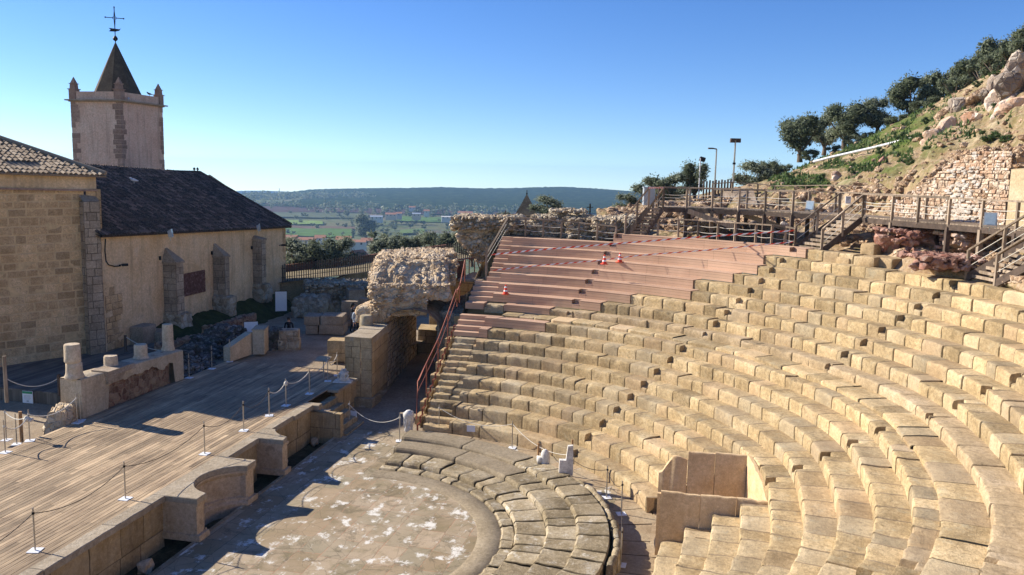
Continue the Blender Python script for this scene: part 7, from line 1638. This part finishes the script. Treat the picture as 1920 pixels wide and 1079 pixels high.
card(onY(883, 810, -2.2) if False else atD(883, 810, 34.3), 'white card hanging on the rope before the first seat row', .1); card(atD(663, 782, 36.6), 'white tilted card hanging at the stage stair post', -.3)
G6 = 'rope posts behind the stage deck'
for (x, y), lb in (((11.28, 11.3), 'before the dark rubble bank, near one'), ((13.14, 11.28), 'before the dark rubble bank, far one'), ((14.75, 11.27), 'at the foot of the small sloping wall'), ((4.08, 11.35), 'against the near end of the column wall'), ((4.35, 11.42), 'close beside the one at the column wall end'), ((1.86, 11.46), 'with knotted ropes at the left edge deck corner'), ((.62, 11.32), 'nearest the camera at the left edge of the deck'), ((2.6, 13.1), 'farther left one of a pair on the bare earth'), ((2.3, 12.4), 'nearer one of a pair on the bare earth')): put_post((x, y, 1.3 if y < 12 else .95), 'slim steel rope post '+lb, G6)
def rope3(a, b, sag, lb, mt='whiterope'): ropeline(a, b, sag, mt, 'rope', lb, 'ropes at the back of the stage', .018)
rope3((4.08, 11.35, 2.25), (1.86, 11.46, 2.25), .3, 'pale rope sagging before the column wall end'); rope3((1.86, 11.46, 2.2), (.62, 11.32, 2.2), .25, 'pale rope at the left edge deck corner'); rope3((2.6, 13.1, 2.0), (1.86, 11.46, 2.2), .2, 'pale rope running back to the bare earth'); rope3((11.28, 11.3, 2.2), (13.14, 11.28, 2.2), .35, 'thin rope before the dark rubble bank', 'darkrope')
g = MB()
for q in range(9): g.rock((1.86+random.uniform(-.07, .07), 11.46+random.uniform(-.07, .07), 2.15+random.uniform(-.12, .1)), (.16, .14, .15))
tag(g.build('rope_bundle', M['whiterope'], None, True), 'bundle of pale rope knotted on a post at the left edge', 'rope')
M['honeywood'] = simple('honey_timber_post', (0.36, 0.20, 0.09), .8, var=.2, scale=5)
def wpost(P, h, lb, mt='honeywood', r=.06): g = MB(); g.tube([tuple(P), tuple(P+Vector((0, 0, h)))], r, 10); o = g.build('timber_post', M[mt], None, True); tag(o, lb, 'post', 'short round timber posts')
P = onZ(41, 829, 1.0); wpost(P, hgt(P, 772), 'honey coloured round timber post at the left edge deck corner')
for px, yb, yt, lb in ((13, 755, 668, 'grey round post at the left picture edge on the back deck'), (112, 742, 702, 'short round post on the back deck before the tallest column'), (236, 660, 629, 'short round post at the far end of the back deck')):
    P = onZ(px, yb, 1.3); wpost(P, hgt(P, yt), lb, 'wood' if px < 100 else 'wooddark', .07)
rope3(tuple(onZ(13, 755, 1.3)+Vector((0, 0, 1.0))), tuple(onZ(112, 742, 1.3)+Vector((0, 0, .75))), .35, 'pale rope over the back deck left of the columns'); rope3(tuple(onZ(236, 660, 1.3)+Vector((0, 0, .8))), (14.6, 14.0, 1.75), .3, 'pale rope at the far end of the back deck')
blkP = onZ(244, 656, 1.3); blockstack('door_block', 'small weathered block steps against the church wall foot', [((17.4, 17.9, 1.2), 1.2, .8, 1.1, 0, .3), ((18.3, 17.6, 1.2), 1.0, .9, .7, 0, .4)], 'buttress')
# green and white notice on the deck skirt
P = onX(52, 745, 7.36); t = thing('notice_board', 'small white notice with green header on the back deck skirt', 'notice', P); g = MB(); g.box((P.x, P.y, P.z-.26), (.02, .50, .52)); g.build('plate', M['conewhite'], t); M['green'] = simple('green_print', (0.05, 0.28, 0.12), .6, var=.05); g = MB(); g.box((P.x-.012, P.y, P.z+.15), (.012, .48, .10)); g.build('header', M['green'], t)
g = MB()
for i in range(4): g.box((P.x-.012, P.y+.02*(i % 2), P.z+.06-i*.05), (.012, .34-.05*(i % 2), .014))
g.box((P.x-.012, P.y, P.z-.20), (.012, .10, .06)); g.build('print', M['lampgrey'], t)
# lectern board by the wall
P = onZ(757/1.0, 700, 1.3) if False else onZ(641, 700, 1.3); t = thing('lectern_sign', 'small tilted information lectern beside the tall ashlar wall', 'lectern', (13.05, 5.55, 1.3)); g = MB(); g.tube([(13.05, 5.55, 1.3), (13.05, 5.55, 2.15)], .03, 8); g.build('leg', M['steel'], t, True); g = MB(); g.hexa([(12.8, 5.25, 2.1), (13.3, 5.25, 2.22), (13.3, 5.9, 2.22), (12.8, 5.9, 2.1), (12.8, 5.25, 2.14), (13.3, 5.25, 2.26), (13.3, 5.9, 2.26), (12.8, 5.9, 2.14)]); g.build('desk', M['coping'], t)
ropeline((12.5, 5.1, 2.35), (13.3, 5.2, 1.9), .15, 'whiterope', 'rope', 'pale rope hanging before the information lectern', 'ropes along the stage front')
# ------------------------------------------------------------------ marble fragments
M['whitemarble'] = stonemat('white_marble', (0.55, 0.50, 0.43), (0.68, 0.65, 0.60), (0.78, 0.76, 0.73), 2.5, 30, .4, tl=1, th=1, dark=((0.40, 0.30, 0.20), .4), bd=.015)
def skin(name, pts, edges, rad, mat, parent=None, sub=2):
    me = bpy.data.meshes.new(name); me.from_pydata([tuple(p) for p in pts], edges, []); o = bpy.data.objects.new(name, me); COL.objects.link(o)
    mo = o.modifiers.new('s', 'SKIN'); mo.use_smooth_shade = True
    for i, v in enumerate(me.skin_vertices[0].data if len(me.skin_vertices) else []): pass
    return o
def blob(gm, chain, n=10, t=.5): gm.tube([c[0] for c in chain], [c[1] for c in chain], n, t)
# reclining figure fragment on the stage coping
P = onZ(640, 716, 1.32); t = thing('figure_fragment', 'white marble fragment of a crouching draped figure on the stage coping', 'sculpture', (P.x, P.y, 1.32)); g = MB(); b = Vector((P.x, P.y, 1.32)); q = Vector((_r.x, _r.y, 0)).normalized(); w_ = Vector((-q.y, q.x, 0))
def at(a, c, z): return tuple(b+q*a+w_*c+Vector((0, 0, z)))
blob(g, [(at(-.28, 0, .05), .05), (at(-.12, .02, .07), .09), (at(.1, 0, .10), .13), (at(.32, 0, .09), .10), (at(.42, 0, .05), .04)]); blob(g, [(at(.02, 0, .1), .14), (at(.06, .02, .28), .17), (at(.1, .0, .44), .15), (at(.18, 0, .55), .09), (at(.2, 0, .6), .04)]); blob(g, [(at(-.05, -.08, .42), .07), (at(-.14, -.1, .28), .06), (at(-.05, -.12, .16), .06)]); blob(g, [(at(.2, -.1, .46), .07), (at(.32, -.1, .32), .055), (at(.26, -.14, .15), .05)])
for i in range(5): blob(g, [(at(-.02+i*.05, -.13, .08), .03), (at(.0+i*.045, -.15, .28), .035), (at(.03+i*.03, -.1, .44), .025)], 6)
for _ in range(5): g.rock(at(random.uniform(.0, .3), random.uniform(-.1, .1), random.uniform(.35, .6)), (.14, .12, .12))
g.build('carving', M['whitemarble'], t, True)
g = MB()
g.hexa([at(-.35, -.25, -.005), at(.5, -.25, -.005), at(.5, .2, -.005), at(-.35, .2, -.005), at(-.32, -.22, .06), at(.47, -.22, .07), at(.47, .18, .06), at(-.32, .18, .06)]); g.build('plinth', M['whitemarble'], t)
# torso at the end of the low steps
P = onZ(766, 809, .42); b = Vector((P.x, P.y, .42)); t = thing('marble_torso', 'white weathered marble torso standing at the end of the low steps', 'sculpture', b); g = MB()
g.lathe(b, [(.15, 0), (.17, .06), (.15, .2), (.165, .38), (.19, .52), (.22, .66), (.20, .76), (.12, .84), (.07, .88)], 16, .5, .22, 4)
for i in range(7): a = i*.9; blob(g, [(tuple(b+Vector((math.cos(a)*.15, math.sin(a)*.15, .02))), .03), (tuple(b+Vector((math.cos(a+.2)*.16, math.sin(a+.2)*.16, .35))), .035), (tuple(b+Vector((math.cos(a+.4)*.18, math.sin(a+.4)*.18, .62))), .03)], 6)
g.rock(tuple(b+q*-.15+Vector((0, 0, .72))), (.18, .16, .2)); g.rock(tuple(b+q*.14+Vector((0, 0, .80))), (.16, .14, .14)); g.build('carving', M['whitemarble'], t, True)
# stepped fragment and pointed fragment on the rim
P = onZ(1059, 888, .55); b = Vector((P.x, P.y, .55)); t = thing('stepped_marble_fragment', 'tall white marble fragment with a narrow neck on the rim of the steps', 'sculpture', b); g = MB()
g.hexa([b+q*a+w_*c+Vector((0, 0, z)) for a, c, z in ((-.21, -.1, 0), (.27, -.1, -.05), (.27, .12, -.05), (-.21, .12, 0), (-.2, -.09, .5), (.28, -.08, .48), (.28, .1, .48), (-.2, .1, .5))]); g.hexa([b+q*a+w_*c+Vector((0, 0, z)) for a, c, z in ((.02, -.07, .47), (.27, -.07, .47), (.27, .09, .47), (.02, .09, .47), (.08, -.06, 1.0), (.26, -.06, 1.02), (.26, .08, 1.02), (.08, .08, 1.0))]); g.build('block', M['whitemarble'], t)
P = onZ(1019, 868, .55); b = Vector((P.x, P.y, .55)); t = thing('pointed_marble_fragment', 'small white pointed marble fragment left of the taller one', 'sculpture', b); g = MB(); g.lathe(b+q*.05, [(.18, 0), (.17, .15), (.16, .32), (.12, .44), (.05, .5)], 14, .5, .2, 2); g.box(tuple(b+q*-.12), (.25, .22, .22), .3); g.build('block', M['whitemarble'], t, True)
wpost(onZ(1009, 862, .45), .62, 'short brown stake left of the pointed marble fragment', 'honeywood', .035); wpost(onZ(1072, 872, .45), .95, 'brown stake behind the taller marble fragment', 'honeywood', .035)
def frag(px, py, z, d, lb, mt='oldstone', rz=0.3): P = onZ(px, py, z); g = MB(); g.rock((P.x, P.y, z+d[2]*.35), d, rz, 2, .25, .6, px*.1); tag(g.build('stone_fragment', M[mt]), lb, 'stone', 'loose fragments in the trench')
frag(590, 834, -.27, (.42, .3, .3), 'pale stone fragment in the trench before the stair pier', 'cream'); frag(534, 870, -.25, (.3, .25, .2), 'small pale fragment at the corner of the second projection', 'cream'); frag(273, 1072, -.2, (.5, .4, .4), 'squared fragment at the bottom edge beside the trench', 'cream', .1)
P = onZ(644, 756, .0); g = MB(); g.tube([(P.x-.1, P.y+.1, .12), (P.x+1.0, P.y+.35, .16)], .16, 12); tag(g.build('column_drum', M['cream'], None, True), 'small broken column drum lying by the stage stair', 'column'); g = MB(); g.lathe((P.x+.0, P.y+.45, -.1), [(.22, 0), (.2, .3), (.12, .6), (.04, .75)], 12, .5, .1); tag(g.build('pointed_stone', M['cream'], None, True), 'pale pointed stone leaning at the stage wall beside the stair', 'stone')
# ------------------------------------------------------------------ visitors
M['skin'] = simple('skin', (0.48, 0.27, 0.19), .6, var=.05); M['hairdark'] = simple('dark_hair', (0.02, 0.014, 0.01), .7); M['jacketblue'] = simple('pale_blue_jacket', (0.42, 0.50, 0.60), .85, var=.1); M['black'] = simple('black_cloth', (0.014, 0.014, 0.018), .9); M['navy'] = simple('navy_cloth', (0.02, 0.025, 0.05), .9); M['shirt'] = simple('white_shirt', (0.7, 0.7, 0.7), .8)
def human(P, az, lb, jacket, trousers, hair, h=1.70, cap=None, bag=False, stride=.1):
    t = thing('person', lb, 'person', P, 0, 'visitors among the ruins'); me = bpy.data.meshes.new('body'); k = h/1.7
    V = [((0, 0, .95), .15, .13), ((0, 0, 1.15), .145, .11), ((0, .0, 1.33), .17, .115), ((0, 0, 1.44), .10, .08), ((.01, 0, 1.50), .05, .05), ((.02, 0, 1.57), .075, .085), ((.02, 0, 1.66), .07, .08),
         ((0, .19, 1.39), .06, .06), ((-.02, .24, 1.14), .05, .05), ((.10, .22, .93), .038, .038), ((.15, .21, .86), .03, .022), ((0, -.19, 1.39), .06, .06), ((-.02, -.24, 1.14), .05, .05), ((.10, -.22, .93), .038, .038), ((.15, -.21, .86), .03, .022),
         ((0, .10, .86), .10, .10), ((stride, .11, .48), .07, .07), ((stride*.6, .11, .09), .045, .045), ((stride*.6+.14, .12, .04), .04, .035), ((0, -.10, .86), .10, .10), ((-stride*.3, -.11, .48), .07, .07), ((-stride*1.4, -.11, .09), .045, .045), ((-stride*1.4+.14, -.12, .04), .04, .035)]
    E_ = [(0, 1), (1, 2), (2, 3), (3, 4), (4, 5), (5, 6), (3, 7), (7, 8), (8, 9), (9, 10), (3, 11), (11, 12), (12, 13), (13, 14), (0, 15), (15, 16), (16, 17), (17, 18), (0, 19), (19, 20), (20, 21), (21, 22)]
    for bi, sgn in ((10, 1), (14, -1)):   # fingers
        for f_ in range(4): V.append(((.17+.012*f_, sgn*(.235-.016*f_), .79+.006*f_), .009, .009)); E_.append((bi, len(V)-1))
        V.append(((.19, sgn*.185, .83), .010, .010)); E_.append((bi, len(V)-1))
    me.from_pydata([v[0] for v in V], E_, []); o = bpy.data.objects.new('body', me); COL.objects.link(o); md = o.modifiers.new('skin', 'SKIN'); md.use_smooth_shade = True
    if not me.skin_vertices:
        pass
    sv = me.skin_vertices[0].data if len(me.skin_vertices) else None
    if sv:
        for i, v in enumerate(V): sv[i].radius = (v[1], v[2])
        sv[0].use_root = True
    s2 = o.modifiers.new('sub', 'SUBSURF'); s2.levels = 1; s2.render_levels = 1
    m, nt, b_ = newmat('clothed_body', .85, .1); tcx = opos(nt); sp = nt.nodes.new('ShaderNodeSeparateXYZ'); nt.links.new(tcx, sp.inputs[0]); z = sp.outputs['Z']; y = math_(nt, 'ABSOLUTE', sp.outputs['Y'])
    up_ = math_(nt, 'GREATER_THAN', z, .90); hd = math_(nt, 'GREATER_THAN', z, 1.475); hand = math_(nt, 'MULTIPLY', math_(nt, 'LESS_THAN', z, .90), math_(nt, 'GREATER_THAN', y, .175)); shoe = math_(nt, 'LESS_THAN', z, .10)
    c = mix_(nt, up_, trousers, jacket); c = mix_(nt, hd, c, (0.48, 0.27, 0.19)); c = mix_(nt, hand, c, (0.48, 0.27, 0.19)); c = mix_(nt, shoe, c, (0.03, 0.025, 0.02)); nt.links.new(c, b_.inputs['Base Color']); me.materials.append(m)
    o.parent = t; t.rotation_euler = (0, 0, az); t.scale = (k, k, k)
    def child(nm, g, mt, sm=True): q = g.build(nm, M[mt], None, sm); q.parent = t; return q
    g = MB(); g.rock((.0, 0, 1.66), (.21, .19, .20), 0, 2, .05, seed=1); g.rock((-.05, 0, 1.60), (.14, .17, .2), 0, 2, .05, seed=2); child('hair', g, hair)
    g = MB(); g.rock((.115, 0, 1.60), (.035, .03, .05), amp=0)
    for s_ in (-1, 1): g.rock((.03, s_*.095, 1.60), (.04, .025, .06), amp=0)
    child('nose_and_ears', g, 'skin'); g = MB()
    for s_ in (-1, 1): g.rock((.098, s_*.032, 1.625), (.018, .026, .014), amp=0)
    g.rock((.098, 0, 1.555), (.016, .05, .012), amp=0); child('eyes_and_mouth', g, 'hairdark')
    if cap: g = MB(); g.lathe((0.0, 0, 1.67), [(.115, 0), (.115, .05), (.08, .11), (.02, .13)], 14); g.hexa([(.08, -.08, 1.675), (.2, -.06, 1.66), (.2, .06, 1.66), (.08, .08, 1.675), (.08, -.08, 1.69), (.2, -.06, 1.675), (.2, .06, 1.675), (.08, .08, 1.69)]); child('cap', g, cap)
    if bag: g = MB(); massif(g, (-.19, 0, 1.02), (.17, .30, .42), 0, .05, .05, .01, 0, 2, 1); child('backpack', g, 'navy')
    return t
P = atD(667, 634, 50.5); P = Vector((P.x, P.y, yard_h(P.x, P.y))); human(P, -1.9, 'person in pale blue jacket and dark trousers standing by the ashlar wall', (0.42, 0.50, 0.60), (0.03, 0.035, 0.06), 'hairdark', 1.72, 'navy', True)
P = atD(676, 632, 51.3); P = Vector((P.x, P.y, yard_h(P.x, P.y))); human(P, -2.4, 'person in dark coat half hidden behind the one in the blue jacket', (0.03, 0.03, 0.045), (0.02, 0.02, 0.03), 'hairdark', 1.66)
P = atD(661, 630, 52.4); P = Vector((P.x, P.y, yard_h(P.x, P.y))); human(P, -1.2, 'person in black with dark cap beyond the one in the blue jacket', (0.02, 0.02, 0.025), (0.02, 0.02, 0.03), 'hairdark', 1.74, 'black')
P = atD(542, 640, 46.8); P = Vector((P.x, P.y, yard_h(P.x, P.y)-.1)); human(P, -2.9, 'dark haired person in black top behind the lichen blocks', (0.012, 0.012, 0.016), (0.02, 0.02, 0.03), 'hairdark', 1.62)
